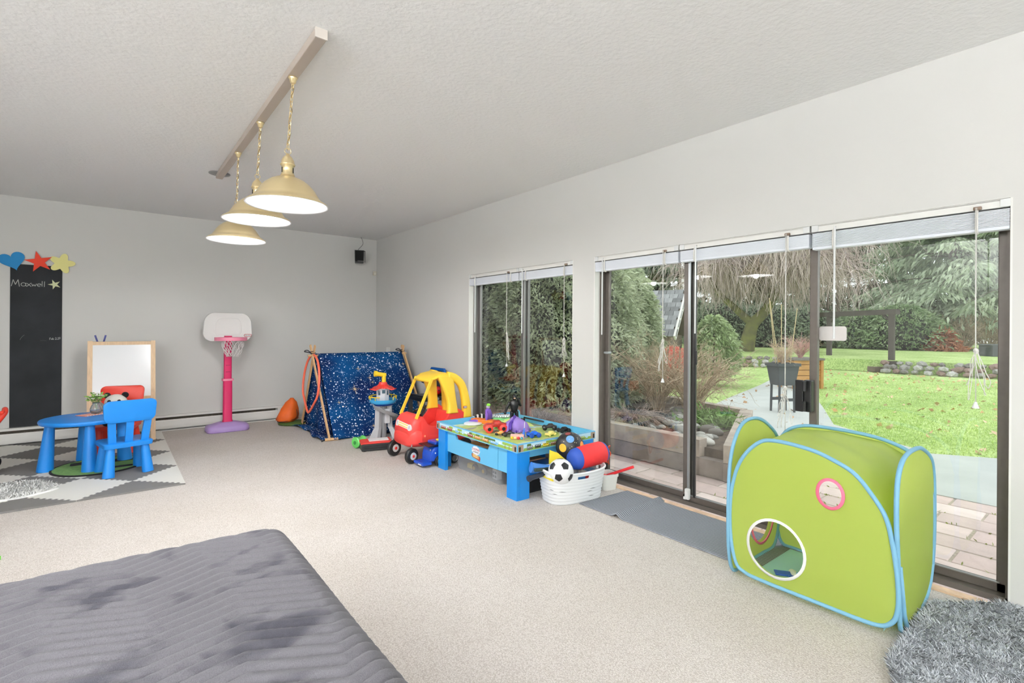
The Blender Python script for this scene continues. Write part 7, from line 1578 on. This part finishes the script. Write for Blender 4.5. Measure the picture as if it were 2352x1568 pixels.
n = 2600; a = rng.uniform(0, 2 * PI, n); rr = np.sqrt(rng.uniform(0, 1, n)); zz_ = rng.uniform(0, 1, n); Pf = np.stack([np.cos(a) * rr * 1.0 * (1 - zz_ * 0.8), np.sin(a) * rr * 1.0 * (1 - zz_ * 0.8), zz_ * 1.05], 1); Df = rng.normal(size=(n, 3)); Df[:, 2] -= 0.8
t = thing('dead_fern', 'heap of rust brown dead fern before the woods', 'fern', at(2168, 25, 0.25)); o = quads('fronds', leaves(Pf, Df, 0.35, 0.08), FERN, t); o['kind'] = 'stuff'
RHO = mat('rhododendron_leaf', (146, 166, 112), 0.5, col2=(196, 208, 166), scale=3, island=0.3, thin_sss=0.4)
arbor('rhododendron', 'leafy pale green rhododendron beside the path', at(1640, 12.4), 1.70, 0.55, 3600, (0.16, 0.05), RHO, 0.25, 2.6, 0.25, 'shrub', None, None, 0.04)
bare('bare_shrub', 'leafless brown shrub arching over the river stones', at(1590, 6.6, GZ + 0.24), 1.15, 0.75, 60, TWIG2, 2, 0.008, 0.35)
bare('bare_shrub', 'dense dry shrub in front of the red garden chair', at(1510, 7.0, GZ + 0.24), 1.25, 0.85, 80, TWIG2, 2, 0.007, 0.3)
bare('dry_plant', 'low tangle of dry purple-brown stems along the timber edge', at(1450, 6.0, GZ + 0.24), 0.42, 0.55, 130, mat('dry_stem', (150, 128, 122), 0.9, col2=(190, 170, 160), scale=4, island=0.3), 1, 0.006, 0.9)
bare('dry_plant', 'low tangle of dry stems below the narrow window', at(1240, 5.6, GZ + 0.24), 0.5, 0.7, 130, mat('dry_stem'), 1, 0.006, 0.8)
bare('bare_shrub', 'twiggy bare shrub rising behind the toy figure outside', at(1215, 6.9, GZ + 0.24), 1.4, 0.42, 40, mat('dark_twig', (86, 78, 70), 0.9), 2, 0.009, 0.3)
n = 900; Pf = rng.normal(size=(n, 3)) * np.array([0.16, 0.16, 0.05]); Df = rng.normal(size=(n, 3)); Df[:, 2] = np.abs(Df[:, 2]) * 0.5
t = thing('green_fern', 'small green fern on the river stones', 'fern', at(1638, 5.9, GZ + 0.28)); o = quads('fronds', leaves(Pf, Df, 0.16, 0.02), mat('fern_green', (120, 150, 84), 0.8, island=0.2, var=0.1), t); o['kind'] = 'stuff'

# ================================================================ stone wall, terrace, arbor
o = MB().prism([(17.6, 11.5), (18.2, 10.2), (19.6, 8.6), (20.4, 5.0), (20.6, 3.2), (21.6, 0.5), (23, -6), (60, -12), (60, 40), (17, 40)], GZ, 0.30).build('upper_lawn', LAWN); tag(o, 'raised lawn terrace behind the stone wall', 'lawn', None, 'structure')
t = thing('stone_wall', 'low dry stone wall holding up the far lawn', 'stone wall', (19.5, 6, GZ))
ws_ = [mat('wall_stone_%d' % i, c, 0.9, var=0.2, scale=5, bump=0.4, bscale=10) for i, c in enumerate(((150, 146, 142), (122, 116, 112), (176, 172, 168), (134, 110, 102)))]
wm = []
for i in range(8):
    mb = MB(); mb.ico((0, 0, 0), 1.0, (1, 0.8, 0.62), 1, 0.16); oo = mb.build('stone', ws_[i % 4]); wm.append(oo.data); bpy.data.objects.remove(oo)
line = [(17.4, 11.6), (18.0, 10.1), (19.4, 8.5), (20.15, 5.0), (20.35, 3.2), (21.35, 0.5), (22.2, -3)]
for (a, b) in zip(line, line[1:]):
    A, B = Vector(a), Vector(b); L_ = (B - A).length; nn = int(L_ / 0.27)
    for i in range(nn):
        for lv in range(3):
            p = A.lerp(B, (i + rnd.random() * 0.6) / nn); s = rnd.uniform(0.11, 0.19)
            if 5.3 < p.y < 8.2 and p.x > 19: continue
            oo = addmesh('stone', wm[rnd.randrange(8)], None, t, (p.x - 19.5 - 0.12 * (2 - lv) + rnd.uniform(-0.05, 0.05), p.y - 6, 0.07 + lv * 0.13), (rnd.uniform(-0.3, 0.3), rnd.uniform(-0.3, 0.3), rnd.uniform(0, 6))); oo.scale = (s, s, s)
DKW = mat('dark_arbor_wood', (78, 70, 66), 0.85, var=0.15, scale=4)
pr1, pr2 = Vector((20.6, 5.15, GZ)), Vector((22.4, 7.65, GZ))
t = thing('garden_arbor', 'dark wooden garden arbor with steps in the stone wall', 'arbor', pr1)
d = pr2 - pr1
for b in (Vector((0, 0, 0)), d):
    MB().box((b.x, b.y, 0.98), (0.16, 0.16, 1.96)).build('post', DKW, t); MB().box((b.x - 0.05, b.y, 0.32), (0.42, 0.42, 0.12)).build('post_collar', DKW, t)
    MB().bar((b.x, b.y, 1.7), (b.x + d.x * 0.12 * (1 if b.length < 1 else -1), b.y + d.y * 0.12 * (1 if b.length < 1 else -1), 1.95), 0.07, 0.07).build('brace', DKW, t)
un = d.normalized(); MB().bar(-un * 0.25 + Vector((0, 0, 2.03)), d + un * 0.6 + Vector((0, 0, 2.03)), 0.16, 0.18).build('beam', DKW, t)
for j in range(2): MB().bar(Vector((-0.5 + 0.35 * j, 0.2, 0.09 + 0.17 * j)), d + Vector((-0.5 + 0.35 * j, -0.2, 0.09 + 0.17 * j)), 0.3, 0.16).build('step', mat('step_timber', (112, 96, 84), 0.9, var=0.2, scale=4), t)

# ================================================================ planters, shed roof, chairs
CHP = mat('charcoal_planter', (76, 80, 84), 0.7, var=0.1, scale=6)
RPS = (0.66, 0.66, 0.97)
t = thing('raised_planter', 'charcoal raised planter on four legs with dry stalks on the path', 'planter', (8.85, 3.72, GZ), math.radians(-30))
mb = MB(); mb.loft([[(p[0], p[1], z) for p in rrect(w, dd, 0.02, 3)] for z, w, dd in ((0.47, 0.46, 0.36), (0.80, 0.60, 0.46), (0.80, 0.66, 0.52), (0.85, 0.66, 0.52), (0.85, 0.58, 0.44), (0.72, 0.56, 0.42))]); mb.build('box', CHP, t)
for sx in (-1, 1):
    for sy in (-1, 1): MB().bar((sx * 0.21, sy * 0.16, 0), (sx * 0.20, sy * 0.15, 0.50), 0.05, 0.05).build('leg', CHP, t)
for sy in (-1, 1): MB().box((0, sy * 0.155, 0.22), (0.4, 0.03, 0.05)).build('stretcher', CHP, t)
MB().box((0, 0, 0.78), (0.56, 0.42, 0.04)).build('soil', mat('garden_soil'), t)
t.scale = RPS
bare('dry_stalks', 'tangle of straw coloured dry stalks in the charcoal planter', (8.85, 3.72, GZ + 0.77), 0.50, 0.20, 60, mat('straw_stalk', (196, 172, 146), 0.9, col2=(222, 202, 180), scale=4, island=0.2), 1, 0.006, 0.25, 'dry plant')
t = thing('plant_stakes', 'thin bamboo stakes standing in the charcoal planter', 'stakes', (8.85, 3.72, GZ + 0.77))
for (x, y, dx, dy, h) in ((-0.2, 0.1, -0.15, 0.05, 1.35), (-0.05, 0.1, -0.1, 0.1, 1.3), (0.15, 0.1, 0.1, 0.05, 1.25), (0.22, -0.1, 0.15, -0.05, 1.15)): MB().cyl((x * 0.6, y * 0.6, 0), (x * 0.6 + dx, y * 0.6 + dy, h * 0.85), 0.007, n=6).build('stake', mat('bamboo', (200, 180, 140), 0.8), t)
CDW = mat('cedar_wood', (190, 140, 84), 0.8, var=0.12, scale=6)
t = thing('cedar_planter', 'orange-brown cedar planter behind the charcoal planter', 'planter', (12.9, 5.02, GZ), math.radians(-28))
for k in range(4): MB().box((0, 0, 0.25 + k * 0.13), (0.75, 0.5, 0.12), bev=0.006, seg=1).build('board', CDW, t)
for sx in (-1, 1):
    for sy in (-1, 1): MB().box((sx * 0.36, sy * 0.24, 0.36), (0.07, 0.07, 0.72)).build('leg', CDW, t)
MB().box((0, 0, 0.70), (0.84, 0.58, 0.05)).build('top_rim', mat('grey_rim', (120, 112, 108), 0.8), t)
bare('dry_bush', 'pinkish dry flower stalks in the cedar planter', (12.9, 5.02, GZ + 0.72), 0.7, 0.45, 60, mat('pink_stalk', (200, 160, 150), 0.9), 1, 0.008, 0.3, 'dry plant')
# shingled roof of a small garden shed
t = thing('garden_shed', 'small garden shed with grey shingle roof behind the evergreens', 'shed', at(1484, 12.5), math.radians(18))
SHW = mat('shed_wall', (120, 108, 96), 0.9, var=0.15, scale=4); SHS = [mat('shingle_%d' % i, c, 0.9, var=0.15, scale=8) for i, c in enumerate(((134, 134, 134), (116, 116, 116), (150, 150, 150)))]
MB().box((0.0, 0.0, 0.62), (1.0, 1.5, 1.24)).build('wall', SHW, t)
hh0, hh1, hw0 = 1.22, 2.28, 0.95
sm_ = []
for m in SHS:
    mb = MB(); mb.box((0, 0, 0), (0.20, 0.19, 0.018)); oo = mb.build('shingle', m); sm_.append(oo.data); bpy.data.objects.remove(oo)
sl_ = Vector((hw0, 0, hh1 - hh0)); ang = math.atan2(hh1 - hh0, hw0); ls = sl_.length; nr = int(ls / 0.14)
for side in (-1, 1):
    mb = MB(); mb.bar((side * hw0, 0, hh0), (0, 0, hh1), 1.9, 0.03, up=(0, 0, 1)); mb.build('roof_deck', SHW, t)
    for i in range(nr):
        for j in range(10):
            u = (i + 0.5) / nr; x = side * hw0 * (1 - u); z = hh0 + (hh1 - hh0) * u
            addmesh('shingle', rnd.choice(sm_), None, t, (x + side * 0.02, -0.92 + j * 0.2 + (0.1 if i % 2 else 0), z + 0.03), (0, side * ang + (0.06 if side > 0 else -0.06), 0))
for y in (-0.98, 0.98):
    for side in (-1, 1): MB().bar((side * (hw0 + 0.05), y, hh0 - 0.03), (0, y, hh1 + 0.01), 0.04, 0.13, up=(0, 0, 1)).build('bargeboard', mat('white_board', (214, 210, 204), 0.7), t)
# red garden chair
REDW = mat('red_garden_wood', (206, 76, 66), 0.7, var=0.08, scale=6)
t = thing('garden_chair', 'faded red slatted garden armchair behind the dry shrubs', 'garden chair', at(1530, 9.3), math.radians(-60))
for k in range(6): MB().bar((-0.25 + k * 0.10, 0.18, 0.36), (-0.28 + k * 0.113, 0.52, 1.0 + 0.06 * math.sin(PI * (k + 0.5) / 6)), 0.085, 0.02, up=(0, -1, 0.4)).build('back_slat', REDW, t)
for k in range(5): MB().bar((-0.28, -0.30 + k * 0.11, 0.44 - 0.02 * k), (0.28, -0.30 + k * 0.11, 0.44 - 0.02 * k), 0.09, 0.02).build('seat_slat', REDW, t)
for s in (-1, 1):
    MB().box((s * 0.36, -0.05, 0.60), (0.13, 0.70, 0.022)).build('arm', REDW, t); MB().box((s * 0.31, -0.32, 0.30), (0.03, 0.10, 0.60)).build('leg', REDW, t); MB().bar((s * 0.29, -0.32, 0.40), (s * 0.29, 0.50, 0.03), 0.03, 0.11).build('rear_leg', REDW, t); MB().box((s * 0.31, 0.22, 0.45), (0.03, 0.06, 0.32)).build('arm_support', REDW, t)
# white slatted fence outside the narrow window
t = thing('white_fence', 'white slatted fence seen at the edge of the narrow window', 'fence', at(1118, 9.2), math.radians(-40))
for k in range(6): MB().box((0, 0, 0.18 + k * 0.26), (1.0, 0.03, 0.07)).build('slat', mat('fence_white', (226, 226, 224), 0.6), t)
for x in (-0.48, 0.48): MB().box((x, 0.03, 0.8), (0.08, 0.05, 1.6)).build('post', mat('fence_white'), t)
# dark compost box on the terrace
t = thing('garden_box', 'dark grey garden storage box at the end of the stone wall', 'storage box', at(2305, 20.0, 0.30), math.radians(-45)); MB().box((0, 0, 0.22), (1.3, 0.7, 0.44), bev=0.02).build('body', mat('box_dark', (76, 78, 82), 0.7), t); MB().box((0, 0, 0.46), (1.36, 0.76, 0.05), bev=0.01).build('lid', mat('box_lid', (92, 94, 98), 0.7), t)
# ================================================================ sub-parts: pieces that belong to a part of their thing
SUB = {'hub': ('wheel',), 'hub_cap': ('wheel',), 'rim': ('wheel',), 'pupil': ('headlight_band',), 'headlight': ('headlight_band',), 'yellow_stripe': ('headlight_band',), 'badge': ('backboard', 'rear_pillar'), 'badge_plate': ('backboard', 'rear_pillar'),
       'lettering': ('backboard', 'rear_pillar', 'grille'), 'crest_cloud': ('drawer_front',), 'crest_ribbon': ('drawer_front',), 'crest_panel': ('drawer_front',), 'crest_lettering': ('drawer_front',), 'blossom_centre': ('blossom',),
       'pane': ('sash',), 'glazing_bead': ('sash',), 'chalk_name': ('panel',), 'chalk_date': ('panel',), 'chalk_star': ('panel',), 'chalk_smudge': ('panel',), 'black_patch': ('shell', 'pile'), 'printed_planet': ('shell',), 'printed_dot': ('shell',),
       'edge_stripe': ('crown',), 'opening_trim': ('front_panel', 'back_panel', 'end_panel'), 'piping': ('front_panel', 'back_panel', 'end_panel'), 'printed_star': ('front_cloth',), 'sign_panel': ('sign',), 'sign_lettering': ('sign',),
       'notch': ('upper_pole',), 'raised_border': ('backboard',), 'printed_shape': ('rim',), 'eye_patch': ('head',), 'nose': ('head',), 'ear': ('head',), 'face': ('head',), 'hair': ('head',), 'weave_slit': ('wall',), 'marker_scribble': ('backrest',),
       'shade_lining': ('shade',), 'warning_label': ('shade',), 'vent_slot': ('neck',), 'white_stripe': ('cab',), 'crest': ('cab',), 'window_band': ('cab',), 'printed_panel': ('carton',)}
def _ctr(o):
    bb = [Vector(c) for c in o.bound_box]; return sum(bb, Vector()) / 8
for root in [o for o in bpy.data.objects if o.parent is None and o.children]:
    kids = list(root.children)
    for c in kids:
        want = SUB.get(c.name.split('.')[0])
        if not want: continue
        cand = [k for k in kids if k is not c and k.name.split('.')[0] in want and k.location.length < 1e-6 and k.parent is root]
        if not cand: continue
        cc = _ctr(c); c.parent = min(cand, key=lambda k: (_ctr(k) - cc).length)
bpy.context.view_layer.update()
